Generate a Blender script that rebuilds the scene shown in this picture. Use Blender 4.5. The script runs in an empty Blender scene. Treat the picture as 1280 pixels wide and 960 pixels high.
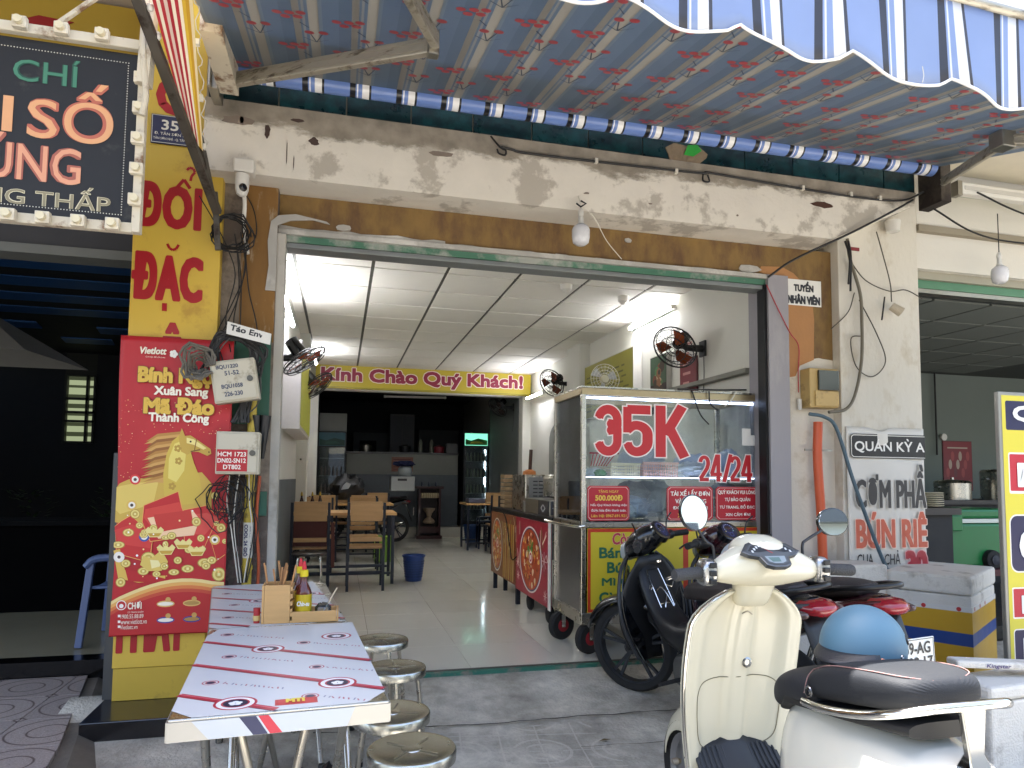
import bpy, math, random
from mathutils import Vector as V3, Matrix
random.seed(7)
S = bpy.context.scene
# ---------------- camera, sky, sun, exposure ----------------
cam = bpy.data.cameras.new('camera'); camo = bpy.data.objects.new('camera', cam)
S.collection.objects.link(camo); S.camera = camo
camo.matrix_world = Matrix(((0.96953497,-0.0263784,-0.24352848,0),(-0.24473729,-0.06260721,-0.96756602,0),(0.0102762,0.99768959,-0.06715566,1.2),(0,0,0,1)))
# (rows above map camera axes to the world; the matrix is a pure rotation)
cam.sensor_width = 36; cam.lens = 850/1280*36; cam.shift_y = 61/1280; cam.clip_start = .05; cam.clip_end = 2000
W = bpy.data.worlds.new('World'); S.world = W; W.use_nodes = True
wn = W.node_tree.nodes; wl = W.node_tree.links
sky = wn.new('ShaderNodeTexSky'); sky.sky_type = 'NISHITA'; sky.sun_disc = False
SUN_DIR = V3((-.07,.19,1)).normalized()          # towards the sun
sky.sun_elevation = math.asin(SUN_DIR.z); sky.sun_rotation = math.atan2(SUN_DIR.x, SUN_DIR.y); sky.dust_density = 3.5; sky.air_density = 1.0; sky.ozone_density = .7
wn['Background'].inputs[1].default_value = .15
wl.new(sky.outputs[0], wn['Background'].inputs[0])
sl = bpy.data.lights.new('sun','SUN'); sl.energy = 5.0; sl.angle = math.radians(.5); sl.color = (1,.975,.94)
so = bpy.data.objects.new('sun', sl); S.collection.objects.link(so)
so.rotation_euler = SUN_DIR.to_track_quat('Z','Y').to_euler(); so.location = (0,0,12)
S.view_settings.view_transform = 'Standard'; S.view_settings.look = 'None'; S.view_settings.exposure = 2.42; S.view_settings.gamma = 1
S.cycles.max_bounces = 8; S.cycles.diffuse_bounces = 6; S.cycles.transparent_max_bounces = 12
S.cycles.caustics_reflective = False; S.cycles.caustics_refractive = False

# ---------------- helpers ----------------
COL = S.collection
OFF = {}
def hx(h, k=1.0):
    h = h.lstrip('#'); c = [int(h[i:i+2],16)/255 for i in (0,2,4)]
    return tuple(k*(x/12.92 if x<=.04045 else ((x+.055)/1.055)**2.4) for x in c)
class G:
    """collects shapes into one mesh"""
    def __init__(s): s.v=[]; s.f=[]
    def add(s, vs, fs):
        n=len(s.v); s.v += [tuple(v) for v in vs]; s.f += [tuple(i+n for i in f) for f in fs]; return s
    def box(s,x0,x1,y0,y1,z0,z1,M=None):
        vs=[V3((x,y,z)) for x in (x0,x1) for y in (y0,y1) for z in (z0,z1)]
        if M: vs=[M@v for v in vs]
        return s.add(vs,[(0,1,3,2),(4,6,7,5),(0,4,5,1),(2,3,7,6),(0,2,6,4),(1,5,7,3)])
    def bar(s,p,q,w,h,up=(0,0,1)):
        p=V3(p);q=V3(q);d=(q-p);L=d.length;d.normalize();u=V3(up)
        if abs(d.dot(u))>.98:u=V3((0,1,0))
        r=d.cross(u).normalized();u=r.cross(d)
        vs=[p+d*a+r*b*w/2+u*c*h/2 for a in (0,L) for b in (-1,1) for c in (-1,1)]
        return s.add(vs,[(0,1,3,2),(4,6,7,5),(0,4,5,1),(2,3,7,6),(0,2,6,4),(1,5,7,3)])
    def tube(s,pts,r,n=8,closed=False,cap=True):
        pts=[V3(p) for p in pts]; N=len(pts); prev=None; rings=[]
        for i,p in enumerate(pts):
            if closed: d=pts[(i+1)%N]-pts[i-1]
            else: d=(pts[min(i+1,N-1)]-pts[max(i-1,0)])
            d.normalize()
            if prev is None:
                a=V3((0,0,1)) if abs(d.z)<.9 else V3((1,0,0))
                prev=a-d*a.dot(d)
            else: prev=prev-d*prev.dot(d)
            prev.normalize(); b=d.cross(prev)
            rr=r[i] if isinstance(r,(list,tuple)) else r
            rings.append([p+(prev*math.cos(t*2*math.pi/n)+b*math.sin(t*2*math.pi/n))*rr for t in range(n)])
        vs=[v for R in rings for v in R]; fs=[]
        M=N if closed else N-1
        for i in range(M):
            for j in range(n):
                a=i*n+j; b_=i*n+(j+1)%n; c=((i+1)%N)*n+(j+1)%n; d_=((i+1)%N)*n+j
                fs.append((a,b_,c,d_))
        if not closed and cap: fs+= [tuple(range(n))[::-1], tuple((N-1)*n+j for j in range(n))]
        return s.add(vs,fs)
    def lathe(s,prof,c=(0,0,0),n=24,axis='z',cap=True):
        c=V3(c); vs=[]; fs=[]
        for (r,h) in prof:
            for j in range(n):
                t=2*math.pi*j/n; a,b=r*math.cos(t),r*math.sin(t)
                vs.append(c+V3({'z':(a,b,h),'y':(a,h,b),'x':(h,a,b)}[axis]))
        for i in range(len(prof)-1):
            for j in range(n):
                fs.append((i*n+j,i*n+(j+1)%n,(i+1)*n+(j+1)%n,(i+1)*n+j))
        if cap: fs+=[tuple(range(n))[::-1],tuple((len(prof)-1)*n+j for j in range(n))]
        return s.add(vs,fs)
    def loft(s,rings,cap=True):
        n=len(rings[0]); vs=[p for r in rings for p in r]; fs=[]
        for i in range(len(rings)-1):
            for j in range(n): fs.append((i*n+j,i*n+(j+1)%n,(i+1)*n+(j+1)%n,(i+1)*n+j))
        if cap: fs+=[tuple(range(n))[::-1],tuple((len(rings)-1)*n+j for j in range(n))]
        return s.add(vs,fs)
    def sheet(s,fn,nu,nv,th=0):
        """grid surface fn(u,v) with thickness along y"""
        P=[[V3(fn(i/nu,j/nv)) for j in range(nv+1)] for i in range(nu+1)]
        m=nv+1; vs=[p for r in P for p in r]; fs=[(i*m+j,(i+1)*m+j,(i+1)*m+j+1,i*m+j+1) for i in range(nu) for j in range(nv)]
        return s.add(vs,fs)
    def prism(s,poly,d0,d1,axis='y'):
        """2-D outline extruded; axis y: poly is (x,z); z: (x,y); x: (y,z)"""
        n=len(poly); f={'y':lambda a,b,d:(a,d,b),'z':lambda a,b,d:(a,b,d),'x':lambda a,b,d:(d,a,b)}[axis]
        vs=[f(a,b,d0) for a,b in poly]+[f(a,b,d1) for a,b in poly]
        return s.add(vs,[tuple(range(n)),tuple(range(2*n-1,n-1,-1))]+[(i,i+n,(i+1)%n+n,(i+1)%n) for i in range(n)])
    def build(s,name,mat,parent=None,smooth=False,bevel=0,world=True,solid=0,sub=0,**kw):
        off=OFF.get(parent.name,V3((0,0,0))) if (parent and world) else V3((0,0,0))
        me=bpy.data.meshes.new(name); me.from_pydata([tuple(V3(v)-off) for v in s.v],[],s.f)
        me.materials.append(mat); me.validate()
        import bmesh
        bm=bmesh.new(); bm.from_mesh(me); bmesh.ops.recalc_face_normals(bm,faces=bm.faces); bm.to_mesh(me); bm.free()
        if smooth:
            for p in me.polygons: p.use_smooth=True
            try: me.set_sharp_from_angle(angle=math.radians(45))
            except Exception: pass
        o=bpy.data.objects.new(name,me); COL.objects.link(o)
        if parent: o.parent=parent; OFF[o.name]=off
        if solid: m=o.modifiers.new('solid','SOLIDIFY'); m.thickness=solid; m.offset=0
        if sub: m=o.modifiers.new('sub','SUBSURF'); m.levels=sub; m.render_levels=sub
        if bevel: m=o.modifiers.new('bev','BEVEL'); m.width=bevel; m.segments=2; m.limit_method='ANGLE'
        for k,val in kw.items(): o[k]=val
        return o
def ring(c,a,b,p=2.,n=24,u=(1,0,0),w=(0,0,1)):
    c=V3(c);u=V3(u);w=V3(w);out=[]
    for j in range(n):
        t=2*math.pi*j/n; x=math.cos(t); y=math.sin(t)
        out.append(c+u*a*math.copysign(abs(x)**(2/p),x)+w*b*math.copysign(abs(y)**(2/p),y))
    return out
def thing(name,label,cat,loc=(0,0,0),rz=0,group=None,ry=0,world=True):
    o=bpy.data.objects.new(name,None); COL.objects.link(o); o.empty_display_size=.1
    o.location=loc; o.rotation_euler=(0,ry,rz); o['label']=label; o['category']=cat
    if group:o['group']=group
    OFF[o.name]=V3(loc)
    return o
def tag(o,label,cat,group=None):
    o['label']=label;o['category']=cat
    if group:o['group']=group
    return o
def dup(root,loc,rz=None,label=None,group=None):
    r=root.copy(); COL.objects.link(r); r.location=loc
    if rz is not None: r.rotation_euler=(root.rotation_euler[0],root.rotation_euler[1],rz)
    if label:r['label']=label
    if group:r['group']=group
    for ch in list(root.children):
        c=ch.copy(); COL.objects.link(c); c.parent=r
        for g in list(ch.children):
            d=g.copy(); COL.objects.link(d); d.parent=c
    return r
def bez(pts,n=6):
    """smooth curve through points (Catmull-Rom)"""
    P=[V3(p) for p in pts]; P=[P[0]*2-P[1]]+P+[P[-1]*2-P[-2]]; out=[]
    for i in range(1,len(P)-2):
        for k in range(n):
            t=k/n; a,b,c,d=P[i-1],P[i],P[i+1],P[i+2]
            out.append(.5*((2*b)+(c-a)*t+(2*a-5*b+4*c-d)*t*t+(3*b-a-3*c+d)*t**3))
    out.append(P[-2]); return out

# ---------------- materials ----------------
MC={}
def mat(name,col,rough=.6,metal=0.,var=.12,scale=6.,bump=0.,bscale=40.,col2=None,thr=.55,sc2=2.5,emit=None,es=1.,trans=0,alpha=1,coat=0,stretch=(1,1,1),rand=0,edge=.06,rvar=.1,spec=.5):
    if name in MC: return MC[name]
    m=bpy.data.materials.new(name); m.use_nodes=True; n=m.node_tree.nodes; l=m.node_tree.links
    b=n['Principled BSDF']; b.inputs['Metallic'].default_value=metal
    b.inputs['Specular IOR Level'].default_value=spec
    if isinstance(col,str): col=hx(col)
    tc=n.new('ShaderNodeTexCoord'); mp=n.new('ShaderNodeMapping'); mp.inputs['Scale'].default_value=stretch
    l.new(tc.outputs['Object'],mp.inputs[0])
    nz=n.new('ShaderNodeTexNoise'); nz.inputs['Scale'].default_value=scale; nz.inputs['Detail'].default_value=5; nz.inputs['Roughness'].default_value=.6
    l.new(mp.outputs[0],nz.inputs[0])
    mx=n.new('ShaderNodeMix'); mx.data_type='RGBA'
    mx.inputs[6].default_value=(*[c*(1-var) for c in col],1); mx.inputs[7].default_value=(*[min(1,c*(1+var)) for c in col],1)
    l.new(nz.outputs[0],mx.inputs[0]); out=mx.outputs[2]
    if col2 is not None:
        if isinstance(col2,str): col2=hx(col2)
        n2=n.new('ShaderNodeTexNoise'); n2.inputs['Scale'].default_value=sc2; n2.inputs['Detail'].default_value=8; n2.inputs['Roughness'].default_value=.65
        l.new(mp.outputs[0],n2.inputs[0])
        mr=n.new('ShaderNodeMapRange'); mr.inputs[1].default_value=thr-edge; mr.inputs[2].default_value=thr+edge; l.new(n2.outputs[0],mr.inputs[0])
        m2=n.new('ShaderNodeMix'); m2.data_type='RGBA'; m2.inputs[7].default_value=(*col2,1)
        l.new(mr.outputs[0],m2.inputs[0]); l.new(out,m2.inputs[6]); out=m2.outputs[2]
    if rand:
        oi=n.new('ShaderNodeObjectInfo'); hs=n.new('ShaderNodeHueSaturation'); mm=n.new('ShaderNodeMapRange')
        mm.inputs[3].default_value=1-rand; mm.inputs[4].default_value=1+rand; l.new(oi.outputs['Random'],mm.inputs[0]); l.new(mm.outputs[0],hs.inputs['Value']); l.new(out,hs.inputs['Color']); out=hs.outputs[0]
    l.new(out,b.inputs['Base Color'])
    if rvar:
        rr=n.new('ShaderNodeMapRange'); rr.inputs[3].default_value=max(0,rough-rvar); rr.inputs[4].default_value=min(1,rough+rvar); l.new(nz.outputs[0],rr.inputs[0]); l.new(rr.outputs[0],b.inputs['Roughness'])
    else: b.inputs['Roughness'].default_value=rough
    if bump:
        nb=n.new('ShaderNodeTexNoise'); nb.inputs['Scale'].default_value=bscale; nb.inputs['Detail'].default_value=4; l.new(mp.outputs[0],nb.inputs[0])
        bp=n.new('ShaderNodeBump'); bp.inputs['Strength'].default_value=bump; bp.inputs['Distance'].default_value=.01; l.new(nb.outputs[0],bp.inputs['Height']); l.new(bp.outputs[0],b.inputs['Normal'])
    if emit is not None:
        b.inputs['Emission Color'].default_value=(*(hx(emit) if isinstance(emit,str) else emit),1); b.inputs['Emission Strength'].default_value=es
    if trans: b.inputs['Transmission Weight'].default_value=trans
    if alpha<1: b.inputs['Alpha'].default_value=alpha
    if coat: b.inputs['Coat Weight'].default_value=coat; b.inputs['Coat Roughness'].default_value=.05
    m['out']=1; MC[name]=m; return m
def glassmat(name,tint=(.9,.95,.95),op=.12,rough=.02,dirt='#b8c0c8'):
    if name in MC:return MC[name]
    m=bpy.data.materials.new(name); m.use_nodes=True; n=m.node_tree.nodes; l=m.node_tree.links; n.remove(n['Principled BSDF'])
    t=n.new('ShaderNodeBsdfTransparent'); t.inputs[0].default_value=(*tint,1)
    g=n.new('ShaderNodeBsdfGlossy'); g.inputs['Roughness'].default_value=rough
    d=n.new('ShaderNodeBsdfDiffuse'); d.inputs[0].default_value=(*hx(dirt),1)
    tc=n.new('ShaderNodeTexCoord'); nz=n.new('ShaderNodeTexNoise'); nz.inputs['Scale'].default_value=5; nz.inputs['Detail'].default_value=8; l.new(tc.outputs['Object'],nz.inputs[0])
    mr=n.new('ShaderNodeMapRange'); mr.inputs[1].default_value=.45; mr.inputs[2].default_value=.8; mr.inputs[3].default_value=op*.2; mr.inputs[4].default_value=op*2.2; l.new(nz.outputs[0],mr.inputs[0])
    a=n.new('ShaderNodeMixShader'); l.new(mr.outputs[0],a.inputs[0]); l.new(t.outputs[0],a.inputs[1]); l.new(d.outputs[0],a.inputs[2])
    fr=n.new('ShaderNodeFresnel'); fr.inputs[0].default_value=1.5; c=n.new('ShaderNodeMixShader'); l.new(fr.outputs[0],c.inputs[0]); l.new(a.outputs[0],c.inputs[1]); l.new(g.outputs[0],c.inputs[2])
    l.new(c.outputs[0],n['Material Output'].inputs[0]); MC[name]=m; return m
def printmat():
    if 'print' in MC: return MC['print']
    m=mat('print','#ffffff',.4,spec=.4,rvar=.06); n=m.node_tree.nodes;l=m.node_tree.links
    ca=n.new('ShaderNodeVertexColor'); ca.layer_name='ink'; l.new(ca.outputs[0],n['Principled BSDF'].inputs['Base Color']); return m
PL={}
def flat(col,rough=.45,**k):
    key=col if isinstance(col,str) else str(col)
    return mat('ink_'+key+str(rough)+str(sorted(k)),col,rough,var=.06,scale=30,**k)
class Art:
    """flat print on a plane: coloured polygons, later ones lie a hair prouder"""
    def __init__(s,O,U=(1,0,0),V=(0,0,1),base=.0008,step=.000012):
        s.O=V3(O);s.U=V3(U);s.V=V3(V);s.N=s.U.cross(s.V).normalized();s.k=0;s.vs=[];s.fs=[];s.c=[];s.base=base;s.step=step
    def P(s,u,v,h=0): return s.O+s.U*u+s.V*v+s.N*(s.base+s.k*s.step+h)
    def poly(s,pts,col):
        s.k+=1;n=len(s.vs); s.vs+=[s.P(u,v) for u,v in pts]; s.fs.append(tuple(range(n,n+len(pts)))); s.c.append(hx(col) if isinstance(col,str) else col)
    def rect(s,u0,u1,v0,v1,col): s.poly([(u0,v0),(u1,v0),(u1,v1),(u0,v1)],col)
    def disc(s,u,v,r,col,ry=None,n=20,rot=0,a0=0,a1=2*math.pi):
        ry=ry or r;c,sn=math.cos(rot),math.sin(rot)
        P=[]
        for i in range(n+(0 if a1-a0>6.2 else 1)):
            t=a0+(a1-a0)*i/n; x,y=r*math.cos(t),ry*math.sin(t); P.append((u+x*c-y*sn,v+x*sn+y*c))
        s.poly(P,col)
    def line(s,p,q,w,col):
        dx,dy=q[0]-p[0],q[1]-p[1];L=math.hypot(dx,dy) or 1;nx,ny=-dy/L*w/2,dx/L*w/2
        s.poly([(p[0]+nx,p[1]+ny),(p[0]-nx,p[1]-ny),(q[0]-nx,q[1]-ny),(q[0]+nx,q[1]+ny)],col)
    def build(s,name,parent,**kw):
        off=OFF.get(parent.name,V3((0,0,0))); me=bpy.data.meshes.new(name); me.from_pydata([tuple(v-off) for v in s.vs],[],s.fs)
        ca=me.color_attributes.new('ink','FLOAT_COLOR','CORNER')
        for p in me.polygons:
            for li in p.loop_indices: ca.data[li].color=(*s.c[p.index],1)
        me.materials.append(printmat()); o=bpy.data.objects.new(name,me); COL.objects.link(o); o.parent=parent; OFF[o.name]=off
        for k,v in kw.items():o[k]=v
        return o
def text(st,rect,m,parent,O=(0,0,0),U=(1,0,0),V=(0,0,1),bold=.02,shear=0,h=.002,spacing=1.,name='lettering',off2=None,m2=None,local=False):
    """lettering fitted into rect (u0,u1,v0,v1) of the plane O,U,V; heavier strokes by overlaid copies"""
    cu=bpy.data.curves.new('t','FONT'); cu.body=st; cu.shear=shear; cu.space_character=spacing; cu.resolution_u=3
    ob=bpy.data.objects.new('t',cu); COL.objects.link(ob); dg=bpy.context.evaluated_depsgraph_get(); dg.update()
    me0=bpy.data.meshes.new_from_object(ob.evaluated_get(dg)); bpy.data.objects.remove(ob); bpy.data.curves.remove(cu)
    vs0=[v.co.copy() for v in me0.vertices]; fs0=[tuple(p.vertices) for p in me0.polygons]; bpy.data.meshes.remove(me0)
    par=list(range(len(vs0)))
    def fnd(i):
        while par[i]!=i: par[i]=par[par[i]]; i=par[i]
        return i
    for f in fs0:
        for i in f[1:]: par[fnd(i)]=fnd(f[0])
    ids={}; comp=[ids.setdefault(fnd(i),len(ids))%16 for i in range(len(vs0))]
    # every facet gets its own vertices and a hair of depth, so crossing outlines never share a plane
    vs1=[];fs1=[];cp1=[]
    for j_,f in enumerate(fs0):
        fs1.append(tuple(range(len(vs1),len(vs1)+len(f)))); vs1+=[vs0[i] for i in f]; cp1+=[j_%61+comp[f[0]]*3]*len(f)
    vs0,fs0,comp=vs1,fs1,cp1
    xs=[v.x for v in vs0]; ys=[v.y for v in vs0]; x0,x1,y0,y1=min(xs),max(xs),min(ys),max(ys); u0,u1,v0,v1=rect
    sy=(v1-v0)/(y1-y0); caph=.73*sy; w=max(0,bold-.01)*1.3*caph; wo=w+(off2 or 0)*1.5*caph
    u0+=w;u1-=w;v0+=w;v1-=w
    O=V3(O);U=V3(U);V_=V3(V);N=U.cross(V_).normalized(); off=OFF.get(parent.name,V3((0,0,0))) if not local else V3((0,0,0))
    def place(w,m,h,nm):
        vs=[];fs=[]; ring=[(0,0)]
        if w>.03*caph: ring+=[(w*a,w*b) for a,b in ((.5,1),(-.5,1),(.5,-1),(-.5,-1),(1,.5),(-1,.5),(1,-.5),(-1,-.5))]
        if w>0: ring+=[(w*a,w*b) for a,b in ((1,0),(-1,0),(0,1),(0,-1),(.85,.85),(-.85,.85),(.85,-.85),(-.85,-.85))]
        for q,(dx,dy) in enumerate(ring):
            n=len(vs)
            for vi,v in enumerate(vs0):
                hh=h-q*.000003-comp[vi]*.0000018
                a=u0+(v.x-x0)/(x1-x0)*(u1-u0)+dx; b=v0+(v.y-y0)/(y1-y0)*(v1-v0)+dy; vs.append(O+U*a+V_*b+N*hh-off)
            fs+=[tuple(i+n for i in f) for f in fs0]
        me=bpy.data.meshes.new(nm); me.from_pydata(vs,[],fs); me.materials.append(m); o=bpy.data.objects.new(nm,me); COL.objects.link(o); o.parent=parent; return o
    if off2: place(wo,m2,h-.0005,'lettering_outline')
    return place(w,m,h,name)

white_wall=mat('white_wall','#d9d2c2',.85,var=.05,scale=3,bump=.15,bscale=18,col2='#b9ab97',thr=.63,sc2=3)
chrome=mat('chrome','#d8d6d0',.12,1,var=.04,rvar=.05)
steel=mat('stainless','#b9b5ab',.28,1,var=.08,scale=12,rvar=.08)
steel_dirty=mat('stainless_worn','#a5a196',.38,1,var=.15,scale=14,rvar=.1)
alu=mat('aluminium','#b0aa9c',.5,.7,var=.15,scale=9,col2='#6b6355',thr=.6,sc2=6,stretch=(1,1,6))
black_pl=mat('black_plastic','#17181a',.42,var=.2,scale=20)
black_gl=mat('black_gloss','#0b0c10',.18,var=.2,coat=.6)
rubber=mat('rubber','#1b1b1b',.8,var=.2,scale=30,bump=.2)
dark_frame=mat('dark_steel_frame','#1c2230',.45,.3,var=.15)
wood=mat('pale_wood','#b08a5c',.5,var=.22,scale=5,stretch=(1,8,8),rand=.12)
woodx=mat('pale_wood_board','#c59a62',.5,var=.18,scale=6,stretch=(1,6,9),bump=.05)
cable=mat('cable_black','#141414',.55)
wcable=mat('cable_white','#cfcabd',.6)
# ================= SETTING =================
concrete=mat('concrete_floor','#7d776c',.85,var=.35,scale=2.2,bump=.5,bscale=30,col2='#4d4842',thr=.52,sc2=1.3,edge=.16)
def ground_z(x,y):
    if y>=4.27:return -.022
    if y>3.85:return -.11+(-.022+.11)*(y-3.85)/.42
    if y>3.4:return -.14+.03*(y-3.4)/.45
    return -.14
# worn cement pavement in front of the shop, with faint rings pressed in it
def pavement_mat():
    m=mat('pavement_cement','#c8c2b4',.88,var=.38,scale=14,bump=1.0,bscale=60,col2='#8a8478',thr=.52,sc2=2.0,edge=.12)
    n=m.node_tree.nodes;l=m.node_tree.links; b=n['Principled BSDF']; src=b.inputs['Base Color'].links[0].from_socket
    tc=n.new('ShaderNodeTexCoord'); mp=n.new('ShaderNodeMapping'); mp.inputs['Scale'].default_value=(5,5,5); mp.inputs['Rotation'].default_value=(0,0,.12); l.new(tc.outputs['Object'],mp.inputs[0])
    sp=n.new('ShaderNodeSeparateXYZ'); l.new(mp.outputs[0],sp.inputs[0])
    def M(op,a,b_=None,c=None):
        q=n.new('ShaderNodeMath');q.operation=op
        for i,x in enumerate((a,b_,c)):
            if x is None: continue
            if isinstance(x,(int,float)): q.inputs[i].default_value=x
            else: l.new(x,q.inputs[i])
        return q.outputs[0]
    fx=M('FRACT',sp.outputs[0]);fy=M('FRACT',sp.outputs[1])
    gx=M('LESS_THAN',fx,.045);gy=M('LESS_THAN',fy,.045)
    cx=M('SUBTRACT',M('FRACT',M('MULTIPLY',sp.outputs[0],.5)),.5);cy=M('SUBTRACT',M('FRACT',M('MULTIPLY',sp.outputs[1],.5)),.5)
    r=M('SQRT',M('ADD',M('MULTIPLY',cx,cx),M('MULTIPLY',cy,cy)))
    r1=M('LESS_THAN',M('ABSOLUTE',M('SUBTRACT',r,.22)),.02); r2=M('LESS_THAN',M('ABSOLUTE',M('SUBTRACT',r,.36)),.02)
    pat=M('MAXIMUM',M('MAXIMUM',gx,gy),M('MAXIMUM',r1,r2))
    s2=n.new('ShaderNodeSeparateXYZ'); l.new(tc.outputs['Object'],s2.inputs[0])
    inx=M('MULTIPLY',M('GREATER_THAN',s2.outputs[0],.2),M('LESS_THAN',s2.outputs[0],1.35)); iny=M('LESS_THAN',s2.outputs[1],3.62)
    nz=n.new('ShaderNodeTexNoise'); nz.inputs['Scale'].default_value=4; l.new(tc.outputs['Object'],nz.inputs[0])
    wear=M('GREATER_THAN',nz.outputs[0],.38)
    k=M('MULTIPLY',M('MULTIPLY',pat,.48),M('MULTIPLY',M('MULTIPLY',inx,iny),wear))
    mx=n.new('ShaderNodeMix');mx.data_type='RGBA';mx.inputs[7].default_value=(*hx('#cfc8ba'),1); l.new(k,mx.inputs[0]);l.new(src,mx.inputs[6]);l.new(mx.outputs[2],b.inputs['Base Color'])
    return m
g=G(); ys=[-1.2,0,1,2,2.6,3.0,3.4,3.55,3.7,3.85,3.95,4.05,4.15,4.26,4.30]; xs=[-1.4+.25*i for i in range(42)]
for i,x in enumerate(xs):
    for y in ys: g.v.append((x,y,ground_z(x,y)+.006*math.sin(x*3+y*2)*(1 if y<3.3 else .3)))
m_=len(ys)
g.f=[(i*m_+j,(i+1)*m_+j,(i+1)*m_+j+1,i*m_+j+1) for i in range(len(xs)-1) for j in range(m_-1)]
g.build('pavement',pavement_mat(),smooth=True,kind='structure')
crk=mat('crack_dirt','#3a352e',.95,var=.3,scale=30)
r_=random.Random(8)
for (xa_,xb_,yy,wd) in [(-.1,2.6,3.72,.010),(1.2,3.6,3.30,.006)]:
    top=[];bot=[];y=yy
    for k in range(41):
        x=xa_+(xb_-xa_)*k/40; y+=r_.uniform(-.012,.012); w_=wd*r_.uniform(.3,1.3); z=ground_z(x,y)+.0095; top.append((x,y+w_/2,ground_z(x,y+w_/2)+.011)); bot.append((x,y-w_/2,ground_z(x,y-w_/2)+.011))
    G().add(top+bot,[(i,i+1,i+42,i+41) for i in range(40)]).build('pavement_crack',crk,kind='structure')
asphalt=mat('asphalt','#6d6b67',.9,var=.25,scale=3,bump=.5,bscale=80)
G().add([(-400,-400,-.32),(400,-400,-.32),(400,400,-.32),(-400,400,-.32)],[(0,1,2,3)]).build('ground',asphalt,kind='structure')
G().box(-12,14,-1.35,-1.2,-.32,-.13).build('kerb',concrete,kind='structure',bevel=.01)
# left pavement slab, granite-chip tiles with ring grooves
chip=mat('granite_chip_tile','#9c918b',.75,var=.55,scale=95,bump=.4,bscale=110,rand=.08)
def chipgroove():
    m=chip; n=m.node_tree.nodes;l=m.node_tree.links;b=n['Principled BSDF'];src=b.inputs['Base Color'].links[0].from_socket
    tc=n.new('ShaderNodeTexCoord');w=n.new('ShaderNodeTexWave');w.wave_type='RINGS';w.rings_direction='Z';w.inputs['Scale'].default_value=3.6;w.inputs['Distortion'].default_value=.6
    mp=n.new('ShaderNodeMapping');mp.inputs['Location'].default_value=(.0,.0,0);l.new(tc.outputs['Object'],mp.inputs[0]);l.new(mp.outputs[0],w.inputs[0])
    c=n.new('ShaderNodeMapRange');c.inputs[1].default_value=.06;c.inputs[2].default_value=.0;l.new(w.outputs[1],c.inputs[0])
    mx=n.new('ShaderNodeMix');mx.data_type='RGBA';mx.inputs[7].default_value=(*hx('#5a4a45'),1);l.new(c.outputs[0],mx.inputs[0]);l.new(src,mx.inputs[6]);l.new(mx.outputs[2],b.inputs['Base Color'])
chipgroove()
ls=G().prism([(-9,-1.2),(-.72,-1.2),(-1.12,3.43),(-1.44,4.87),(-9,4.87)],-.30,-.075,'z').build('side_pavement',concrete,kind='structure')
def clip_edge(x,y): # right border of the slab
    return -.72+(-1.12+.72)*(y+1.2)/4.63 if y<3.43 else -1.12+(-.32)*(y-3.43)/1.44
tiles=0
for j in range(6):
    y1=4.86-.4*j;y0=y1-.394
    for i in range(6):
        x0=-3.55+.4*i;x1=x0+.394; e0=clip_edge(0,y0)-.06;e1=clip_edge(0,y1)-.06
        if x0>min(e0,e1)-.04: continue
        P=[(x0,y0),(min(x1,e0),y0),(min(x1,e1),y1),(x0,y1)]
        cx,cy=(x0+.197),(y0+.197)
        t=G().prism([(a-cx,b-cy) for a,b in P],-.078,-.055,'z').build('paving_tile',chip,ls,world=False); t.location=(cx,cy,0)
gb=mat('black_granite','#1c1a1b',.22,var=.9,scale=55,coat=.3)
# sloping strip beside the slab
G().add([(-1.12,3.43,-.072),(-1.44,4.87,-.072),(-1.30,4.87,-.15),(-.98,3.43,-.15),(-.72,-1.2,-.074),(-.55,-1.2,-.15)],[(0,1,2,3),(0,3,5,4)]).build('pavement_ramp',concrete,kind='structure')
# ================= SHOP FLOOR =================
tile_w=mat('polished_floor_tile','#dcd9cc',.13,var=.05,scale=1.5,rand=.03,rvar=.04,coat=.2)
grout=mat('grout','#55524a',.9)
sf=G().box(-.55,3.12,4.3,13.8,-.20,-.006).build('shop_floor',grout,kind='structure')
ft=None
for j in range(16):
    for i in range(6):
        x0=-.36+.6*i-.0; y0=4.33+.6*j
        xa,xb=max(x0,-.52),min(x0+.597,3.085)
        if i==0:
            pass
        if x0>2.9: continue
        if ft is None or abs((xb-xa)-.597)>.002 or j==15:
            t=G().box(xa-x0,xb-x0,0,.597 if y0+.597<13.79 else 13.79-y0,-.008,0).build('floor_tile',tile_w,sf,world=False); t.location=(x0,y0,0)
            if ft is None: ft=t
        else:
            t=ft.copy(); COL.objects.link(t); t.location=(x0,y0,0)
# narrow cut tiles at the left wall
for j in range(16):
    y0=4.33+.6*j
    t=G().box(-.16,-.003,0,min(.597,13.79-y0),-.008,0).build('floor_tile',tile_w,sf,world=False); t.location=(-.36,y0,0)
G().box(-.55,3.1,13.8,17.5,-.1,.2).build('kitchen_floor',tile_w,kind='structure')
# threshold, green painted worn edge
thr=mat('green_threshold','#2c6a58',.7,var=.3,scale=12,col2='#7a7468',thr=.56,sc2=7)
G().box(-.40,3.1,4.262,4.300,-.06,-.003).build('threshold',thr,kind='structure')
G().box(-.40,3.1,4.302,4.326,-.06,.001).build('threshold_strip',mat('dark_strip','#4f4a42',.7),kind='structure')

# ================= SHOP BUILDING =================
B=thing('shop_building','narrow open-fronted eatery building with peeling plaster lintel above its wide opening','building',(-.6,4.3,0))
plaster=mat('peeling_plaster','#c8c1b4',.9,var=.06,scale=4,bump=.45,bscale=12,col2='#a79c8d',thr=.62,sc2=2.2)
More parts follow.
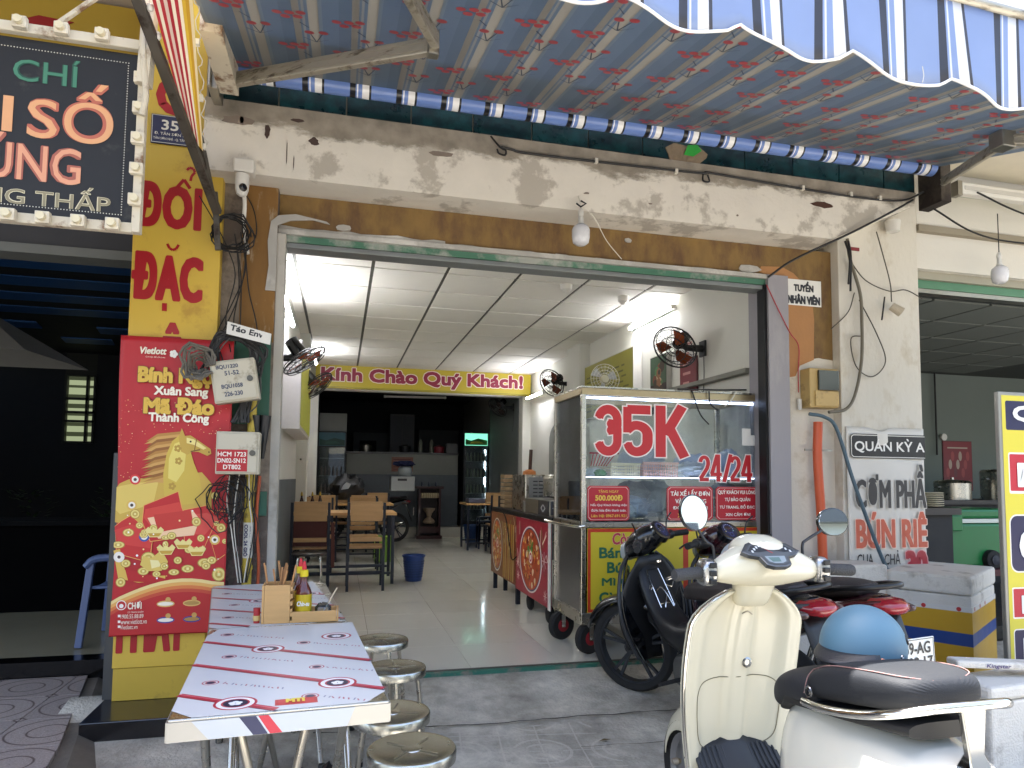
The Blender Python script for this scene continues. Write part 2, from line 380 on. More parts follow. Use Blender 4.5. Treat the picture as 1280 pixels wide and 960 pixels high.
# weathered strip along the top of the lintel: the bare cement band
def lintel_mat():
    m=mat('lintel_plaster','#d6d0c4',.9,var=.1,scale=5,bump=.8,bscale=12,col2='#b0a99d',thr=.56,sc2=3.2,edge=.03)
    n=m.node_tree.nodes;l=m.node_tree.links;b=n['Principled BSDF'];src=b.inputs['Base Color'].links[0].from_socket
    tc=n.new('ShaderNodeTexCoord');sp=n.new('ShaderNodeSeparateXYZ');l.new(tc.outputs['Object'],sp.inputs[0])
    mp=n.new('ShaderNodeMapping');mp.inputs['Scale'].default_value=(1,1,2.2);l.new(tc.outputs['Object'],mp.inputs[0])
    nz=n.new('ShaderNodeTexNoise');nz.inputs['Scale'].default_value=2.6;nz.inputs['Detail'].default_value=9;nz.inputs['Roughness'].default_value=.7;l.new(mp.outputs[0],nz.inputs[0])
    a=n.new('ShaderNodeMath');a.operation='MULTIPLY_ADD';a.inputs[1].default_value=.32;l.new(nz.outputs[0],a.inputs[0]);l.new(sp.outputs[2],a.inputs[2])
    mr=n.new('ShaderNodeMapRange');mr.inputs[1].default_value=3.37;mr.inputs[2].default_value=3.41;l.new(a.outputs[0],mr.inputs[0])
    n3=n.new('ShaderNodeTexNoise');n3.inputs['Scale'].default_value=9;n3.inputs['Detail'].default_value=8;l.new(tc.outputs['Object'],n3.inputs[0])
    cr=n.new('ShaderNodeMix');cr.data_type='RGBA';cr.inputs[6].default_value=(*hx('#4f4a42'),1);cr.inputs[7].default_value=(*hx('#b3a999'),1);l.new(n3.outputs[0],cr.inputs[0])
    mx=n.new('ShaderNodeMix');mx.data_type='RGBA';l.new(mr.outputs[0],mx.inputs[0]);l.new(src,mx.inputs[6]);l.new(cr.outputs[2],mx.inputs[7]);l.new(mx.outputs[2],b.inputs['Base Color'])
    return m
lb=G().prism([(-.80,2.93),(3.36,2.93),(4.08,3.25),(4.10,3.352),(-.80,3.352)],4.05,4.55).build('lintel_beam',lintel_mat(),B)
# chips broken out of the plaster
chipm=mat('broken_plaster','#7c7066',.95,var=.3,bump=.5)
holem=mat('plaster_hole','#4a3b35',.95)
for (x,z,w,h_,mm) in [(-.62,3.235,.20,.06,chipm),(-.60,3.24,.025,.05,holem),(-.46,3.19,.035,.085,holem),(-.20,3.165,.06,.05,holem),(-.30,3.28,.09,.02,holem),(.55,3.19,.16,.035,chipm),(1.5,3.05,.04,.014,chipm),(3.28,3.17,.17,.045,mat('rust_patch','#4a2f22',.9)),(2.6,3.02,.02,.012,chipm),(1.95,3.03,.03,.01,chipm),(-.35,3.08,.006,.14,holem),(-.31,3.03,.006,.09,holem)]:
    pts=[(x+w/2*math.cos(t)*random.uniform(.7,1.15),z+h_/2*math.sin(t)*random.uniform(.65,1.2)) for t in [k*math.pi/7 for k in range(14)]]
    G().prism(pts,4.0465,4.06).build('plaster_chip',mm,lb)
# row of dark green glazed tiles over the lintel
gt=mat('green_glazed_tile','#173c40',.3,var=.75,scale=11,col2='#0d2228',thr=.5,sc2=14,rand=.25,edge=.1)
tb=G().box(-.80,4.12,4.085,4.55,3.354,3.75).build('tile_band',mat('tile_bed','#8f887b',.9),B)
x=-.79;k=0
for i in range(13):
    if x>4.1:break
    wd=.385; x1=min(x+wd,4.11)
    G().box(x+.004,x1-.004,4.066,4.084,3.362,3.70).build('glazed_tile',gt,tb,bevel=.002)
    x=x1
# broken spot with green scrap
pts=[(2.22+.17*math.cos(t)*random.uniform(.75,1.1),3.40+.09*math.sin(t)*random.uniform(.7,1.2)) for t in [k*math.pi/8 for k in range(16)]]
G().prism(pts,4.058,4.07).build('mortar_patch',mat('old_mortar','#80705c',.95,var=.4,scale=15,bump=.6),tb)
G().add([(2.20,4.052,3.40),(2.27,4.05,3.395),(2.33,4.045,3.44),(2.30,4.05,3.48),(2.23,4.05,3.47)],[(0,1,2,3,4)]).build('green_scrap',mat('green_scrap','#2f9a3a',.6),tb,solid=.002)
G().box(-.78,4.10,3.45,4.6,3.64,3.75).build('sun_block_slab',white_wall,B)  # unseen slab, added to keep sun from slipping down behind the roller
G().box(-.80,4.12,4.3,4.6,3.752,6.2).build('upper_wall',white_wall,B)
# ochre painted band
ochre=mat('ochre_paint','#7d6236',.75,var=.3,scale=5,stretch=(2.2,1,1),bump=.25,col2='#5f452c',thr=.53,sc2=2.6,edge=.1)
G().box(-.60,3.55,4.3,4.5,2.70,2.929).build('ochre_band',ochre,B)
for (x0,x1,z0,z1) in []:
    pts=[(x0,z0)]+[(x0+(x1-x0)*i/8,z1-random.uniform(0,.03)) for i in range(9)]+[(x1,z0)]+[(x1-(x1-x0)*i/8,z0+random.uniform(0,.03)) for i in range(1,8)]
    G().prism(pts,4.2975,4.302).build('paint_patch',mat('ochre_light','#96702c',.7,var=.25,scale=3,stretch=(3,1,.8),col2='#8c6a30',thr=.5,sc2=5,edge=.1),B)
# skim coat around the shutter head
skim=mat('skim_coat','#a5a29b',.85,var=.2,scale=8,bump=.3,col2='#c5c2bb',thr=.55)
G().box(-.425,3.0,4.26,4.32,2.672,2.702).build('skim_strip',skim,B)
def raggedtop(x0,x1,z0,zt,n,amp,seed):
    r=random.Random(seed); return [(x0,z0)]+[(x0+(x1-x0)*i/n,zt+r.uniform(-amp,amp)) for i in range(n+1)]+[(x1,z0)]
for q,(x0,x1,zt,amp) in enumerate([(-.44,.62,2.725,.012),(.64,1.35,2.712,.006),(1.37,2.97,2.708,.008)]): G().prism(raggedtop(x0,x1,2.699,zt,int((x1-x0)*14),amp,q),4.285,4.2985).build('skim_patch',skim,B)
G().prism([(-.46,2.3),(-.402,2.3),(-.402,2.70),(-.33,2.735),(-.20,2.752),(-.10,2.735),(-.12,2.75),(-.30,2.778),(-.40,2.76),(-.44,2.72),(-.455,2.6),(-.445,2.45)],4.205,4.2135).build('skim_patch',skim,B)
for (cx,cz,w,h_) in [(-.02,2.755,.05,.022),(2.85,2.74,.09,.03),(1.9,2.86,.03,.015)]: G().prism([(cx+w*math.cos(k*.7854)*random.uniform(.8,1.2),cz+h_*math.sin(k*.7854)*random.uniform(.8,1.2)) for k in range(8)],4.290,4.2988).build('filler_spot',skim,B)
G().box(-.42,2.975,4.285,4.5,2.63,2.671).build('shutter_rail',mat('green_rail','#44705a',.6,var=.2,scale=8,col2='#9a9c94',thr=.56,sc2=3.2),B)
G().box(-.42,2.975,4.29,4.42,2.598,2.629).build('shutter_bottom_bar',mat('grey_rail','#7d8180',.45,.4,var=.2),B,bevel=.004)
# left jamb, with old brick and paper
G().box(-.71,-.402,4.22,4.5,0,2.929).build('left_jamb_wall',mat('left_jamb','#8a7f72',.9,var=.25,scale=5,bump=.5,col2='#5d534b',thr=.5,sc2=3),B)
G().box(-.60,-.405,4.214,4.219,1.99,2.93).build('ochre_panel',mat('ochre_panel','#7d5a2c',.8,var=.35,scale=3,stretch=(4,1,1),col2='#9c8a70',thr=.62,sc2=5),B)
G().box(-.402,-.355,4.23,4.34,-.02,2.66).build('jamb_edge',mat('jamb_edge','#b3afa6',.8,var=.12,scale=7,bump=.3,col2='#8d897e',thr=.6),B)
gp=mat('green_board','#2c5a48',.6,var=.3)
G().box(-.655,-.415,4.205,4.213,1.50,2.03).build('green_backboard',gp,B)
G().box(-.46,-.41,4.205,4.2135,.97,1.11).build('green_backboard',gp,B)
# remnants of glued stones
stone=mat('glued_stone','#6e5a55',.8,var=.5,scale=6,rand=.35,bump=.3)
random.seed(3)
for r in range(9):
    for c in range(3):
        x=-.63+.075*c+random.uniform(-.01,.01); z=.45+.065*r
        pts=[(x+.033*math.cos(t)*random.uniform(.75,1.1),z+.029*math.sin(t)*random.uniform(.75,1.1)) for t in [k*math.pi/3.5 for k in range(7)]]
        G().prism(pts,4.208,4.222).build('stone',stone,B)
# interior walls
wallin=mat('interior_wall','#d0cfc6',.7,var=.05,scale=2,bump=.05)
dado=mat('grey_dado','#5b6064',.6,var=.08,scale=2)
G().box(-.66,-.52,4.5,13.7,0,3.2).build('left_wall',wallin,B)
G().box(-.52,-.515,4.52,13.7,0,1.17).build('left_dado',dado,B)
G().box(3.09,3.2,4.6,17.5,0,3.2).build('right_wall',wallin,B)
G().box(3.084,3.09,4.62,11,0,1.05).build('right_dado',dado,B)
G().box(-.52,-.40,8.6,9.0,0,2.95).build('wall_pier',wallin,B)
G().box(2.95,3.088,8.2,8.7,0,2.95).build('wall_pier',wallin,B)
# arched niche recess on the right wall
pts=[(9.3,1.0),(9.9,1.0),(9.9,1.75)]+[(9.6+.3*math.cos(a),1.75+.25*math.sin(a)) for a in [k*math.pi/10 for k in range(11)]]+[(9.3,1.75)]
G().prism(pts,3.075,3.0895,'x').build('arched_niche',mat('niche','#7e7f78',.8),B)
G().box(3.02,3.089,4.62,7.4,2.04,2.075).build('wall_ledge',mat('grey_ledge','#85857c',.7),B)
# right jamb
G().box(2.975,3.14,4.25,4.5,-.02,2.699).build('grey_jamb',mat('grey_jamb','#918e92',.7,var=.08,scale=2,bump=.1,col2='#a3a0a0',thr=.6,stretch=(1,1,.3)),B)
G().box(2.955,2.974,4.27,4.36,-.02,2.629).build('shutter_guide',mat('guide_rail','#1c1c1e',.5,.5),B)
pier=mat('pier_white','#cfc9bc',.85,var=.06,scale=3,bump=.3,col2='#b5aa98',thr=.6,sc2=3)
G().box(3.141,3.549,4.30,4.6,-.05,2.699).build('right_pier',pier,B)
tan=mat('tan_primer','#a8794c',.8,var=.1,scale=6,bump=.15)
random.seed(5)
def ragged(x0,x1,z0,z1,n=10,a=.02):
    P=[(x0+(x1-x0)*i/n,z1) for i in range(n+1)]+[(x1,z1-(z1-z0)*i/n) for i in range(1,n)]+[(x1-(x1-x0)*i/n,z0+random.uniform(-a,a)) for i in range(n+1)]
    return P+[(x0,z0+(z1-z0)*i/n) for i in range(1,n)]
G().prism(ragged(3.142,3.548,2.10,2.70),4.2965,4.301).build('ochre_panel',ochre,B)
pts=[(3.145,2.0),(3.16,1.96),(3.22,1.97),(3.26,2.05),(3.33,2.08),(3.38,2.10),(3.39,2.4),(3.37,2.6),(3.30,2.67),(3.22,2.74),(3.12,2.78),(2.95,2.77),(2.93,2.73),(3.0,2.70),(3.145,2.69)]
G().prism(pts,4.2925,4.298).build('primer_patch',tan,B)
G().box(3.55,4.27,4.22,4.6,-.10,3.63).build('white_pillar',mat('pillar_white','#ccc7bb',.85,var=.07,scale=3.5,bump=.5,bscale=25,col2='#b3a893',thr=.58,sc2=2.2,stretch=(1,1,.6)),B,bevel=.006)
# ceiling
ceil=G().box(-.52,3.09,4.5,11.0,2.962,3.1).build('ceiling',mat('ceiling_grid','#5c5c54',.8),B)
ct=mat('ceiling_tile','#e0ddd3',.85,var=.05,scale=3,rand=.035)
c0=None
ys_=[4.52+.597*k for k in range(11)]
for j,y in enumerate(ys_):
    for i in range(-1,6):
        x0=-.385+.62*i; a=max(x0,-.515); b=min(x0+.59,3.085)
        if b-a<.02: continue
        full=abs((b-a)-.59)<.002 and y+.567<10.99
        if full and c0: t=c0.copy(); COL.objects.link(t)
        else:
            t=G().box(a-x0,b-x0,0,min(.567,10.99-y),-.012,0).build('ceiling_tile',ct,ceil,world=False)
            if full: c0=t
        t.location=V3((x0,y,2.96))-OFF[ceil.name]
# beam over the kitchen opening and dark kitchen shell
G().box(-.52,3.09,11.02,11.2,2.57,3.1).build('rear_beam',wallin,B)
G().box(-.52,-.36,11.0,11.25,0,2.6).build('rear_jamb',wallin,B)
G().box(2.95,3.09,11.0,11.25,0,2.6).build('rear_jamb',wallin,B)
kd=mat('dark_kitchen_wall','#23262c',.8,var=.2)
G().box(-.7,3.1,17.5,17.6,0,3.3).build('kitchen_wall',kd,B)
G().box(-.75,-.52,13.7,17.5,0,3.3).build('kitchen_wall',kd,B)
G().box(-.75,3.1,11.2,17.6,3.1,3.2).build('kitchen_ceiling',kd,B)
G().box(2.95,2.99,11.3,13.6,0,2.9).build('kitchen_partition',mat('partition','#6c716e',.7),B)
ctr=G().box(.12,2.4,14.2,14.5,.2,1.68).build('service_counter',mat('counter_pale','#8d8f88',.6,var=.08),B)
G().box(.12,2.4,14.19,14.2,.2,1.26).build('counter_dado',mat('counter_dado','#565f66',.5),ctr)
G().box(.10,2.42,14.15,14.55,1.68,1.72).build('counter_top',mat('counter_top','#3d3d3d',.3),ctr)
G().box(.3,1.2,17.2,17.49,1.3,2.3).build('doorway_panel',mat('grey_panel','#4a4f52',.7),B)
G().box(.45,.85,17.15,17.2,1.2,2.1).build('doorway',mat('void','#06070a',.9),B)
# body of the building over / beside, so it has bulk
G().box(-.66,4.2,4.6,17.6,3.3,6.2).build('upper_storey',white_wall,B)
# ================= LEFT NEIGHBOUR =================
N1=thing('neighbour_hall','dark open hall with blue striped ceiling behind the yellow lettered pillar','building',(-1.5,4.87,0))
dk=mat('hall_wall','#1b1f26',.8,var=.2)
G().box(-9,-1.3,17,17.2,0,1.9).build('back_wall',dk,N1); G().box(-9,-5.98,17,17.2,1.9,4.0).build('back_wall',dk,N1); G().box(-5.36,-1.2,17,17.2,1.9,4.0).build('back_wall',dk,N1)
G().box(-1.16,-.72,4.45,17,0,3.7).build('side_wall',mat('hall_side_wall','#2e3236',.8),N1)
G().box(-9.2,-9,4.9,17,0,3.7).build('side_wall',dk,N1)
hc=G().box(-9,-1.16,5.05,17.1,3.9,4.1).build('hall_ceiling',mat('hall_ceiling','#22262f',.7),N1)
bl=mat('blue_ceiling_strip','#2a66b0',.5)
for k in range(5): G().box(-9,-1.2,8.6+.95*k,9.1+.95*k,3.885,3.898).build('blue_strip',bl,hc)
for (x,y) in [(-6.2,13.6),(-4.4,13.8),(-5.4,15),(-3.6,15.4),(-7.4,14.8),(-2.9,13.7)]: G().prism([(x,y),(x+.9,y),(x+.8,y+.55),(x-.1,y+.55)],3.87,3.896,'z').build('ceiling_panel',bl,hc)
G().box(-9,-1.17,4.86,5.05,2.60,2.66).build('grey_beam',mat('hall_beam','#6c6f6c',.7),N1)
G().box(-9,-1.17,4.9,5.0,2.66,4.9).build('fascia_back',mat('hall_fascia','#3b3b3e',.8),N1)
yf=mat('yellow_fascia','#a58a2e',.55,var=.08)
fa=G().box(-6,-1.2,4.55,4.62,3.60,4.12).build('fascia_board',yf,N1)
G().prism([(-1.98,3.92),(-1.85,3.98),(-1.66,3.97),(-1.78,3.90)],4.543,4.549).build('red_mark',flat('#8c1a1e'),fa)
G().box(-9,-.82,.9,4.9,4.14,4.2).build('soffit',mat('hall_soffit','#b9aea0',.8),N1)  # front end lengthened out of view to shade the left paving
hf=G().box(-9,-1.2,4.88,17,-.2,.033).build('hall_floor',mat('hall_floor','#8f8a74',.22,var=.12,scale=1.2),N1)
G().box(-9,-1.30,4.872,5.02,-.10,.037).build('step_edge',mat('dark_granite_step','#0e0d0d',.18,var=.4,scale=60,coat=.3),N1)
# louvred window in the back wall
wf=G()
for x in (-5.98,-5.55,-5.40): wf.box(x,x+.05,16.95,17.05,1.9,3.42)
for z in (1.88,2.35,2.55,2.85,3.38): wf.box(-5.98,-5.36,16.95,17.05,z,z+.05)
wf.box(-5.98,-5.36,17.0,17.05,3.42,4.0)
W1=wf.build('window',mat('window_frame','#20241f',.6),N1)
lv=mat('louvre_glass','#2e3426',.5,emit='#b9c49a',es=.14)  # emission stands in for daylight coming through the louvres
G().box(-5.97,-5.36,17.09,17.10,1.9,3.42).build('sky_block_sheet',mat('sky_block_sheet','#20261a',.7,emit='#8f9a72',es=.03),W1)  # added sheet hiding the bright sky; its faint glow stands for daylight
for k in range(7): G().box(-5.92,-5.36,17.06,17.07,1.93+.21*k,2.04+.21*k+.02*(k%3)).build('louvre',lv,W1)
# dim furniture in the hall
def simple_counter(x0,x1,y,z,nm,lab):
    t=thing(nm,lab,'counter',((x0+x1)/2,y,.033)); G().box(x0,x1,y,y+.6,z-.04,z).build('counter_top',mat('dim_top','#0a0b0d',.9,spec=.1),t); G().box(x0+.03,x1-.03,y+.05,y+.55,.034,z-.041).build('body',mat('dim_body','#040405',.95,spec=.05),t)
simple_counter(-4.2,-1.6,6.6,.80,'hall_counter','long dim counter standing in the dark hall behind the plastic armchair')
par=thing('patio_umbrella','grey canvas parasol half open in the dark hall, top left','umbrella',(-3.8,8.2,.033))
G().add([(-3.8,8.2,3.0),(-5.0,7.4,2.42),(-3.0,7.5,2.40),(-2.9,8.9,2.42),(-4.9,8.9,2.42)],[(0,1,2),(0,2,3),(0,3,4),(0,4,1)]).build('canopy',mat('dim_canvas','#8f8f8c',.9),par,solid=.004)
G().tube([(-3.8,8.2,.04),(-3.8,8.2,3.0)],.02).build('pole',steel,par); G().lathe([(.25,.034),(.25,.08),(.04,.1)],(-3.8,8.2,0)).build('base',black_pl,par)
for k,(x,y) in enumerate([(-4.6,12),(-3.6,12.4),(-3.0,11.6)]):
    t=thing('potted_plant',['low leafy plant in a black pot, leftmost at the back of the dark hall','middle leafy pot plant at the back of the dark hall','leafy pot plant nearest the yellow pillar, back of the dark hall'][k],'plant',(x,y,.033),group='plants at the back of the hall')
    G().lathe([(.14,.034),(.2,.4),(.17,.4),(.16,.38)],(x,y,0),14).build('pot',black_pl,t)
    g=G()
    for q in range(60):
        a=random.uniform(0,6.28);r=random.uniform(.05,.3);h=random.uniform(.4,.95);c=V3((x+r*math.cos(a),y+r*math.sin(a),h)); d=V3((math.cos(a),math.sin(a),random.uniform(-.3,.8)))*.12;w=V3((-math.sin(a),math.cos(a),0))*.03
        g.add([c,c+d*.5+w,c+d,c+d*.5-w],[(0,1,2,3)])
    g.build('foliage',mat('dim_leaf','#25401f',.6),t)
# plastic armchair
pc=thing('plastic_armchair','blue-grey plastic armchair just inside the dark hall beside the pillar','chair',(-1.5,5.45,.037),rz=-math.pi/2)
pb=mat('blue_plastic','#54648a',.45,var=.1)
def leg(p,q,w=.035): return G().bar(p,q,w,w*1.3)
for (p,q) in [((-1.80,5.28,.037),(-1.74,5.32,.60)),((-1.80,5.85,.037),(-1.74,5.80,.62)),((-1.26,5.28,.037),(-1.30,5.32,.60)),((-1.26,5.85,.037),(-1.30,5.80,.62))]: leg(p,q).build('leg',pb,pc,bevel=.006)
for x in (-1.76,-1.29): G().tube(bez([(x,5.29,.57),(x,5.36,.625),(x,5.6,.63),(x,5.82,.62)]),.026).build('armrest',pb,pc,smooth=True)
G().sheet(lambda u,v:(-1.75+.46*u,5.32+.5*v,.43-.02*math.sin(math.pi*u)),6,6).build('seat',pb,pc,smooth=True,solid=.02)
G().sheet(lambda u,v:(-1.75+.46*u,5.80+.12*v,.45+.42*v),6,6).build('backrest',pb,pc,smooth=True,solid=.018)

# ================= YELLOW PILLAR =================
P1=thing('yellow_pillar','yellow sheet-clad pillar with big red lettering on a black granite base','pillar',(-.95,4.2,-.02))
yel=mat('yellow_panel','#cfae42',.5,var=.06,scale=2,col2='#b9943a',thr=.62,sc2=4)
G().box(-1.165,-.705,4.15,4.45,.155,4.6).build('cladding',yel,P1,bevel=.003)
G().box(-1.16,-.71,4.157,4.45,-.018,.152).build('lower_cladding',mat('yellow_panel_low','#bfa13a',.55,var=.1,scale=5,col2='#8f7a33',thr=.62,sc2=5),P1)
G().box(-1.21,-.66,3.83,4.45,-.16,-.02).build('granite_base',gb,P1,bevel=.006)
G().box(-1.22,-1.168,4.2,4.45,-.02,1.32).build('grey_post',mat('grey_steel','#4a4c4d',.5,.4),P1)
red=flat('#a3151f'); RF=dict(O=(0,4.149,0))
def ptx(s,r,b=.034,par=P1,**k): return text(s,r,red,par,O=(0,4.149,0),bold=b,**k)
ptx('G',(-1.08,-.87,3.26,3.50))
ptx('ĐOI',(-1.17,-.812,2.597,2.865),b=.045,spacing=1.1); ptx('ĐAC',(-1.162,-.79,2.178,2.458),b=.045,spacing=1.1); 
ptx('BIỆT',(-1.135,-.775,1.62,2.06)); ptx('PHÁT',(-1.15,-.80,.235,.62))
da=Art((0,4.1472,0))
RD_='#a3151f'
def dpx(x,y): return (-1.161+(x-166)*.00428, 2.46-(y-312)*.00412)
def dline(p,q,w): da.line(dpx(*p),dpx(*q),w,RD_)
dline((216,219),(224,207),.018); dline((224,207),(232,219),.018)                       # circumflex
for p,q in [((227,193),(230,189)),((230,189),(235,190)),((235,190),(237,195)),((237,195),(233,201)),((233,201),(232,208))]: dline(p,q,.014)   # hook
for p,q in [((207,300),(210,306)),((210,306),(214,308)),((214,308),(218,306)),((218,306),(221,300))]: dline(p,q,.014)   # breve
da.poly([dpx(204,383),dpx(204,394),dpx(210,394),dpx(210,383)],RD_)
da.build('accent_marks',P1)
# house number plate
hp=thing('house_number_plate','small navy enamel house number plate high on the yellow pillar','sign',(-1.0,4.14,3.15))
G().box(-1.095,-.865,4.135,4.147,3.085,3.255).build('plate',mat('navy_enamel','#16204a',.3,coat=.4),hp,bevel=.002)
wp=flat('#d8d4c8'); text('351',(-1.04,-.915,3.165,3.225),wp,hp,O=(0,4.134,0),bold=.03)
text('Đ. TÂN SƠN NHÌ',(-1.075,-.885,3.135,3.155),wp,hp,O=(0,4.134,0)); text('TÂN SƠN NHÌ - Q. TÂN PHÚ',(-1.08,-.875,3.105,3.125),wp,hp,O=(0,4.134,0))
fr=Art((0,4.134,0))
for r in [(-1.09,-.87,3.248,3.251),(-1.09,-.87,3.089,3.092),(-1.09,-1.087,3.089,3.251),(-.873,-.87,3.089,3.251)]: fr.rect(*r,'#d8d4c8')
fr.build('border',hp)
# lottery poster on cloth
PO=thing('lottery_poster','red new-year lottery banner with golden horse hung on the yellow pillar','poster',(-.9,4.1,.33))
cloth=mat('red_banner','#b3232b',.42,var=.1,scale=2,spec=.4,bump=.5,bscale=3,stretch=(3,1,1))
def pf(u,v):
    x=-1.175+.57*u; z=.335+1.63*v
    return (x+.012*math.sin(v*5)*(u<.02),4.1095-.0022*math.sin(u*16+v*3)-.0018*math.sin(u*7+v*6+1),z)
G().sheet(pf,40,50).build('banner_cloth',cloth,PO,smooth=True,solid=.002)
def pc_(px,py): # artwork units -> banner surface u,v
    return ((px-153+(py-420)*.043)/139.,(795-py)/375.)
class Cloth(Art):
    def P(s,u,v,h=0):
        return V3((-1.175+.57*u,4.1035-s.k*.000004,.335+1.63*v))
    def poly(s,pts,col):
        # follow the folds: cut long outlines finely
        q=[]
        for i,(a,b) in enumerate(pts):
            c,d=pts[(i+1)%len(pts)]; m=max(1,int(max(abs(c-a),abs(d-b))/.06))
            for t in range(m): q.append((a+(c-a)*t/m,b+(d-b)*t/m))
        q=[(min(.992,max(.008,a)),min(.995,max(.004,b))) for a,b in q]
        s.k+=1;n=len(s.vs); cu=sum(x for x,_ in q)/len(q); cv=sum(y for _,y in q)/len(q)
        s.vs+=[s.P(u,v) for u,v in q]; s.fs.append(tuple(range(n,n+len(q)))); s.c.append(hx(col) if isinstance(col,str) else col)
A=Cloth((0,0,0))
def pp(*p): return [pc_(a,b) for a,b in p]
def cp(col,*p): A.poly(pp(*p),col)
def cd(px,py,r,col,ry=None,n=16,**k):
    ry=ry or r; A.poly([pc_(px+r*math.cos(t*6.2832/n),py+ry*math.sin(t*6.2832/n)) for t in range(n)],col)
random.seed(11)
for i in range(210):
    x=random.uniform(147,285);y=random.uniform(500,600);  s_=random.uniform(.3,.8)
    if 170<x<265 and y>545: continue
    cd(x,y,s_,random.choice(['#e8b070','#f0d0a0','#d86050']),n=5)
# golden glow and flowers
cp('#c9a64a',(139,612),(160,602),(200,598),(250,592),(262,606),(262,640),(200,660),(139,655)); 
cp('#dcc063',(142,612),(170,606),(196,605),(190,632),(150,645),(140,640))
# mane
for i in range(17):
    y=548+i*3.4; x=205-i*.4
    cp(['#b27f3d','#c99a55','#8e5b28'][i%3],(226-i*.5,y-8),(x-10,y-4+i*.3),(x-24-2*math.sin(i*2),y+6),(x-6,y+3),(x+14,y+4))
# neck and chest, head
cp('#cdb04a',(213,553),(222,545),(232,550),(236,566),(240,580),(247,598),(250,618),(240,632),(220,634),(203,622),(202,595),(206,570))
cp('#e2cf6e',(216,556),(226,552),(230,570),(228,590),(218,605),(208,600),(209,575))
cp('#c3a045',(221,548),(225,536),(229,546),(236,545),(248,553),(261,562),(262,568),(257,571),(246,566),(238,566),(232,570),(224,566))
cp('#e9d98a',(231,548),(240,550),(256,561),(252,563),(240,557),(231,555)); cd(236,553,1.3,'#3a2412'); cd(259,566,1,'#5a3a1a')
cp('#7a5426',(243,549),(244,550),(241,566),(240,565)); cp('#7a5426',(248,562),(236,565),(236,566.5),(248,564))
for (x,y) in [(220,562),(221,578),(213,610)]:
    for k in range(5): cd(x+3*math.cos(k*1.256),y+3*math.sin(k*1.256),2.0,'#b28f3c',n=8)
# red envelopes
def env(c1,c2,*p): cp('#e3a45a',*p); cx=sum(a for a,_ in p)/len(p);cy=sum(b for _,b in p)/len(p); cp(c1,*[(cx+(a-cx)*.96,cy+(b-cy)*.965) for a,b in p]); cp(c2,*[(cx+(a-cx)*.96+1.5,cy+(b-cy)*.5-3) for a,b in p])
env('#c02a2c','#cc3a38',(140,660),(163,646),(190,672),(186,706),(146,694))
env('#b42026','#c83433',(262,640),(288,642),(291,690),(268,705),(258,670))
env('#c4282c','#d24a42',(226,640),(255,634),(271,648),(252,690),(228,686))
env('#bc2228','#d04038',(178,634),(221,616),(226,640),(214,676),(186,680),(176,655))
cp('#f2c9a0',(183,650),(205,646),(238,640),(247,652),(240,672),(196,676)); cp('#c2352f',(190,646),(236,640),(240,660),(196,668))
# fan of ribbons and ingots, big coins
cp('#d8b255',(141,690),(150,688),(156,714),(188,722),(205,722),(204,728),(172,730),(148,724))
cp('#b32229',(156,712),(205,726),(250,712),(262,730),(236,734),(160,728))
def coin(x,y,r,ry=None):
    cd(x,y,r,'#a8873c',ry); cd(x,y,r*.86,'#e4cf7c',(ry or r)*.86); cd(x,y,r*.55,'#c3a650',(ry or r)*.55); cp('#e9dc98',(x-r*.2,y-r*.2),(x+r*.2,y-r*.2),(x+r*.2,y+r*.2),(x-r*.2,y+r*.2))
for c in [(160,668,7,5),(148,683,8,4.5),(184,700,9,8),(253,707,9,6),(232,714,8,5),(243,655,6,6),(274,663,6,6),(271,722,9,9),(151,729,6,6),(168,645,6,6),(262,704,6,5),(215,718,7,4),(178,716,7,5),(266,622,5,5),(157,706,6,5)]: coin(*c)
cp('#d9bb60',(178,697),(188,700),(200,690),(208,705),(200,716),(184,716),(174,708)); cp('#efe0a0',(186,702),(196,703),(200,710),(188,713))
for (x,y,c) in [(168,602,'#d23b3b'),(164,634,'#d8b25a'),(266,678,'#d8b25a'),(149,698,'#e8e2d8'),(179,673,'#2f4f9c')]: cd(x,y,6.5,c); cd(x,y,4.2,'#efe8da'); cd(x,y,2,'#4a3a33')
for i in range(16): coin(random.uniform(150,280),random.uniform(655,722),random.uniform(3.5,6),random.uniform(3,5))
for k,(x,y) in enumerate([(205,690),(226,683),(191,668),(243,692)]):
    cp('#e8d68a',(x-11,y-3),(x-7,y-7),(x-3,y-3),(x,y-6),(x+4,y-3),(x+8,y-7),(x+12,y-3),(x+7,y+6),(x-6,y+6)); cp('#c29a3c',(x-8,y+1),(x+9,y+1),(x+6,y+5),(x-5,y+5))
for i in range(26):
    x=random.uniform(150,285);y=random.uniform(640,730);cd(x,y,random.uniform(.6,1.6),random.choice(['#f3dc98','#f0c070','#ffffff']),n=6)
# lower red panel with golden arc
arc=[(137,752)]+[(137+ (k/12)*150,752-26*math.sin(min(1,k/12*1.15)*math.pi/1.4)) for k in range(13)]+[(290,745),(290,795),(134,795)]
for i,c in enumerate(['#e9cf8c','#e0a85c','#d47a44','#c04a36','#b4282c']): A.poly([pc_(x+(0 if x>150 else 0),min(795,y+i*4.2)) for x,y in arc],c)
# small logos
cd(152,757,6,'#f0ece4'); cd(152,757,5,'#b4282c'); cd(152,758,2.6,'#f0ece4')
for (x,y) in [(205,757),(237,757),(205,777),(237,777)]:
    cd(x,y,11,'#d7b26a' if y<760 else '#3b3f8c',4); cd(x+3,y-5,3.2,'#c8a05a'); cd(x,y,9.5,'#f0e6d4' if x<220 else '#b08a4c',2.4)
for y in (770,777,783): cp('#f0ece4',(148,y-1.5),(151,y-1.5),(151,y+1.5),(148,y+1.5))
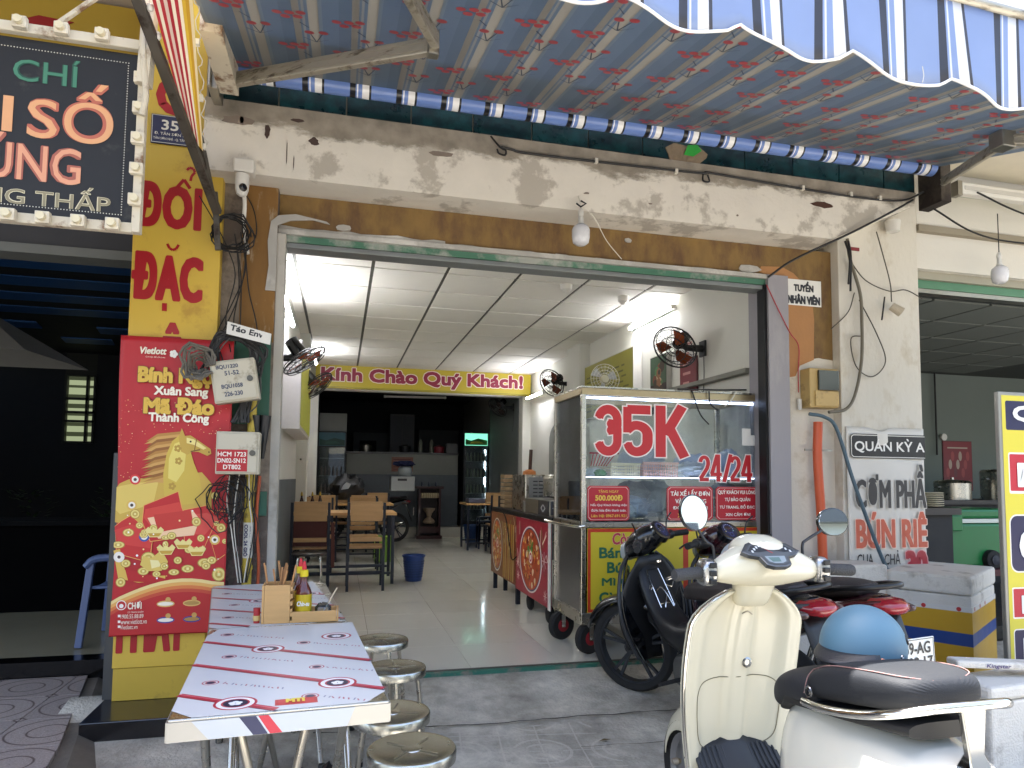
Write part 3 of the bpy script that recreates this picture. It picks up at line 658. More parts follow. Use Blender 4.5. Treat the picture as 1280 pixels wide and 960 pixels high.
# round emblem beside the brand name
for k in range(5): cd(215+2.8*math.cos(k*1.256),441+2.8*math.sin(k*1.256),2.6,'#f4efe6',n=8)
cp('#c4464a',(228,432),(228.6,432),(228.6,450),(228,450))
A.build('printed_artwork',PO,kind='stuff')
PT=dict(O=(0,4.092,0))
cream=flat('#efe6d2'); gold=flat('#c9a545',.3,metal=.3); dgold=flat('#6b4a12')
def U(px,py): a=pc_(px,py); return (-1.175+.57*a[0], .335+1.63*a[1])
def ptext(s,x0,x1,y0,y1,m,b=.02,**k):
    a=U(x0,y1);c=U(x1,y0); return text(s,(a[0],c[0],a[1],c[1]),m,PO,O=(0,4.0935,0),bold=b,**k)
ptext('Vietlott',174,207,434,443,cream,.04,shear=.2); ptext('Cơ hội để tốt hơn',181,205,445,448,cream,.01)
ptext('Bính Ngọ',171,266,459,485,gold,.055,off2=.02,m2=dgold); ptext('Xuân Sang',191,259,483,498,cream,.045)
ptext('Mã Đáo',178,267,497,519,gold,.055,off2=.02,m2=dgold); ptext('Thành Công',184,260,517,532,cream,.045)
ptext('CHƠI',160,177,752,762,cream,.03); ptext('CÓ TRÁCH NHIỆM',160,179,764,767,cream,.0)
ptext('1900.55.88.89',152,179,768,773,cream,.01); ptext('www.vietlott.vn',152,183,774,780,cream,.01); ptext('Vietlott.vn',151,172,781,786,cream,.01)

# ================= DARK LED SIGN (top left) =================
L1=thing('black_bulb_sign','weathered black sign board with studded lettering and lamp-holder frame, top left corner','sign',(-1.2,3.3,2.3))
G().box(-2.6,-.932,3.33,3.42,2.32,3.12).build('board',mat('black_board','#16181d',.6,var=.3,scale=6,col2='#3b3a38',thr=.66,sc2=7),L1)
rustw=mat('rusty_white_frame','#cfc7b4',.6,var=.1,scale=10,col2='#7a5a40',thr=.6,sc2=9)
frm=[((-2.6,3.31,3.15),(-.93,3.31,3.15)),((-2.6,3.31,2.30),(-.93,3.31,2.30)),((-.915,3.31,2.28),(-.915,3.31,3.2))]
for a,b in frm: G().bar(a,b,.035,.045).build('frame',rustw,L1,bevel=.004)
lamp=mat('lamp_disc','#d9cfb0',.4); sock=mat('lamp_socket','#d8d0bd',.55,col2='#8c7f68',thr=.62)
def holder(x,z):
    s=G().box(x-.028,x+.028,3.255,3.285,z-.026,z+.026).build('lamp_holder',sock,L1,bevel=.004); G().lathe([(.017,3.236),(.019,3.25),(.019,3.254)],(x,0,z),14,'y').build('bulb_stub',lamp,s)
for x in (-1.06,-1.22,-1.38,-1.54,-1.70): holder(x-.02,3.155)
for x in (-1.0,-1.135,-1.27,-1.40,-1.54): holder(x,2.30)
for z in (2.42,2.56,2.70,2.84,2.98): holder(-.915,z)
ledp=Art((0,3.329,0))
for i in range(90):
    x=-.985-.012*i; ledp.disc(x,3.075,.0028,'#cfcabd',n=6); ledp.disc(x,2.365,.0028,'#cfcabd',n=6)
for i in range(59): ledp.disc(-.985,2.365+.012*i,.0028,'#cfcabd',n=6)
ledp.build('bulb_border',L1)
def studs(s,r,c1,c2,b):
    text(s,r,flat(c1),L1,O=(0,3.329,0),bold=b,h=.0016); text(s,r,flat(c2),L1,O=(0,3.329,0),bold=b*.25,h=.0024,name='bulb_line')
studs('CHÍ',(-1.44,-1.18,2.925,3.05),'#1d4a3a','#3f7a60',.035)
studs('SỐ',(-1.375,-1.035,2.675,2.955),'#b4604a','#d9a070',.045); studs('I',(-1.47,-1.43,2.69,2.85),'#b4604a','#d9a070',.045)
studs('CÚNG',(-1.66,-1.155,2.478,2.685),'#a35a48','#d99a78',.045)
studs('NÂNG THẤP',(-1.70,-1.03,2.37,2.475),'#d8cfb0','#8c8468',.035)
G().bar((-1.26,3.3,3.2),(-.95,3.2,3.42),.014,.02).build('brace',rustw,L1)
G().bar((-.90,3.27,2.95),(-.86,3.2,3.7),.05,.07).build('upright_post',rustw,L1)
G().tube(bez([(-.89,3.2,3.35),(-.90,3.22,3.1),(-.885,3.24,2.9),(-.9,3.25,2.8)]),.014,8).build('white_pipe',rustw,L1,smooth=True)
# lamp sign seen edge on, going up and outward
L2=thing('striped_bulb_sign','red and yellow striped projecting sign with white bulbs on a steel arm','sign',(-.78,3.9,2.7))
stm=mat('grey_angle_steel','#5d5850',.55,.5,var=.25,col2='#3a2f27',thr=.6,sc2=8)
G().bar((-.70,3.98,2.66),(-.93,2.75,3.35),.045,.03).build('steel_arm',stm,L2); G().bar((-.72,3.95,2.70),(-.80,3.2,3.35),.03,.05).build('steel_arm',stm,L2)
G().bar((-.72,4.0,2.78),(-.69,3.99,2.45),.03,.02).build('steel_strap',stm,L2)
sg=Art((0,0,0)); 
pa=[V3((-.74,3.72,2.90)),V3((-.645,2.75,3.42)),V3((-.845,2.75,3.36)),V3((-.79,3.62,2.93))]
cols=['#e3d2a8','#c79a2e','#d9b33c','#efe6d0','#b3323a','#efe6d0','#a82833','#d8c4b8','#b3323a','#e6ddc8','#b3323a']
n_=len(cols)
for i,c in enumerate(cols):
    a,b=i/n_,(i+1)/n_
    q=[pa[0].lerp(pa[3],a),pa[1].lerp(pa[2],a),pa[1].lerp(pa[2],b),pa[0].lerp(pa[3],b)]
    sg.vs+=q; sg.fs.append(tuple(range(len(sg.vs)-4,len(sg.vs)))); sg.c.append(hx(c))
so_=sg.build('striped_face',L2); md=so_.modifiers.new('s','SOLIDIFY'); md.thickness=.03; md.offset=1
bw=mat('white_bulb','#e8e4d8',.3)
for k in range(9):
    t=k/8; c=pa[3].lerp(pa[2],t)+V3((-.012,-.01,-.01)); G().lathe([(.008,-.02),(.014,-.01),(.013,.008),(.004,.016)],c,10).build('bulb',bw,L2,smooth=True)
    if k%2==0:
        c=pa[0].lerp(pa[1],t)+V3((.012,-.01,0)); G().box(c.x-.01,c.x+.01,c.y-.01,c.y+.01,c.z-.014,c.z+.014).build('bulb_socket',bw,L2)
g=[]
for k in range(40):
    c=pa[0].lerp(pa[1],k/39); g.append(c+V3((.02+.012*math.sin(k*1.6),-.01,.012*math.cos(k*1.3))))
G().tube(g,.0028,5).build('bulb_wire',wcable,L2,smooth=True)
G().box(-.70,-.60,3.35,3.9,3.30,3.75).build('bracket_plate',rustw,L2)
# ================= CABLES AND BOXES on the left jamb =================
def cabling(nm,label,cat,paths,rad,m,group=None):
    t=thing(nm,label,cat,paths[0][0],group=group)
    for p in paths: G().tube(bez(p,7),rad,6).build('cable',m,t,smooth=True)
    return t
random.seed(21)
def coil(c,r,n,rx,jit):
    c=V3(c);pts=[]
    for k in range(n*16):
        a=k/16*2*math.pi; rr=r*(1+random.uniform(-jit,jit)*.4+.12*math.sin(k*.37)); pts.append(c+V3((rx*rr*math.cos(a),-.02+.02*math.sin(k*.9),rr*math.sin(a))))
    return pts
cc=thing('cable_coil','coil of black cable hanging below the security camera on the left jamb','cable',(-.655,4.1,2.58))
for k in range(4): G().tube(coil((-.655+.01*k,4.13-.012*k,2.585-.006*k),.085+.008*k,2,1,.3),.0042,5).build('cable',cable,cc,smooth=True)
runs=[[(-.80,4.0,2.75),(-.72,4.05,2.62),(-.66,4.12,2.5),(-.62,4.15,2.35),(-.66,4.14,2.1),(-.62,4.1,1.9)],
[(-.60,4.16,2.62),(-.57,4.17,2.4),(-.63,4.16,2.2),(-.70,4.12,2.0),(-.66,4.1,1.85)],
[(-.58,4.17,2.6),(-.55,4.18,2.3),(-.50,4.17,2.1),(-.47,4.15,1.9)],
[(-.62,4.16,2.55),(-.60,4.17,2.3),(-.62,4.16,2.1),(-.60,4.12,1.95)],
[(-.585,4.16,2.86),(-.53,4.17,2.75),(-.52,4.17,2.6),(-.60,4.15,2.5)],
[(-.63,4.14,2.6),(-.59,4.16,2.35),(-.585,4.17,2.05)],[(-.56,4.17,2.62),(-.585,4.16,2.3),(-.66,4.13,2.05),(-.74,4.1,1.9),(-.76,4.08,1.78)]]
cabling('hanging_wires','thin black wires running down from the coil to the grey junction boxes','wires',runs,.0035,cable)
kn=thing('cable_tangle','thick tangle of black and grey cables above the upper junction box','wires',(-.6,4.1,1.9))
for k in range(16):
    a=random.uniform(-.12,.1)
    G().tube(bez([(-.72+random.uniform(-.05,.05),4.07+random.uniform(-.03,.03),1.86+random.uniform(-.08,.05)),(-.66+a*.3,4.04,1.97+random.uniform(-.03,.03)),(-.58+a*.3,4.05,2.0+random.uniform(-.04,.03)),(-.47+random.uniform(-.04,.05),4.08,1.9+random.uniform(-.05,.05)),(-.50+random.uniform(-.06,.04),4.1,1.7+random.uniform(-.1,.1)),(-.56+random.uniform(-.05,.05),4.1,1.5)]),random.choice([.004,.006,.009]),6).build('cable',random.choice([cable,cable,mat('cable_grey','#4a4a48',.6)]),kn,smooth=True)
gg=mat('dusty_cable_wad','#6a655c',.9,var=.35,bump=.6)
for k in range(9):
    G().tube(coil((-.765,4.05-.01*k,1.80),.035+.008*k,1,.8,.5),.007,6).build('wad_loop',gg,kn,smooth=True)
kn2=thing('cable_tangle','loose loops of thin black wire below the lower junction box','wires',(-.62,4.1,1.1))
for k in range(11):
    G().tube(coil((-.62+random.uniform(-.05,.08),4.06+random.uniform(-.02,.04),1.06+random.uniform(-.06,.08)),random.uniform(.06,.13),1,random.uniform(.5,1.),.5),.003,5).build('wire',cable,kn2,smooth=True)
for k in range(7): 
    x=-.60+.025*k; G().tube(bez([(x,4.1,1.22),(x+random.uniform(-.04,.04),4.09,1.05),(x+random.uniform(-.03,.03),4.1,.9),(x*.3-.36,4.13,.6)]),.0035,5).build('wire',random.choice([cable,wcable,cable]),kn2,smooth=True)
boxm=mat('junction_box','#bdb6a2',.55,var=.08,col2='#8a7f6a',thr=.62,sc2=9)
def jbox(nm,label,cx,cz,w,h,rot,redlab,lines):
    t=thing(nm,label,'junction box',(0,0,0)); 
    b=G().box(-w/2,w/2,-.035,.045,-h/2,h/2).build('body',boxm,t,bevel=.008)
    G().box(-w/2+.01,w/2-.012,-.043,-.036,-h/2+.01,h/2-.01).build('cover',boxm,t,bevel=.004)
    G().lathe([(.016,-.052),(.016,-.043)],(w/2-.035,0,0),16,'y').build('lock',mat('lock','#55544f',.4,.6),t)
    if redlab:
        a=Art((0,-.0432,0)); a.rect(-w/2+.008,w/2-.06,-h/2+.016,.018,'#b02029'); a.build('label_sticker',t)
    for i,(s,r) in enumerate(lines): text(s,r,flat('#e9e2d8') if redlab else flat('#33405c'),t,O=(0,-.0445,0),bold=.03,h=.001)
    t.location=(cx,4.02,cz); t.rotation_euler=(0,rot,0); return t
jbox('junction_box','grey junction box tilted to one side with blue stencilled codes',-.578,1.725,.235,.235,-.17,False,[('BQU1220',(-.085,.03,.065,.09)),('51-52',(-.045,.03,.03,.055)),('BQU1058',(-.07,.04,-.045,-.018)),('226-230',(-.06,.035,-.085,-.06))])
jbox('junction_box','grey junction box with a red label reading HCM 1723',-.548,1.325,.225,.235,0,True,[('HCM 1723',(-.10,.045,-.02,.005)),('DN02-SN12',(-.10,.045,-.055,-.03)),('DT802',(-.07,.02,-.09,-.065))])
te=thing('paper_sign','white paper sign reading Tao Envy above the junction boxes','sign',(-.53,4.09,2.0))
G().add([(-.632,4.0,1.985),(-.40,3.995,1.935),(-.395,3.995,1.998),(-.628,4.0,2.055)],[(0,1,2,3)]).build('paper',flat('#d8d6cf'),te,solid=.002)
text('Táo Envy',(.012,.215,.012,.055),flat('#26262a'),te,O=(-.632,3.997,1.988),U=(.977,0,-.212),V=(.212,0,.977),bold=.045)
pipe=thing('drain_pipe','yellow banded pipe on the left jamb with dark blue stencilling','pipe',(-.49,4.16,.4))
yp=mat('yellow_pipe','#b9a13a',.5,var=.25,scale=20,col2='#5d4d25',thr=.6,sc2=14)
G().tube([(-.50,4.16,.42),(-.50,4.16,.74)],.026,14).build('pipe',yp,pipe,smooth=True); G().tube([(-.50,4.16,.93),(-.50,4.16,1.3)],.026,14).build('pipe',yp,pipe,smooth=True)
G().tube([(-.50,4.16,1.30),(-.50,4.16,1.7)],.024,14).build('pipe',yp,pipe,smooth=True)
G().tube([(-.50,4.16,.735),(-.50,4.16,.935)],.0275,14).build('pale_wrap',mat('pale_wrap','#d0ccc0',.6),pipe,smooth=True)
text('COOL 24 GIÓ',(0,.18,-.018,.006),flat('#1d2350'),pipe,O=(-.50,4.131,.925),U=(0,0,-1),V=(1,0,0),bold=.05)
text('SEO GIA',(0,.14,.012,.02),flat('#1d2350'),pipe,O=(-.50,4.131,.915),U=(0,0,-1),V=(1,0,0),bold=.02)
for z in (1.0,1.12,.68,.5): G().lathe([(.031,z-.012),(.031,z+.012)],(-.50,4.16,0),14).build('coupling',yp,pipe)
op=thing('orange_conduit','thin orange conduit beside the yellow pipe on the left jamb','pipe',(-.44,4.18,.4))
G().tube(bez([(-.445,4.18,.40),(-.44,4.18,.7),(-.46,4.18,.95),(-.45,4.18,1.2)]),.009,8).build('conduit',mat('orange_conduit','#b2502c',.5),op,smooth=True)
blob=thing('cable_gland','black double cable sleeve beside the lower junction box','cable sleeve',(-.46,4.16,1.5))
G().tube([(-.475,4.17,1.37),(-.48,4.16,1.55)],[.012,.03],10).build('sleeve',black_pl,blob,smooth=True); G().tube([(-.44,4.17,1.3),(-.425,4.16,1.55)],[.01,.03],10).build('sleeve',black_pl,blob,smooth=True)
# security camera
sc=thing('security_camera','white dome security camera fixed under the left end of the lintel','camera',(-.6,4.0,2.86))
wpl=mat('white_plastic','#cfccc4',.35,var=.04)
G().box(-.625,-.515,3.96,4.05,2.90,2.98).build('mount',wpl,sc,bevel=.01)
G().lathe([(.012,2.89),(.036,2.885),(.038,2.83),(.036,2.80),(.028,2.772),(.012,2.76)],(-.575,3.97,0),20).build('camera_head',wpl,sc,smooth=True)
G().lathe([(.004,3.926),(.020,3.930),(.022,3.945)],(-.565,0,2.80),16,'y').build('lens',black_gl,sc,smooth=True)
G().tube(bez([(-.60,4.05,2.9),(-.58,4.12,2.8),(-.585,4.17,2.66),(-.56,4.18,2.5)]),.012,8).build('white_lead',wpl,sc,smooth=True)
# ================= AWNING =================
AW=thing('retractable_awning','blue striped retractable awning with scalloped valance over the shop front','awning',(1.7,3.9,3.4))
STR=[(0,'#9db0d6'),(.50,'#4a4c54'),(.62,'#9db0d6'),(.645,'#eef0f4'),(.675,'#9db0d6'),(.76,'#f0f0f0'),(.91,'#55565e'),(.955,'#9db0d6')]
def stripes(name,period,cols,rough=.5,transl=0,spec=.5):
    m=bpy.data.materials.new(name); m.use_nodes=True;n=m.node_tree.nodes;l=m.node_tree.links;b=n['Principled BSDF']; b.inputs['Roughness'].default_value=rough; b.inputs['Specular IOR Level'].default_value=spec
    tc=n.new('ShaderNodeTexCoord');sp=n.new('ShaderNodeSeparateXYZ');l.new(tc.outputs['Object'],sp.inputs[0])
    d=n.new('ShaderNodeMath');d.operation='DIVIDE';d.inputs[1].default_value=period;l.new(sp.outputs[0],d.inputs[0])
    f=n.new('ShaderNodeMath');f.operation='FRACT';l.new(d.outputs[0],f.inputs[0])
    r=n.new('ShaderNodeValToRGB');r.color_ramp.interpolation='CONSTANT';l.new(f.outputs[0],r.inputs[0])
    while len(r.color_ramp.elements)>1: r.color_ramp.elements.remove(r.color_ramp.elements[0])
    r.color_ramp.elements[0].position=cols[0][0]; r.color_ramp.elements[0].color=(*hx(cols[0][1]),1)
    for p,c in cols[1:]:
        e=r.color_ramp.elements.new(p); e.color=(*hx(c),1)
    nz=n.new('ShaderNodeTexNoise');nz.inputs['Scale'].default_value=2.5;nz.inputs['Detail'].default_value=6;l.new(tc.outputs['Object'],nz.inputs[0])
    mr=n.new('ShaderNodeMapRange');mr.inputs[3].default_value=.86;mr.inputs[4].default_value=1.08;l.new(nz.outputs[0],mr.inputs[0])
    hs=n.new('ShaderNodeHueSaturation');l.new(r.outputs[0],hs.inputs['Color']);l.new(mr.outputs[0],hs.inputs['Value']);l.new(hs.outputs[0],b.inputs['Base Color'])
    if transl:
        t=n.new('ShaderNodeBsdfTranslucent');l.new(hs.outputs[0],t.inputs[0]);x=n.new('ShaderNodeMixShader');x.inputs[0].default_value=transl
        l.new(b.outputs[0],x.inputs[1]);l.new(t.outputs[0],x.inputs[2]);l.new(x.outputs[0],n['Material Output'].inputs[0])
    return m
def aw(x,t): # t 0 roller .. 1 front
    z0=3.455+.008*(x-.6); z1=3.06-.035*(x-.7); return (x,3.9-1.95*t,z0+(z1-z0)*t-.012*math.sin(t*math.pi))
xa,xb=-.68,4.12
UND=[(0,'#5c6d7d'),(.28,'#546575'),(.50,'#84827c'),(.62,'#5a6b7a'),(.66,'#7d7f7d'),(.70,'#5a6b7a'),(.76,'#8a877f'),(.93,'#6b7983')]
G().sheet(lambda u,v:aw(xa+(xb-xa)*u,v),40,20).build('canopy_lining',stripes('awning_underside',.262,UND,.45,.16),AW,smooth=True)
G().sheet(lambda u,v:tuple(V3(aw(xa+(xb-xa)*u,v))+V3((0,0,.006))),40,10).build('canopy',stripes('awning_top',.262,STR,.5,.22),AW,smooth=True)
# cherry print on the lining
ch=Art((0,0,0))
def cpnt(x,t,k):
    p=V3(aw(x,t)); return p+V3((0,0,-.0016-.00004*k))
def chp(pts,col,k):
    n=len(ch.vs); ch.vs+=[cpnt(x,t,k) for x,t in pts]; ch.fs.append(tuple(range(n,n+len(pts)))); ch.c.append(hx(col))
def cdisc(x,t,r,col,k): chp([(x+r*math.cos(a),t+r/1.95*.75*math.sin(a)) for a in [q*math.pi/5 for q in range(10)]],col,k)
random.seed(4)
row=0;t=.05
while t<.985:
    x=xa+.12+(row%2)*.13
    while x<xb-.1:
        k=1; 
        if (row+int(x/.262))%5==0:
            x+=.262; continue
        if row%2==0:
            for (dx,dt) in [(0,0),(.055,.008),(.02,.022),(.07,.03),(-.035,.015)]: cdisc(x+dx,t+dt,.023,'#a03a44',2)
            br=[((x-.05,t-.03),(x+.06,t-.018)),((x+.06,t-.018),(x+.1,t-.04))]
        else:
            for (dx,dt) in [(-.03,.02),(.035,.028)]: cdisc(x+dx,t+dt,.024,'#983640',2)
            br=[((x-.03,t+.02),(x,t-.03)),((x+.035,t+.028),(x,t-.03)),((x-.06,t-.012),(x+.0,t-.03)),((x,t-.03),(x+.06,t-.005))]
        for (p,q) in br:
            chp([(p[0]-.003,p[1]),(p[0]+.003,p[1]+.001),(q[0]+.003,q[1]+.001),(q[0]-.003,q[1])],'#26364c',1)
        x+=.262
    t+=.085;row+=1
ch.build('cherry_print',AW,kind='stuff')
# roller
rl=G(); n=20
rl.tube([(-.66,3.9,3.438),(4.10,3.9,3.468)],.052,24).build('roller',stripes('awning_roller',.262,[(p,{'#9db0d6':'#6c88c6','#4a4c54':'#16171c','#55565e':'#16171c'}.get(c,c)) for p,c in STR],.28),AW,smooth=True)
G().tube([(4.10,3.9,3.468),(4.17,3.9,3.469)],.02,12).build('roller_pin',steel,AW)
# front bar and valance
G().tube([aw(xa,1),aw(xb,1)],.022,10).build('front_bar',alu,AW,smooth=True)
vp=.44
def val(u,v):
    x=xa+(xb-xa)*u; f=((x-.38)/vp)%1.0
    top=3.063-.035*(x-.7); L=.305+.018*(x-.7)+.045*math.sin(math.pi*min(1,f**.8))+ (.02*(f) if f<.9 else .02*(1-f)*9)
    return (x,1.948-.018*math.sin(f*math.pi*2+.5)*v-.01*v-.006*math.sin(x*23)*v,top-L*v)
G().sheet(val,220,6).build('valance',stripes('awning_valance',.262,STR,.45,.42),AW,smooth=True,solid=.0015)
G().tube([V3(val(i/220,1)) for i in range(221)],.0055,6).build('valance_piping',mat('white_piping','#dcdcdc',.5),AW,smooth=True)
# arms
def arm(nm,p,q,w=.036,h=.075):
    a=G().bar(p,q,w,h).build(nm,alu,AW,bevel=.006); 
    d=(V3(q)-V3(p)).normalized(); s=d.cross(V3((0,0,1))).normalized()
    for sg_ in (-1,1):
        for zz in (-.017,.017):
            G().bar(V3(p)+s*sg_*(w/2+.001)+V3((0,0,zz))+d*.03,V3(q)+s*sg_*(w/2+.001)+V3((0,0,zz))-d*.03,.004,.008).build('arm_rib',alu,a)
    return a
arm('arm',(-.69,3.90,3.365),(.352,2.92,3.125)); arm('arm',(.362,2.90,3.135),(-.05,1.97,2.99))
G().bar((.352,2.91,3.07),(.352,2.91,3.185),.05,.05).build('elbow_joint',steel_dirty,AW,bevel=.006)
G().box(-.745,-.695,3.82,4.0,3.28,3.46).build('wall_bracket',steel_dirty,AW,bevel=.004)
G().tube([(-.715,3.85,3.49),(-.735,3.80,3.49),(-.735,3.80,3.28)],.011,8).build('bracket_hook',steel,AW)
arm('arm',(4.17,3.90,3.37),(3.66,3.02,3.16),.03,.06); arm('arm',(3.665,2.99,3.175),(4.5,2.2,2.9),.036,.06)
G().box(3.60,3.70,2.95,3.04,3.12,3.22).build('elbow_joint',steel_dirty,AW,bevel=.006)
G().box(4.13,4.22,3.86,4.06,3.22,3.52).build('wall_bracket',mat('rusty_bracket','#4e463c',.7,.4,col2='#2b2420',thr=.5),AW,bevel=.004)
# hanging thread from the valance
G().tube([(2.0,1.93,2.70),(2.005,1.93,2.665),(1.998,1.93,2.64)],.0015,5).build('loose_thread',wcable,AW)
# cable along the lintel
lc=thing('lintel_cable','black cable clipped along the plaster lintel from hook to right corner','cable',(2.3,4.03,3.25))
G().tube(bez([(.925,4.03,3.275),(1.0,4.03,3.265),(1.1,4.03,3.255),(1.7,4.03,3.262),(2.32,4.03,3.275),(2.38,4.03,3.285),(3.0,4.03,3.262),(3.6,4.03,3.25),(3.95,4.03,3.27),(4.1,3.98,3.33)]),.0075,8).build('cable',cable,lc,smooth=True)
for p in [[(.90,4.03,3.255),(.91,4.02,3.225),(.95,4.03,3.225),(.955,4.03,3.255),(.92,4.03,3.27),(.86,4.04,3.34)],[(2.33,4.03,3.27),(2.325,4.02,3.22),(2.37,4.02,3.22),(2.365,4.03,3.27)]]: G().tube(bez(p),.006,6).build('hook_loop',cable,lc,smooth=True)
for x in (1.55,2.12,3.1,3.5,3.75): G().box(x,x+.02,4.02,4.045,3.25,3.28).build('clip',wcable,lc)
dc=thing('diagonal_cable','black cable dropping from the lintel corner to the shutter head','cable',(3.4,4.1,3.0))
G().tube(bez([(4.02,4.0,3.27),(3.85,4.0,3.17),(3.5,4.02,2.98),(3.1,4.12,2.78),(2.94,4.2,2.66)]),.008,8).build('cable',cable,dc,smooth=True)
wc=cabling('roadside_cable','black sagging cable running from the lintel corner to the right edge','cable',[[(4.15,3.95,3.2),(4.5,3.95,3.06),(4.9,3.95,3.02),(5.6,3.95,3.06)],[(4.5,3.9,3.34),(4.9,3.9,3.23),(5.6,3.9,3.12)]],.007,cable)
# bulbs
bulbm=mat('frosted_bulb','#cfcfd2',.25,var=.02); capm=mat('bulb_cap','#c9c8c2',.4)
def bulb(label,x,y,z,wire):
    t=thing('hanging_bulb',label,'light bulb',(x,y,z),group='bulbs hanging outside')
    G().lathe([(.016,z+.135),(.018,z+.10),(.024,z+.085)],(x,y,0),16).build('bulb_cap',capm,t,smooth=True)
    G().lathe([(.024,z+.085),(.05,z+.066),(.058,z+.045),(.057,z+.0),(.050,z-.035),(.03,z-.05),(.005,z-.053)],(x,y,0),24).build('bulb_glass',bulbm,t,smooth=True)
    G().lathe([(.017,z+.137),(.02,z+.16),(.012,z+.185),(.004,z+.19)],(x,y,0),12).build('bulb_socket',wpl,t,smooth=True)
    G().tube(bez(wire),.0035,6).build('wire',wcable if 'lintel' in label else cable,t,smooth=True); return t
b1=bulb('white bulb hanging from the lintel above the opening',1.445,4.0,2.735,[(1.445,4.0,2.92),(1.44,4.0,2.96),(1.44,4.04,3.02)])
G().tube(bez([(1.445,4.0,2.935),(1.53,4.0,2.88),(1.66,4.1,2.77),(1.81,4.2,2.69)]),.003,6).build('wire',wcable,b1,smooth=True)
G().tube([(1.41,3.99,2.95),(1.44,3.99,2.93),(1.475,3.99,2.955),(1.44,3.99,2.97)],.006,6).build('taped_knot',cable,b1,smooth=True)
bulb('white bulb on a thin cord before the right shop',4.80,4.0,2.76,[(4.80,4.0,2.95),(4.80,4.0,3.25)])

# ================= RIGHT PIER THINGS =================
ps=thing('paper_notice','white notice reading TUYEN NHAN VIEN on the ochre pier','sign',(3.29,4.28,2.56))
G().box(3.145,3.452,4.289,4.2915,2.50,2.695).build('paper',flat('#dfddd6'),ps)
blk=flat('#1f1e22'); text('TUYỂN',(3.215,3.385,2.605,2.685),blk,ps,O=(0,4.2885,0),bold=.06); text('NHÂN VIÊN',(3.16,3.44,2.51,2.588),blk,ps,O=(0,4.2885,0),bold=.06)
mb=thing('electric_meter_box','beige electric meter box with dark glass window on the pier','meter',(3.39,4.22,1.88))
bei=mat('beige_box','#b69a62',.55,var=.15,col2='#8c744a',thr=.6,sc2=7)
G().box(3.262,3.50,4.19,4.298,1.735,2.02).build('box',bei,mb,bevel=.006)
G().box(3.325,3.495,4.17,4.189,1.86,2.005).build('window',mat('smoked_window','#3a3c36',.15,coat=.5),mb,bevel=.003)
G().box(3.30,3.497,4.178,4.189,1.745,1.855).build('lower_cover',bei,mb,bevel=.003)
rc=thing('red_wire','thin red wire hanging from the shutter head to the meter box','wire',(3.1,4.24,2.3))
G().tube(bez([(2.96,4.25,2.62),(3.06,4.24,2.42),(3.15,4.25,2.28),(3.235,4.27,2.19),(3.235,4.28,2.0),(3.235,4.28,1.85)]),.004,6).build('wire',mat('red_wire','#a8333a',.5),rc,smooth=True)
G().tube([(3.235,4.27,1.80),(3.235,4.27,1.72)],.016,10).build('fuse',wpl,rc)
cabling('grey_service_cable','grey service cable looping down the white pillar into the meter box','cable',[[(3.60,4.18,3.0),(3.62,4.18,2.85),(3.70,4.18,2.6),(3.71,4.18,2.4),(3.70,4.18,2.1),(3.64,4.18,1.85),(3.55,4.17,1.73),(3.40,4.17,1.70)]],.012,mat('cable_grey2','#6a6456',.6))
cabling('black_cable_end','short black cable end hanging at the top of the white pillar','cable',[[(3.58,4.18,2.98),(3.60,4.16,2.85),(3.585,4.16,2.65)],[(3.6,4.17,2.98),(3.61,4.16,2.86),(3.60,4.16,2.6)]],.008,cable)
cabling('pillar_wires','thin dark wires looping over the white pillar towards the bare lamp holder','wires',[[(3.62,4.19,2.85),(3.75,4.18,2.70),(3.95,4.17,2.63),(4.1,4.17,2.65),(4.26,4.18,2.60)],[(3.70,4.19,2.55),(3.85,4.19,2.3),(3.92,4.19,2.1),(3.80,4.19,1.98),(3.66,4.19,2.05),(3.62,4.19,2.25),(3.72,4.19,2.28)],[(3.66,4.19,2.6),(3.60,4.19,2.45),(3.5,4.25,2.33)],[(3.86,4.18,3.08),(3.90,4.18,2.95),(3.96,4.17,2.70),(3.97,4.17,2.55)]],.0045,mat('cable_dim','#4b463c',.6))
lh=thing('bare_lamp_holder','bare lamp holder dangling on the white pillar','lamp holder',(3.97,4.12,2.47))
G().tube([(3.95,4.15,2.51),(4.01,4.12,2.46)],[.03,.036],14).build('socket',mat('dirty_white','#b5aa95',.5),lh); G().tube([(3.9,4.16,2.58),(3.86,4.15,2.40)],.006,6).build('lead',cable,lh)
lv2=thing('round_flood_cap','cream round cable cap at the top corner of the white pillar','cable cap',(4.0,4.15,3.1))
G().tube([(3.98,4.15,3.16),(3.98,4.15,3.08)],[.055,.045],18).build('cap',wpl,lv2,smooth=True)
op2=thing('orange_pipe','upright orange plastic drain pipe on the white pillar','pipe',(3.34,4.2,.5))
G().tube(bez([(3.345,4.235,-.1),(3.365,4.22,.3),(3.352,4.21,.9),(3.33,4.21,1.35),(3.34,4.21,1.63)]),.032,16).build('pipe',mat('orange_pipe','#c4532c',.4,var=.1,col2='#d8c0a8',thr=.72),op2,smooth=True)
G().box(3.23,3.46,4.215,4.225,1.42,1.435).build('clip',steel,op2)
bh=thing('blue_hose','slate blue hose slanting across the white pillar and banner','hose',(3.5,4.1,1.2))
G().tube(bez([(3.22,4.15,1.68),(3.33,4.13,1.66),(3.42,4.12,1.58),(3.52,4.10,1.25),(3.60,4.08,1.0),(3.70,4.06,.72),(3.78,4.04,.50),(3.8,4.0,.2)]),.013,10).build('hose',mat('blue_hose','#465c68',.5),bh,smooth=True)
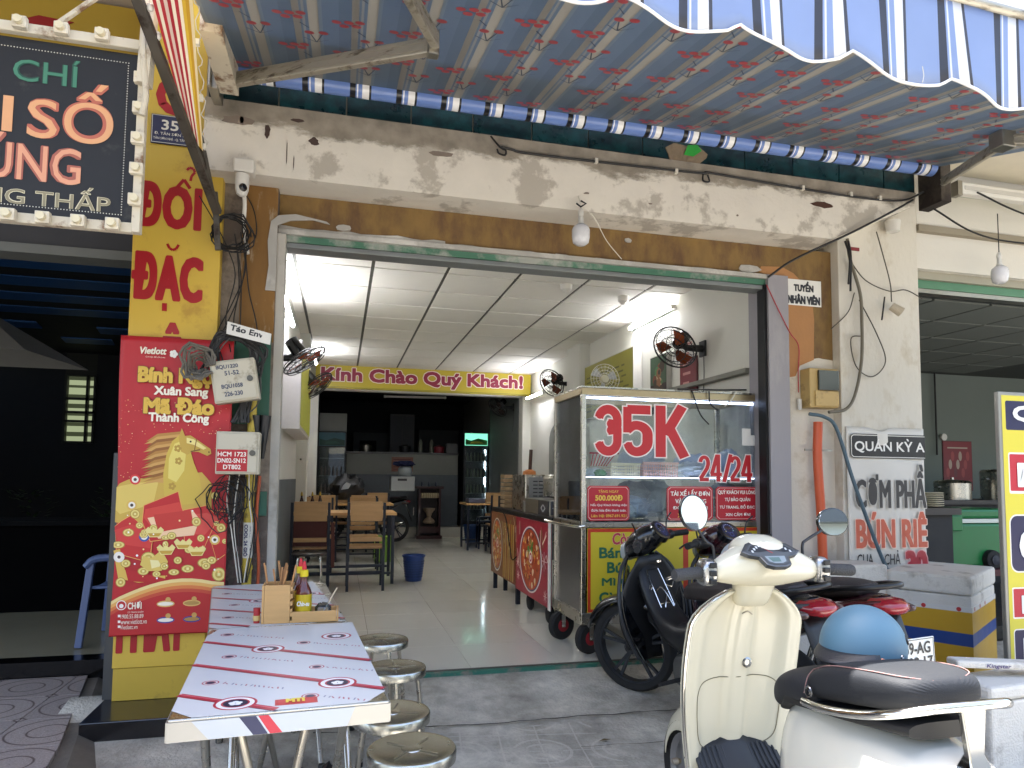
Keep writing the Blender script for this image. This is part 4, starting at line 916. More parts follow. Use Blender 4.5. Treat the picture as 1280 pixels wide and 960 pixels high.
# banner on the pillar
QB=thing('noodle_banner','wrinkled white banner for rice and noodles on the lower white pillar','banner',(3.9,4.2,.6))
bm_=flat('#dcd8cf')
G().sheet(lambda u,v:(3.575+.685*u,4.208-.004*math.sin(u*9+v*4)-(.012*math.exp(-((u-.45)/.08)**2) if v>.9 else 0),.35+1.255*v-(.03*math.exp(-((u-.42)/.1)**2) if v>.97 else 0)),30,24).build('banner_sheet',mat('banner_white','#d3cfc6',.5,var=.05,scale=2,bump=.1,bscale=6),QB,smooth=True,solid=.002)
qo=dict(O=(0,4.197,0)); a=Art((0,4.1985,0)); 
def rr(a,u0,u1,v0,v1,r,c,n=5):
    P=[]
    for (cx,cy,s) in [(u1-r,v0+r,-1.5708),(u1-r,v1-r,0),(u0+r,v1-r,1.5708),(u0+r,v0+r,3.14159)]:
        for k in range(n+1): t=s+k/n*1.5708; P.append((cx+r*math.cos(t),cy+r*math.sin(t)))
    a.poly(P,c)
rr(a,3.60,4.30,1.375,1.555,.03,'#262423'); rr(a,3.607,4.30,1.382,1.548,.026,'#d8d4cb'); rr(a,3.613,4.30,1.388,1.542,.022,'#262423')
a.poly([(4.262,1.3),(4.32,1.3),(4.32,1.6),(4.262,1.6)],'#d8d0bf') if False else None
a.c=a.c; a.vs=[V3((min(v.x,4.262),v.y,v.z)) for v in a.vs]; a.build('heading_panel',QB)
wh=flat('#e9e6df'); bk2=flat('#2a2727'); or_=flat('#c0553a'); rd=flat('#a82330')
text('QUÁN KỲ A',(3.635,4.255,1.415,1.525),wh,QB,**qo,bold=.03)
text('CƠM PHẦ',(3.63,4.258,1.01,1.335),bk2,QB,**qo,bold=.034,off2=.02,m2=flat('#bdb9b1'))
text('BÚN RIÊ',(3.63,4.258,.72,.985),or_,QB,**qo,bold=.038,off2=.02,m2=flat('#e8c8b8'))
text('CUA',(3.635,3.775,.60,.68),bk2,QB,**qo,bold=.02); text('CHẢ',(3.87,4.01,.60,.705),bk2,QB,**qo,bold=.02)
text('BÒ',(3.64,3.745,.46,.565),bk2,QB,**qo,bold=.02); text('GIÒ',(3.835,3.94,.46,.575),bk2,QB,**qo,bold=.02); text('30',(4.055,4.255,.47,.70),rd,QB,**qo,bold=.055,off2=.02,m2=flat('#d8a0a0'))
st_=thing('red_sticker','small dark red sticker near the top of the white pillar','sticker',(3.75,4.21,2.9)); G().box(3.655,3.735,4.214,4.2195,2.93,2.955).build('sticker',flat('#7c2228'),st_)

# ================= RIGHT NEIGHBOUR SHOP =================
N2=thing('neighbour_shop','cream-fronted shop with a green shutter rail and dim grey-green interior','building',(5,4.3,0))
cr_=mat('cream_paint','#d0ccc2',.8,var=.04,scale=2,bump=.15)
G().box(4.27,9,4.25,4.6,2.86,3.14).build('header',cr_,N2); G().box(4.27,9,4.20,4.6,3.14,3.19).build('cornice',mat('grime_line','#8e8573',.8),N2)
G().box(4.27,9,4.22,4.6,3.19,5.5).build('upper_wall',cr_,N2)
G().box(4.27,9,4.30,4.6,2.80,2.86).build('grey_lintel',mat('lint_grey','#9a9686',.7),N2)
G().box(4.27,9,4.33,4.45,2.735,2.799).build('shutter_rail',mat('green_rail2','#4f7d60',.5),N2); G().box(4.27,9,4.34,4.42,2.70,2.734).build('shutter_bottom_bar',steel_dirty,N2)
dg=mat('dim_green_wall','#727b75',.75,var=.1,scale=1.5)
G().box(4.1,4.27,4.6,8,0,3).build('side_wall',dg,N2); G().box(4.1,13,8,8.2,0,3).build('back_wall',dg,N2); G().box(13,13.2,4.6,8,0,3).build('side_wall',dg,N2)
G().prism([(5.05,4.65),(13,4.65),(13,8),(8.25,8)],0,3,'z') 
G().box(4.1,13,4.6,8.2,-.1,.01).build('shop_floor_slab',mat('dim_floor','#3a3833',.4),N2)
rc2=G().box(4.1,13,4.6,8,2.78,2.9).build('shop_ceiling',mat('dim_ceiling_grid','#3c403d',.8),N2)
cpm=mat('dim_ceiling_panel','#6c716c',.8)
for i in range(7):
    for j in range(5): G().box(4.3+.62*i,4.3+.62*i+.59,4.7+.62*j,4.7+.62*j+.59,2.765,2.779).build('ceiling_panel',cpm,rc2)
G().box(4.15,9,1.9,4.2,3.62,3.72).build('soffit',mat('soffit_cream','#cfc6b2',.8),N2)  # lengthened forward, out of view, to keep sun off the right side
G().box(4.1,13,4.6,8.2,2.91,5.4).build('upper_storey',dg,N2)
rp=thing('red_poster','faded red menu poster on the wall behind the green cool box','poster',(8.7,7.98,1.4))
a=Art((0,7.985,0)); a.rect(8.43,8.93,1.1,1.80,'#7a1622')
for i in range(9): a.disc(8.50+.045*i,1.35+.12*(i%3),.03,random.choice(['#9c3a3a','#b09a8a','#6a2a30']),.07)
a.rect(8.5,8.86,1.70,1.72,'#b0a090'); a.rect(8.5,8.86,1.14,1.17,'#a88'if 0 else '#aa8888'); a.build('print',rp); G().box(8.42,8.94,7.986,7.999,1.09,1.81).build('board',flat('#5a1019'),rp)
ck=thing('cool_box','green wheeled cool box with white band, lid shut','cool box',(5.8,5.3,.4))
gcb=mat('green_plastic','#0f6a34',.4,var=.1)
G().box(5.40,6.25,5.15,5.65,.42,.83).build('body',gcb,ck,bevel=.03); G().box(5.38,6.27,5.13,5.67,.87,.96).build('lid',gcb,ck,bevel=.025); G().box(5.39,6.26,5.14,5.66,.83,.868).build('band',flat('#c9d0c8'),ck,bevel=.004)
G().box(5.46,5.58,5.10,5.14,.76,.90).build('latch',gcb,ck,bevel=.01)
G().lathe([(.03,5.09),(.085,5.10),(.09,5.12),(.09,5.15)],(5.93,0,.49),20,'y').build('wheel',rubber,ck,smooth=True); G().lathe([(.01,5.082),(.045,5.085),(.045,5.095)],(5.93,0,.49),12,'y').build('wheel_hub',dark_frame,ck)
tb1=thing('low_table','low dark table with red cloth under the green cool box','table',(5.6,5.4,0)); G().box(4.6,6.6,5.0,5.9,.36,.415).build('table_top',mat('darkred_top','#4a1218',.5),tb1)
for x in (4.68,6.5):
    for y in (5.08,5.8): G().box(x,x+.04,y,y+.04,.01,.359).build('leg',dark_frame,tb1)
G().box(5.95,6.6,4.99,4.999,.26,.4).build('cloth_edge',flat('#8c1a24'),tb1)
pl=thing('plate_stack','stack of cream plates beside the white pillar edge','plates',(5.1,5.0,.95))
wt=mat('melamine','#c9c3ae',.35)
for k in range(7): G().lathe([(.05,.985+.019*k),(.13,.995+.019*k),(.135,1.002+.019*k)],(5.13,5.05,0),20).build('plate',wt,pl)
ws=thing('white_carton','small white carton on the counter next to the plates','carton',(5.0,5.0,1.1)); G().box(4.88,5.06,5.3,5.45,.98,1.26).build('box',flat('#bdbab2'),ws,bevel=.004)
cn=thing('back_counter','dark counter carrying plates and pots in the right shop','counter',(5.3,5.2,0)); G().box(4.5,5.35,4.9,5.6,.92,.98).build('counter_top',mat('dark_wood_top','#2c2622',.5),cn); G().box(4.55,5.3,4.95,5.55,.01,.919).build('body',mat('dark_body','#16171a',.7),cn)
def pot(label,x,y,z,r,h,group=None):
    t=thing('stock_pot',label,'pot',(x,y,z),group=group)
    G().lathe([(r,z),(r,z+h),(r-.006,z+h),(r-.006,z+.01)],(x,y,0),28,cap=False).build('body',steel,t,smooth=True); G().lathe([(r+.006,z+h),(r*.9,z+h+.03),(.02,z+h+.045),(.018,z+h+.07)],(x,y,0),28).build('lid',steel,t,smooth=True)
    for s in (-1,1): G().tube([(x+s*r,y-.04,z+h*.75),(x+s*(r+.035),y-.03,z+h*.75),(x+s*(r+.035),y+.03,z+h*.75),(x+s*r,y+.04,z+h*.75)],.006).build('handle',steel,t)
    return t
cn2=thing('rear_counter','low rear counter with pots near the right shop back wall','counter',(7.4,6.6,0)); G().box(6.7,9.5,6.5,7.2,.95,1.0).build('counter_top',mat('dark_wood_top','#2c2622',.5),cn2); G().box(6.75,9.4,6.55,7.15,.01,.949).build('body',mat('dark_body','#16171a',.7),cn2)
pot('tall steel stock pot beside the yellow sign edge in the right shop',8.05,6.8,1.0,.22,.34); pot('wider steel stock pot left of the tall one in the right shop',7.35,6.85,1.0,.2,.2)
sw=thing('wall_switch','round white wall socket with hanging cord in the right shop','socket',(8.22,7.9,1.75)); G().lathe([(.05,7.95),(.05,7.985)],(8.42,0,1.86),16,'y').build('socket',wpl,sw); G().tube([(8.28,7.95,3.0),(8.28,7.95,1.9),(8.28,7.95,1.6)],.012).build('cord',cable,sw)
# neighbour's own tube light and arm under the soffit
tl=thing('batten_light','unlit white batten lamp under the soffit, upper right','lamp',(4.7,3.95,3.38)); G().box(4.40,6.2,3.93,3.99,3.335,3.42).build('batten',wpl,tl,bevel=.006); G().box(4.36,4.40,3.93,3.99,3.32,3.43).build('end_bracket',steel_dirty,tl); G().box(4.42,6.2,3.925,3.93,3.365,3.395).build('tube_channel',flat('#b5b2aa'),tl)
tl2=thing('neighbour_awning_roller','small green and white awning roller behind the batten lamp','awning roller',(4.6,4.1,3.5)); G().tube([(4.25,4.12,3.44),(4.42,4.12,3.44)],.035,14).build('roller_end',wpl,tl2,smooth=True); G().tube([(4.42,4.12,3.44),(6.5,4.12,3.46)],.033,14).build('roller',flat('#2f6b4c'),tl2,smooth=True)
# blown bulb on the inner wall
# ================= RIGHT SIGN, STYROFOAM BOXES =================
RS=thing('yellow_light_box_sign','tall yellow light-box sign with navy and red letter panels at right edge','sign',(3.95,3.0,.1))
G().box(3.555,4.35,3.0,3.028,-.13,1.715).build('housing',mat('grey_alu','#8f8d86',.4,.5),RS,bevel=.005)
a=Art((0,2.9995,0)); a.rect(3.575,4.33,-.10,1.695,'#c9bd3a')
rr(a,3.60,4.4,1.50,1.665,.012,'#17153f'); rr(a,3.608,4.4,1.15-.005,1.375,.012,'#d8d4cc'); rr(a,3.616,4.4,1.16,1.365,.008,'#b01f30')
rr(a,3.598,4.4,.71,1.03,.05,'#d8d4cc'); rr(a,3.606,4.4,.718,1.022,.045,'#17153f'); rr(a,3.60,4.4,.46,.63,.008,'#d8d4cc'); rr(a,3.608,4.4,.468,.622,.006,'#b01f30'); rr(a,3.60,4.4,.10,.405,.02,'#d8d4cc'); rr(a,3.606,4.4,.106,.398,.015,'#17153f')
a.vs=[V3((min(v.x,4.34),v.y,v.z)) for v in a.vs]; a.build('printed_face',RS)
sx=dict(O=(0,2.9975,0)); lw=flat('#d8dad8')
text('QUÁN',(3.648,4.30,1.535,1.70-.04),lw,RS,**sx,bold=.05); text('BÚN',(3.665,4.28,1.18,1.35),lw,RS,**sx,bold=.06); text('CƠM',(3.66,4.30,.755,1.03-.03),lw,RS,**sx,bold=.05); text('BÒ',(3.66,4.0,.485,.61),lw,RS,**sx,bold=.06); text('ECH',(3.66,4.28,.15,.36),lw,RS,**sx,bold=.05)
foam=mat('styrofoam','#d3cfc6',.9,var=.1,scale=7,bump=.5,bscale=90,col2='#a8a298',thr=.6,sc2=5)
ytape=mat('yellow_tape','#c79a1e',.35,var=.08,scale=6,spec=.6); btape=mat('blue_tape','#173f86',.35,spec=.6); wtape=flat('#d3d0ca')
def foam_box(label,c,ang,w,d,z0,z1,tape=True):
    t=thing('foam_box',label,'styrofoam box',(c[0],c[1],z0),rz=ang,group='styrofoam boxes by the right sign'); OFF[t.name]=V3((0,0,0)); H=z1-z0; lid=.075*H/.45
    def b(nm,e,a0,a1,m,bev=.006): return G().box(-w-e,e,-e,d+e,a0,a1).build(nm,m,t,world=False,bevel=bev)
    b('box',0,0,H-lid-.004,foam,.012); b('lid',.008,H-lid,H,foam,.018)
    if tape:
        b('yellow_tape',.0025,.28*H,.40*H,ytape,0); b('yellow_tape',.0025,.50*H,.70*H,ytape,0); b('blue_tape',.003,.395*H,.505*H,btape,0); b('yellow_tape',.002,.02,.3*H,ytape,0); b('printed_tape',.0035,.69*H,.735*H,wtape,0)
        a=Art((0,0,0)); 
        for k in range(5): a.disc(-.07-.2*k,.712*H,.014,'#b5282c')
        a.O=V3((0,-.0036,0)); a.vs=[]; a.fs=[]; a.c=[]
        for k in range(5): a.disc(-.07-.2*k+(w*0),.712*H,.014,'#b5282c')
        o=a.build('tape_logo',t)
        a=Art((-w,-.0,0),U=(1,0,0)); 
        a2=Art((.0036,0,0),U=(0,1,0),V=(0,0,1))
        for k in range(3): a2.disc(.07+.17*k,.712*H,.014,'#b5282c')
        a2.build('tape_logo',t)
    return t
for k in ():pass
F1=foam_box('tall styrofoam box with yellow and blue tape beside the yellow sign',(3.93,3.55),math.radians(-58),.5,.8,-.13,.60)
F2=foam_box('plain grey styrofoam box behind the motorbike seats against the white pillar',(3.64,3.93),math.radians(-6),.66,.26,-.11,.64,False)
F3=foam_box('small dirty styrofoam box in the lower right corner',(3.68,2.62),math.radians(6),.78,.22,-.13,.27,False)
sp_=thing('foam_lid_strip','grey styrofoam strip wrapped in printed tape lying on the small box','styrofoam strip',(3.2,2.7,.34)); G().bar((2.90,2.74,.335),(3.9,2.5,.30),.09,.035).build('strip',foam,sp_,bevel=.01)
text('Kingstar',(0,.12,-.012,.012),flat('#3d2c66'),sp_,O=(3.02,2.66,.328),U=(.975,-.22,-.04),V=(0,0,1),shear=.2,bold=.03)
# ================= FOOD CART =================
CART0=set(COL.objects)
CT=thing('food_cart','stainless glass food cart with red 35K lettering and yellow menu panels','food cart',(2.4,4.9,0))
X0,X1,Y0,Y1=1.685,2.93,4.60,5.20
tubes=[((X0,Y0,.24),(X0,Y0,1.84)),((X1,Y0,.24),(X1,Y0,1.84)),((X0,Y1,.24),(X0,Y1,1.84)),((X1,Y1,.24),(X1,Y1,1.84))]
for a,b in tubes: G().bar(a,b,.034,.034).build('post',steel,CT,bevel=.004)
for z in (.235,.875,1.835):
    for a,b in [((X0-.017,Y0,z),(X1+.017,Y0,z)),((X0-.017,Y1,z),(X1+.017,Y1,z)),((X0,Y0+.018,z),(X0,Y1-.018,z)),((X1,Y0+.018,z),(X1,Y1-.018,z))]:
        G().bar(a,b,.036,.05 if z!=.875 else .04).build('rail',steel if z<1.8 else mat('brass_tinted_steel','#a89878',.35,.9),CT,bevel=.004)
gl=glassmat('cart_glass',op=.10)
G().box(X0+.018,X1-.018,Y0-.004,Y0+.002,.90,1.808).build('front_glass',gl,CT)
G().box(X0-.004,X0+.002,Y0+.018,Y1-.018,.90,1.808).build('side_glass',gl,CT)
G().box(X0+.02,X1-.02,Y0+.006,Y1-.02,1.205,1.213).build('glass_shelf',glassmat('shelf_glass',op=.2),CT)
led=mat('led_strip','#dfe6ff',.3,emit='#c8d4ff',es=4)
G().box(X0+.03,X1-.03,Y0+.008,Y0+.014,1.785,1.80).build('led_strip',led,CT); G().box(X0+.03,X1-.03,Y0+.008,Y0+.012,1.214,1.220).build('led_strip',led,CT)
G().box(X0-.02,X1+.02,Y0-.02,Y1+.02,1.861,1.872).build('roof_sheet',steel,CT)
G().box(X0+.02,X1-.02,Y0+.02,Y1-.02,.86,.895).build('worktop',steel,CT)
G().box(X0+.002,X0+.012,Y0+.02,Y1-.02,.26,.855).build('side_panel',mat('brushed_panel','#8f8f90',.32,.95,var=.12,scale=3,stretch=(1,14,1)),CT)
G().box(X1-.012,X1,Y0+.02,Y1-.02,.26,.855).build('side_panel',steel,CT); G().box(X0,X1,Y0+.01,Y1,.225,.24).build('bottom_panel',steel_dirty,CT)
G().box(X0+.02,X1-.02,Y1-.014,Y1-.006,.26,.855).build('back_panel',steel,CT)
G().box(X1-.03,X1+.06,Y0-.01,Y0+.0,.9,1.84).build('corner_strip',black_pl,CT)
# push bar
G().tube(bez([(X0-.12,Y1-.1,.88),(X0-.10,Y0+.3,.87),(X0-.045,Y0-.01,.865),(X0+.0,Y0-.03,.87)]),.012,8).build('push_bar',chrome,CT,smooth=True)
# wheels
def castor(x,y,r=.108):
    w=G().lathe([(r*.55,-.028),(r*.86,-.03),(r,-.016),(r,.016),(r*.86,.03),(r*.55,.028)],(0,0,r),28,'y').build('wheel',rubber,CT,smooth=True,world=False); 
    w.location=V3((x,y,0))-OFF[CT.name]; w.rotation_euler=(0,0,math.radians(18))
    h=G().lathe([(.012,-.033),(r*.3,-.036),(r*.56,-.022),(r*.56,.022),(r*.3,.036)],(0,0,r),20,'y').build('wheel_rim',mat('red_rim','#8c1c24',.45),w,world=False,smooth=True)
    f=G(); f.bar((-.012,-.045,r-.01),(-.01,-.045,.232),.032,.007,up=(0,1,0)); f.bar((-.012,.045,r-.01),(-.01,.045,.232),.032,.007,up=(0,1,0)); f.box(-.04,.03,-.05,.05,.224,.23); f.tube([(-.012,-.055,r),(-.012,.055,r)],.009,8)
    f.build('fork',steel,w,world=False)
for (x,y) in [(1.755,4.66),(1.70,5.10),(2.86,4.66),(2.86,5.10)]: castor(x,y)
# menu panels
red_b='#b8351c'; yl='#c9b52f'
a=Art((0,4.579,0)); G().box(1.712,2.905,4.5795,4.583,.262,.852).build('menu_board',flat('#c9b52f'),CT)
for (u0,u1) in [(1.715,2.40),(2.40,2.90)]:
    a.rect(u0,u1,.265,.85,'#b8351c'); a.rect(u0+.022,u1-.012,.285,.825,'#c6b230')
a.build('menu_border',CT)
mo=dict(O=(0,4.577,0)); gr=flat('#1f6146'); pk=flat('#b5344a')
text('Còn Món',(1.90,2.24,.735,.82),pk,CT,**mo,bold=.035,shear=.1,off2=.012,m2=flat('#e8d9a0'))
for s,u0,u1,z in [('Bánh Mì',1.80,2.20,.64),('Bún Bò',1.86,2.2,.535),('Mì Quảng',1.82,2.28,.43),('Cà Phê',1.80,2.10,.325)]: text(s,(u0,u1,z,z+.078),gr,CT,**mo,bold=.04)
text('Bữa',(2.50,2.70,.735,.82),pk,CT,**mo,bold=.035,shear=.1)
for s,u0,u1,z in [('Bánh Canh',2.46,2.84,.64),('Phở Gà',2.50,2.8,.535),('Hủ Tiếu',2.50,2.82,.43),('Cơm Tấm',2.48,2.86,.325)]: text(s,(u0,u1,z,z+.078),gr,CT,**mo,bold=.04)
fr=flat('#b8262e',.4); frw=flat('#e6ddda')
go=dict(O=(0,4.594,0))
# heavy condensed figures: strokes laid over a wider pale outline
def arcp(cx,cy,rx,ry,a0,a1,n=9): return [(cx+rx*math.cos(math.radians(a0+(a1-a0)*k/n)),cy+ry*math.sin(math.radians(a0+(a1-a0)*k/n))) for k in range(n+1)]
GL={'3':[arcp(.5,1.17,.33,.33,170,0)+arcp(.5,1.0,.33,.17,0,-90,5),arcp(.5,.88,.33,.17,90,0,5)+arcp(.5,.5,.33,.33,0,-170)],
 '5':[[(.92,1.52),(.17,1.52)],[(.17,1.60),(.17,.78)],[(.17,.86)]+arcp(.5,.72,.33,.30,120,0)+arcp(.5,.5,.33,.33,0,-170)],
 'K':[[(.2,.02),(.2,1.68)],[(.86,1.68),(.34,.74)],[(.42,1.05),(.92,.02)]],
 '2':[arcp(.5,1.17,.33,.33,175,0)+[(.83,1.05),(.72,.80),(.20,.22)],[(.1,.14),(.88,.14)]],
 '4':[[(.60,1.66),(.12,.48)],[(.02,.46),(.98,.46)],[(.68,.02),(.68,1.68)]],
 '/':[[(.15,.0),(.75,1.7)]]}
def figures(st,u0,u1,v0,v1,wd,grow):
    sx=(u1-u0)/sum(.62 if c=='/' else 1.02 for c in st); sy=(v1-v0)/1.7
    a=Art((0,4.594,0),base=.0005,step=.00002)
    for lay,(ww,col) in enumerate(((wd+grow*2,'#e6ddda'),(wd,'#b8262e'))):
        u=u0
        for c in st:
            for pl_ in GL[c]:
                P=[(u+x*sx,v0+y*sy) for x,y in pl_]
                if lay==0: # lengthen the outline past the stroke ends
                    for e,f_ in ((0,1),(-1,-2)):
                        d=V3((P[e][0]-P[f_][0],P[e][1]-P[f_][1],0)).normalized()*grow; P[e]=(P[e][0]+d.x,P[e][1]+d.y)
                for k in range(len(P)-1): a.line(P[k],P[k+1],ww,col)
                for k in range(1,len(P)-1): a.disc(P[k][0],P[k][1],ww/2,col,n=14)
            u+=(.62 if c=='/' else 1.02)*sx
    a.build('lettering',CT)
figures('35K',1.765,2.43,1.365,1.755,.066,.009); figures('24/24',2.50,2.87,1.19,1.40,.026,.006)
def sticker(u0,u1,lines):
    a=Art((0,4.5945,0)); z0,z1=.905,1.155
    c=.018; P=lambda u0,u1,z0,z1,c:[(u0+c,z0),(u1-c,z0),(u1,z0+c),(u1,z1-c),(u1-c,z1),(u0+c,z1),(u0,z1-c),(u0,z0+c)]
    a.poly(P(u0,u1,z0,z1,c),'#b01c2c'); a.poly(P(u0+.008,u1-.008,z0+.008,z1-.008,c),'#d9b8b0'); a.poly(P(u0+.011,u1-.011,z0+.011,z1-.011,c),'#b01c2c'); a.build('notice_sticker',CT)
    for (s,r,m,bb) in lines: text(s,r,m,CT,O=(0,4.5925,0),bold=bb,h=.001)
wt2=flat('#eeeae2'); yt=flat('#e0b848')
sticker(1.715,2.04,[('TẶNG NGAY',(1.80,1.955,1.10,1.13),yt,.02),('500.000Đ',(1.775,1.985,1.048,1.09),yt,.045),('Nếu Quý Khách không nhận',(1.74,2.02,1.005,1.03),wt2,.02),('được hóa đơn thanh toán.',(1.745,2.015,.965,.99),wt2,.02),('Liên Hệ: 0967.691.921',(1.745,2.015,.925,.952),yt,.03)])
sticker(2.29,2.595,[('TÀI XẾ LẤY ĐƠN',(2.315,2.575,1.085,1.135),wt2,.035),('VÀO TRONG',(2.345,2.55,1.03,1.07),wt2,.035),('ĐỌC MÃ LẤY!',(2.33,2.56,.98,1.02),wt2,.035),('Xin Cảm Ơn',(2.36,2.54,.925,.96),yt,.03)])
sticker(2.615,2.905,[('QUÝ KHÁCH VUI LÒNG',(2.63,2.89,1.095,1.135),wt2,.03),('TỰ BẢO QUẢN',(2.675,2.85,1.04,1.08),wt2,.03),('TƯ TRANG, ĐỒ ĐẠC',(2.64,2.88,.985,1.025),wt2,.03),('XIN CẢM ƠN!',(2.68,2.85,.935,.965),wt2,.03)])
# paper scrap on the glass
a=Art((0,4.5945,0)); a.poly([(2.80,1.47),(2.915,1.47),(2.915,1.55),(2.86,1.55),(2.86,1.60),(2.80,1.60)],'#d6d6d4'); a.build('paper_scrap',CT)
# baskets and bags inside
def basket(nm,label,x0,x1,y0,y1,z0,z1,col):
    t=thing(nm,label,'basket',((x0+x1)/2,y0,z0)); m=flat(col,.5); g=G(); n=14
    for k in range(n+1):
        x=x0+(x1-x0)*k/n; g.box(x-.003,x+.003,y0,y0+.004,z0,z1)
    for k in range(5):
        z=z0+(z1-z0)*k/4; g.box(x0,x1,y0-.002,y0+.004,z-.003,z+.003); g.box(x0,x1,y1-.004,y1,z-.003,z+.003); g.box(x0,x0+.004,y0,y1,z-.003,z+.003); g.box(x1-.004,x1,y0,y1,z-.003,z+.003)
    for k in range(9):
        y=y0+(y1-y0)*k/8; g.box(x0,x0+.004,y-.003,y+.003,z0,z1); g.box(x1-.004,x1,y-.003,y+.003,z0,z1)
    g.box(x0,x1,y0,y1,z0,z0+.006); g.build('lattice',m,t); G().box(x0-.008,x1+.008,y0-.008,y0+.004,z1,z1+.014).build('rim',m,t); return t
basket('plastic_basket','cream lattice basket, left of two on the upper cart shelf',1.93,2.14,4.66,4.9,1.22,1.31,'#d9cba8'); basket('plastic_basket','pink lattice basket, right of two on the upper cart shelf',2.17,2.39,4.66,4.9,1.22,1.32,'#d9a79a')
bagm=mat('plastic_bag','#aab6cc',.35,var=.3,scale=12,bump=.8,bscale=25,spec=.6); greenm=mat('herbs','#3d7a34',.6,var=.4,scale=20)
def blob(nm,label,cat,c,rx,ry,rz,m,seed,amp=.25,sharp=4):
    import mathutils
    t=G(); rnd=random.Random(seed); P=[]; n1,n2=14,22
    for i in range(n1+1):
        a=math.pi*i/n1
        for j in range(n2):
            b=2*math.pi*j/n2; d=V3((math.sin(a)*math.cos(b),math.sin(a)*math.sin(b),math.cos(a)))
            k=1+amp*mathutils.noise.noise(d*sharp+V3((seed,0,0))); P.append(V3((c[0]+rx*d.x*k,c[1]+ry*d.y*k,max(c[2]-rz*.8,c[2]+rz*d.z*k))))
    fs=[(i*n2+j,i*n2+(j+1)%n2,(i+1)*n2+(j+1)%n2,(i+1)*n2+j) for i in range(n1) for j in range(n2)]
    t.add(P,fs); o=t.build(nm,m,smooth=True)
    if label: tag(o,label,cat)
    return o
for k,(lab,c,r,m) in enumerate([('blue tinted plastic bag bundle behind the 24/24 lettering',(2.60,4.9,1.30),(.14,.12,.11),bagm),('crumpled clear bag at the right end of the upper cart shelf',(2.83,4.85,1.32),(.07,.12,.13),bagm),
 ('dull plastic bag on the cart worktop behind the gap between stickers',(2.15,4.9,.99),(.15,.14,.10),bagm),('white paper bundle at the left end of the upper cart shelf',(1.84,4.8,1.25),(.08,.1,.04),flat('#d5d8d2')),
 ('grey sack standing on the cart worktop near the middle',(2.20,4.95,1.09),(.12,.1,.10),mat('grey_sack','#8a8780',.6,var=.3,bump=.6)),('blue bag on the cart worktop at the right end',(2.8,4.85,1.12),(.1,.1,.06),bagm)]): blob('plastic_bag',lab,'bag',c,*r,m,k+3)
rs=thing('red_rack','small red plastic rack on the upper cart shelf, far left','rack',(1.9,4.75,1.3)); g=G()
for k in range(7): g.bar((1.80+.02*k,4.74,1.30),(1.82+.03*k,4.74,1.40),.006,.006)
g.box(1.79,2.02,4.735,4.745,1.39,1.402); g.build('rack',flat('#b32a34'),rs)
blob('herb_bunch','green herb bunch at the left end of the cart shelf','herbs',(1.86,4.72,1.245),.05,.05,.03,greenm,31)
for k in range(3):
    t=thing('condiment_tub',['pale lidded tub on the cart worktop, leftmost seen through side glass','middle pale lidded tub seen through the cart side glass','rear pale lidded tub seen through the cart side glass'][k],'tub',(1.76,4.75+.14*k,.9)); G().lathe([(.045,.897),(.05,.99),(.052,.99),(.05,1.0)],(1.77,4.73+.14*k,0),18).build('tub',flat('#b9b49a'),t,smooth=True)
for k,(x,y,z,l) in enumerate([(2.42,4.78,1.22,'white foam meal box on the cart shelf, bottom of the pair'),(2.43,4.79,1.275,'white foam meal box stacked on another on the cart shelf'),(1.92,4.85,.9,'white foam meal box on the cart worktop behind the first notice'),(2.45,4.9,.9,'white foam meal box on the cart worktop behind the middle notice')]):
    t=thing('meal_box',l,'box',(x,y,z),group='foam meal boxes in the cart'); G().box(x-.075,x+.075,y-.07,y+.07,z+.001,z+.03).build('box',flat('#cfcdc6'),t,bevel=.006); G().box(x-.078,x+.078,y-.073,y+.073,z+.031,z+.05).build('lid',flat('#cfcdc6'),t,bevel=.008)
blob('plastic_bag','large pale crumpled bag behind the 35K lettering','bag',(2.28,5.0,1.33),.16,.1,.13,mat('bag_grey','#b5b9bd',.35,var=.25,scale=12,bump=.8,bscale=25),41)
for k,(l,c,r) in enumerate([('small white bag bundle, far left on the cart worktop',(1.85,4.8,.97),(.09,.08,.07)),('small white bag bundle between the notices on the cart worktop',(2.08,4.75,.96),(.07,.07,.06)),('pale bag lump on the upper cart shelf under the 24/24 figures',(2.52,4.75,1.28),(.11,.08,.06)),('pale bag lump at the far right of the cart worktop',(2.84,4.8,1.0),(.08,.1,.09)),('grey-white bag leaning on the rear cart glass',(2.40,5.08,1.05),(.16,.07,.14))]): blob('plastic_bag',l,'bag',c,*r,mat('bag_pale','#ced3d8',.35,var=.2,scale=14,bump=.9,bscale=28),50+k,.35,5)
blob('plastic_bag','clear knotted bag right of the wrapped notices','bag',(2.6,4.95,1.03),.14,.1,.12,bagm,44)
# round white guard of a small fan on the cart roof
ft_=thing('table_fan','small fan with pale round guard standing on top of the cart','fan',(1.98,5.0,1.87))
for r in (.02,.045,.07,.095,.118): G().tube([(1.99+r*math.cos(t),4.93,1.985+r*math.sin(t)) for t in [k*math.pi/12 for k in range(24)]],.002,5,closed=True).build('guard_ring',wpl,ft_)
for k in range(20): G().bar((1.99,4.93,1.985),(1.99+.118*math.cos(k*.314),4.93,1.985+.118*math.sin(k*.314)),.002,.002).build('guard_wire',wpl,ft_)
G().lathe([(.03,4.92),(.034,4.94)],(1.99,0,1.985),16,'y').build('hub',flat('#cfc9a8'),ft_); 
for k in range(3):
    a0=k*2.094; G().add([(1.99+r*math.cos(a0+t),4.95+.01*t,1.985+r*math.sin(a0+t)) for r,t in [(.03,0),(.11,.1),(.115,.8),(.04,.7)]],[(0,1,2,3)]).build('blade',flat('#a9acaa'),ft_)
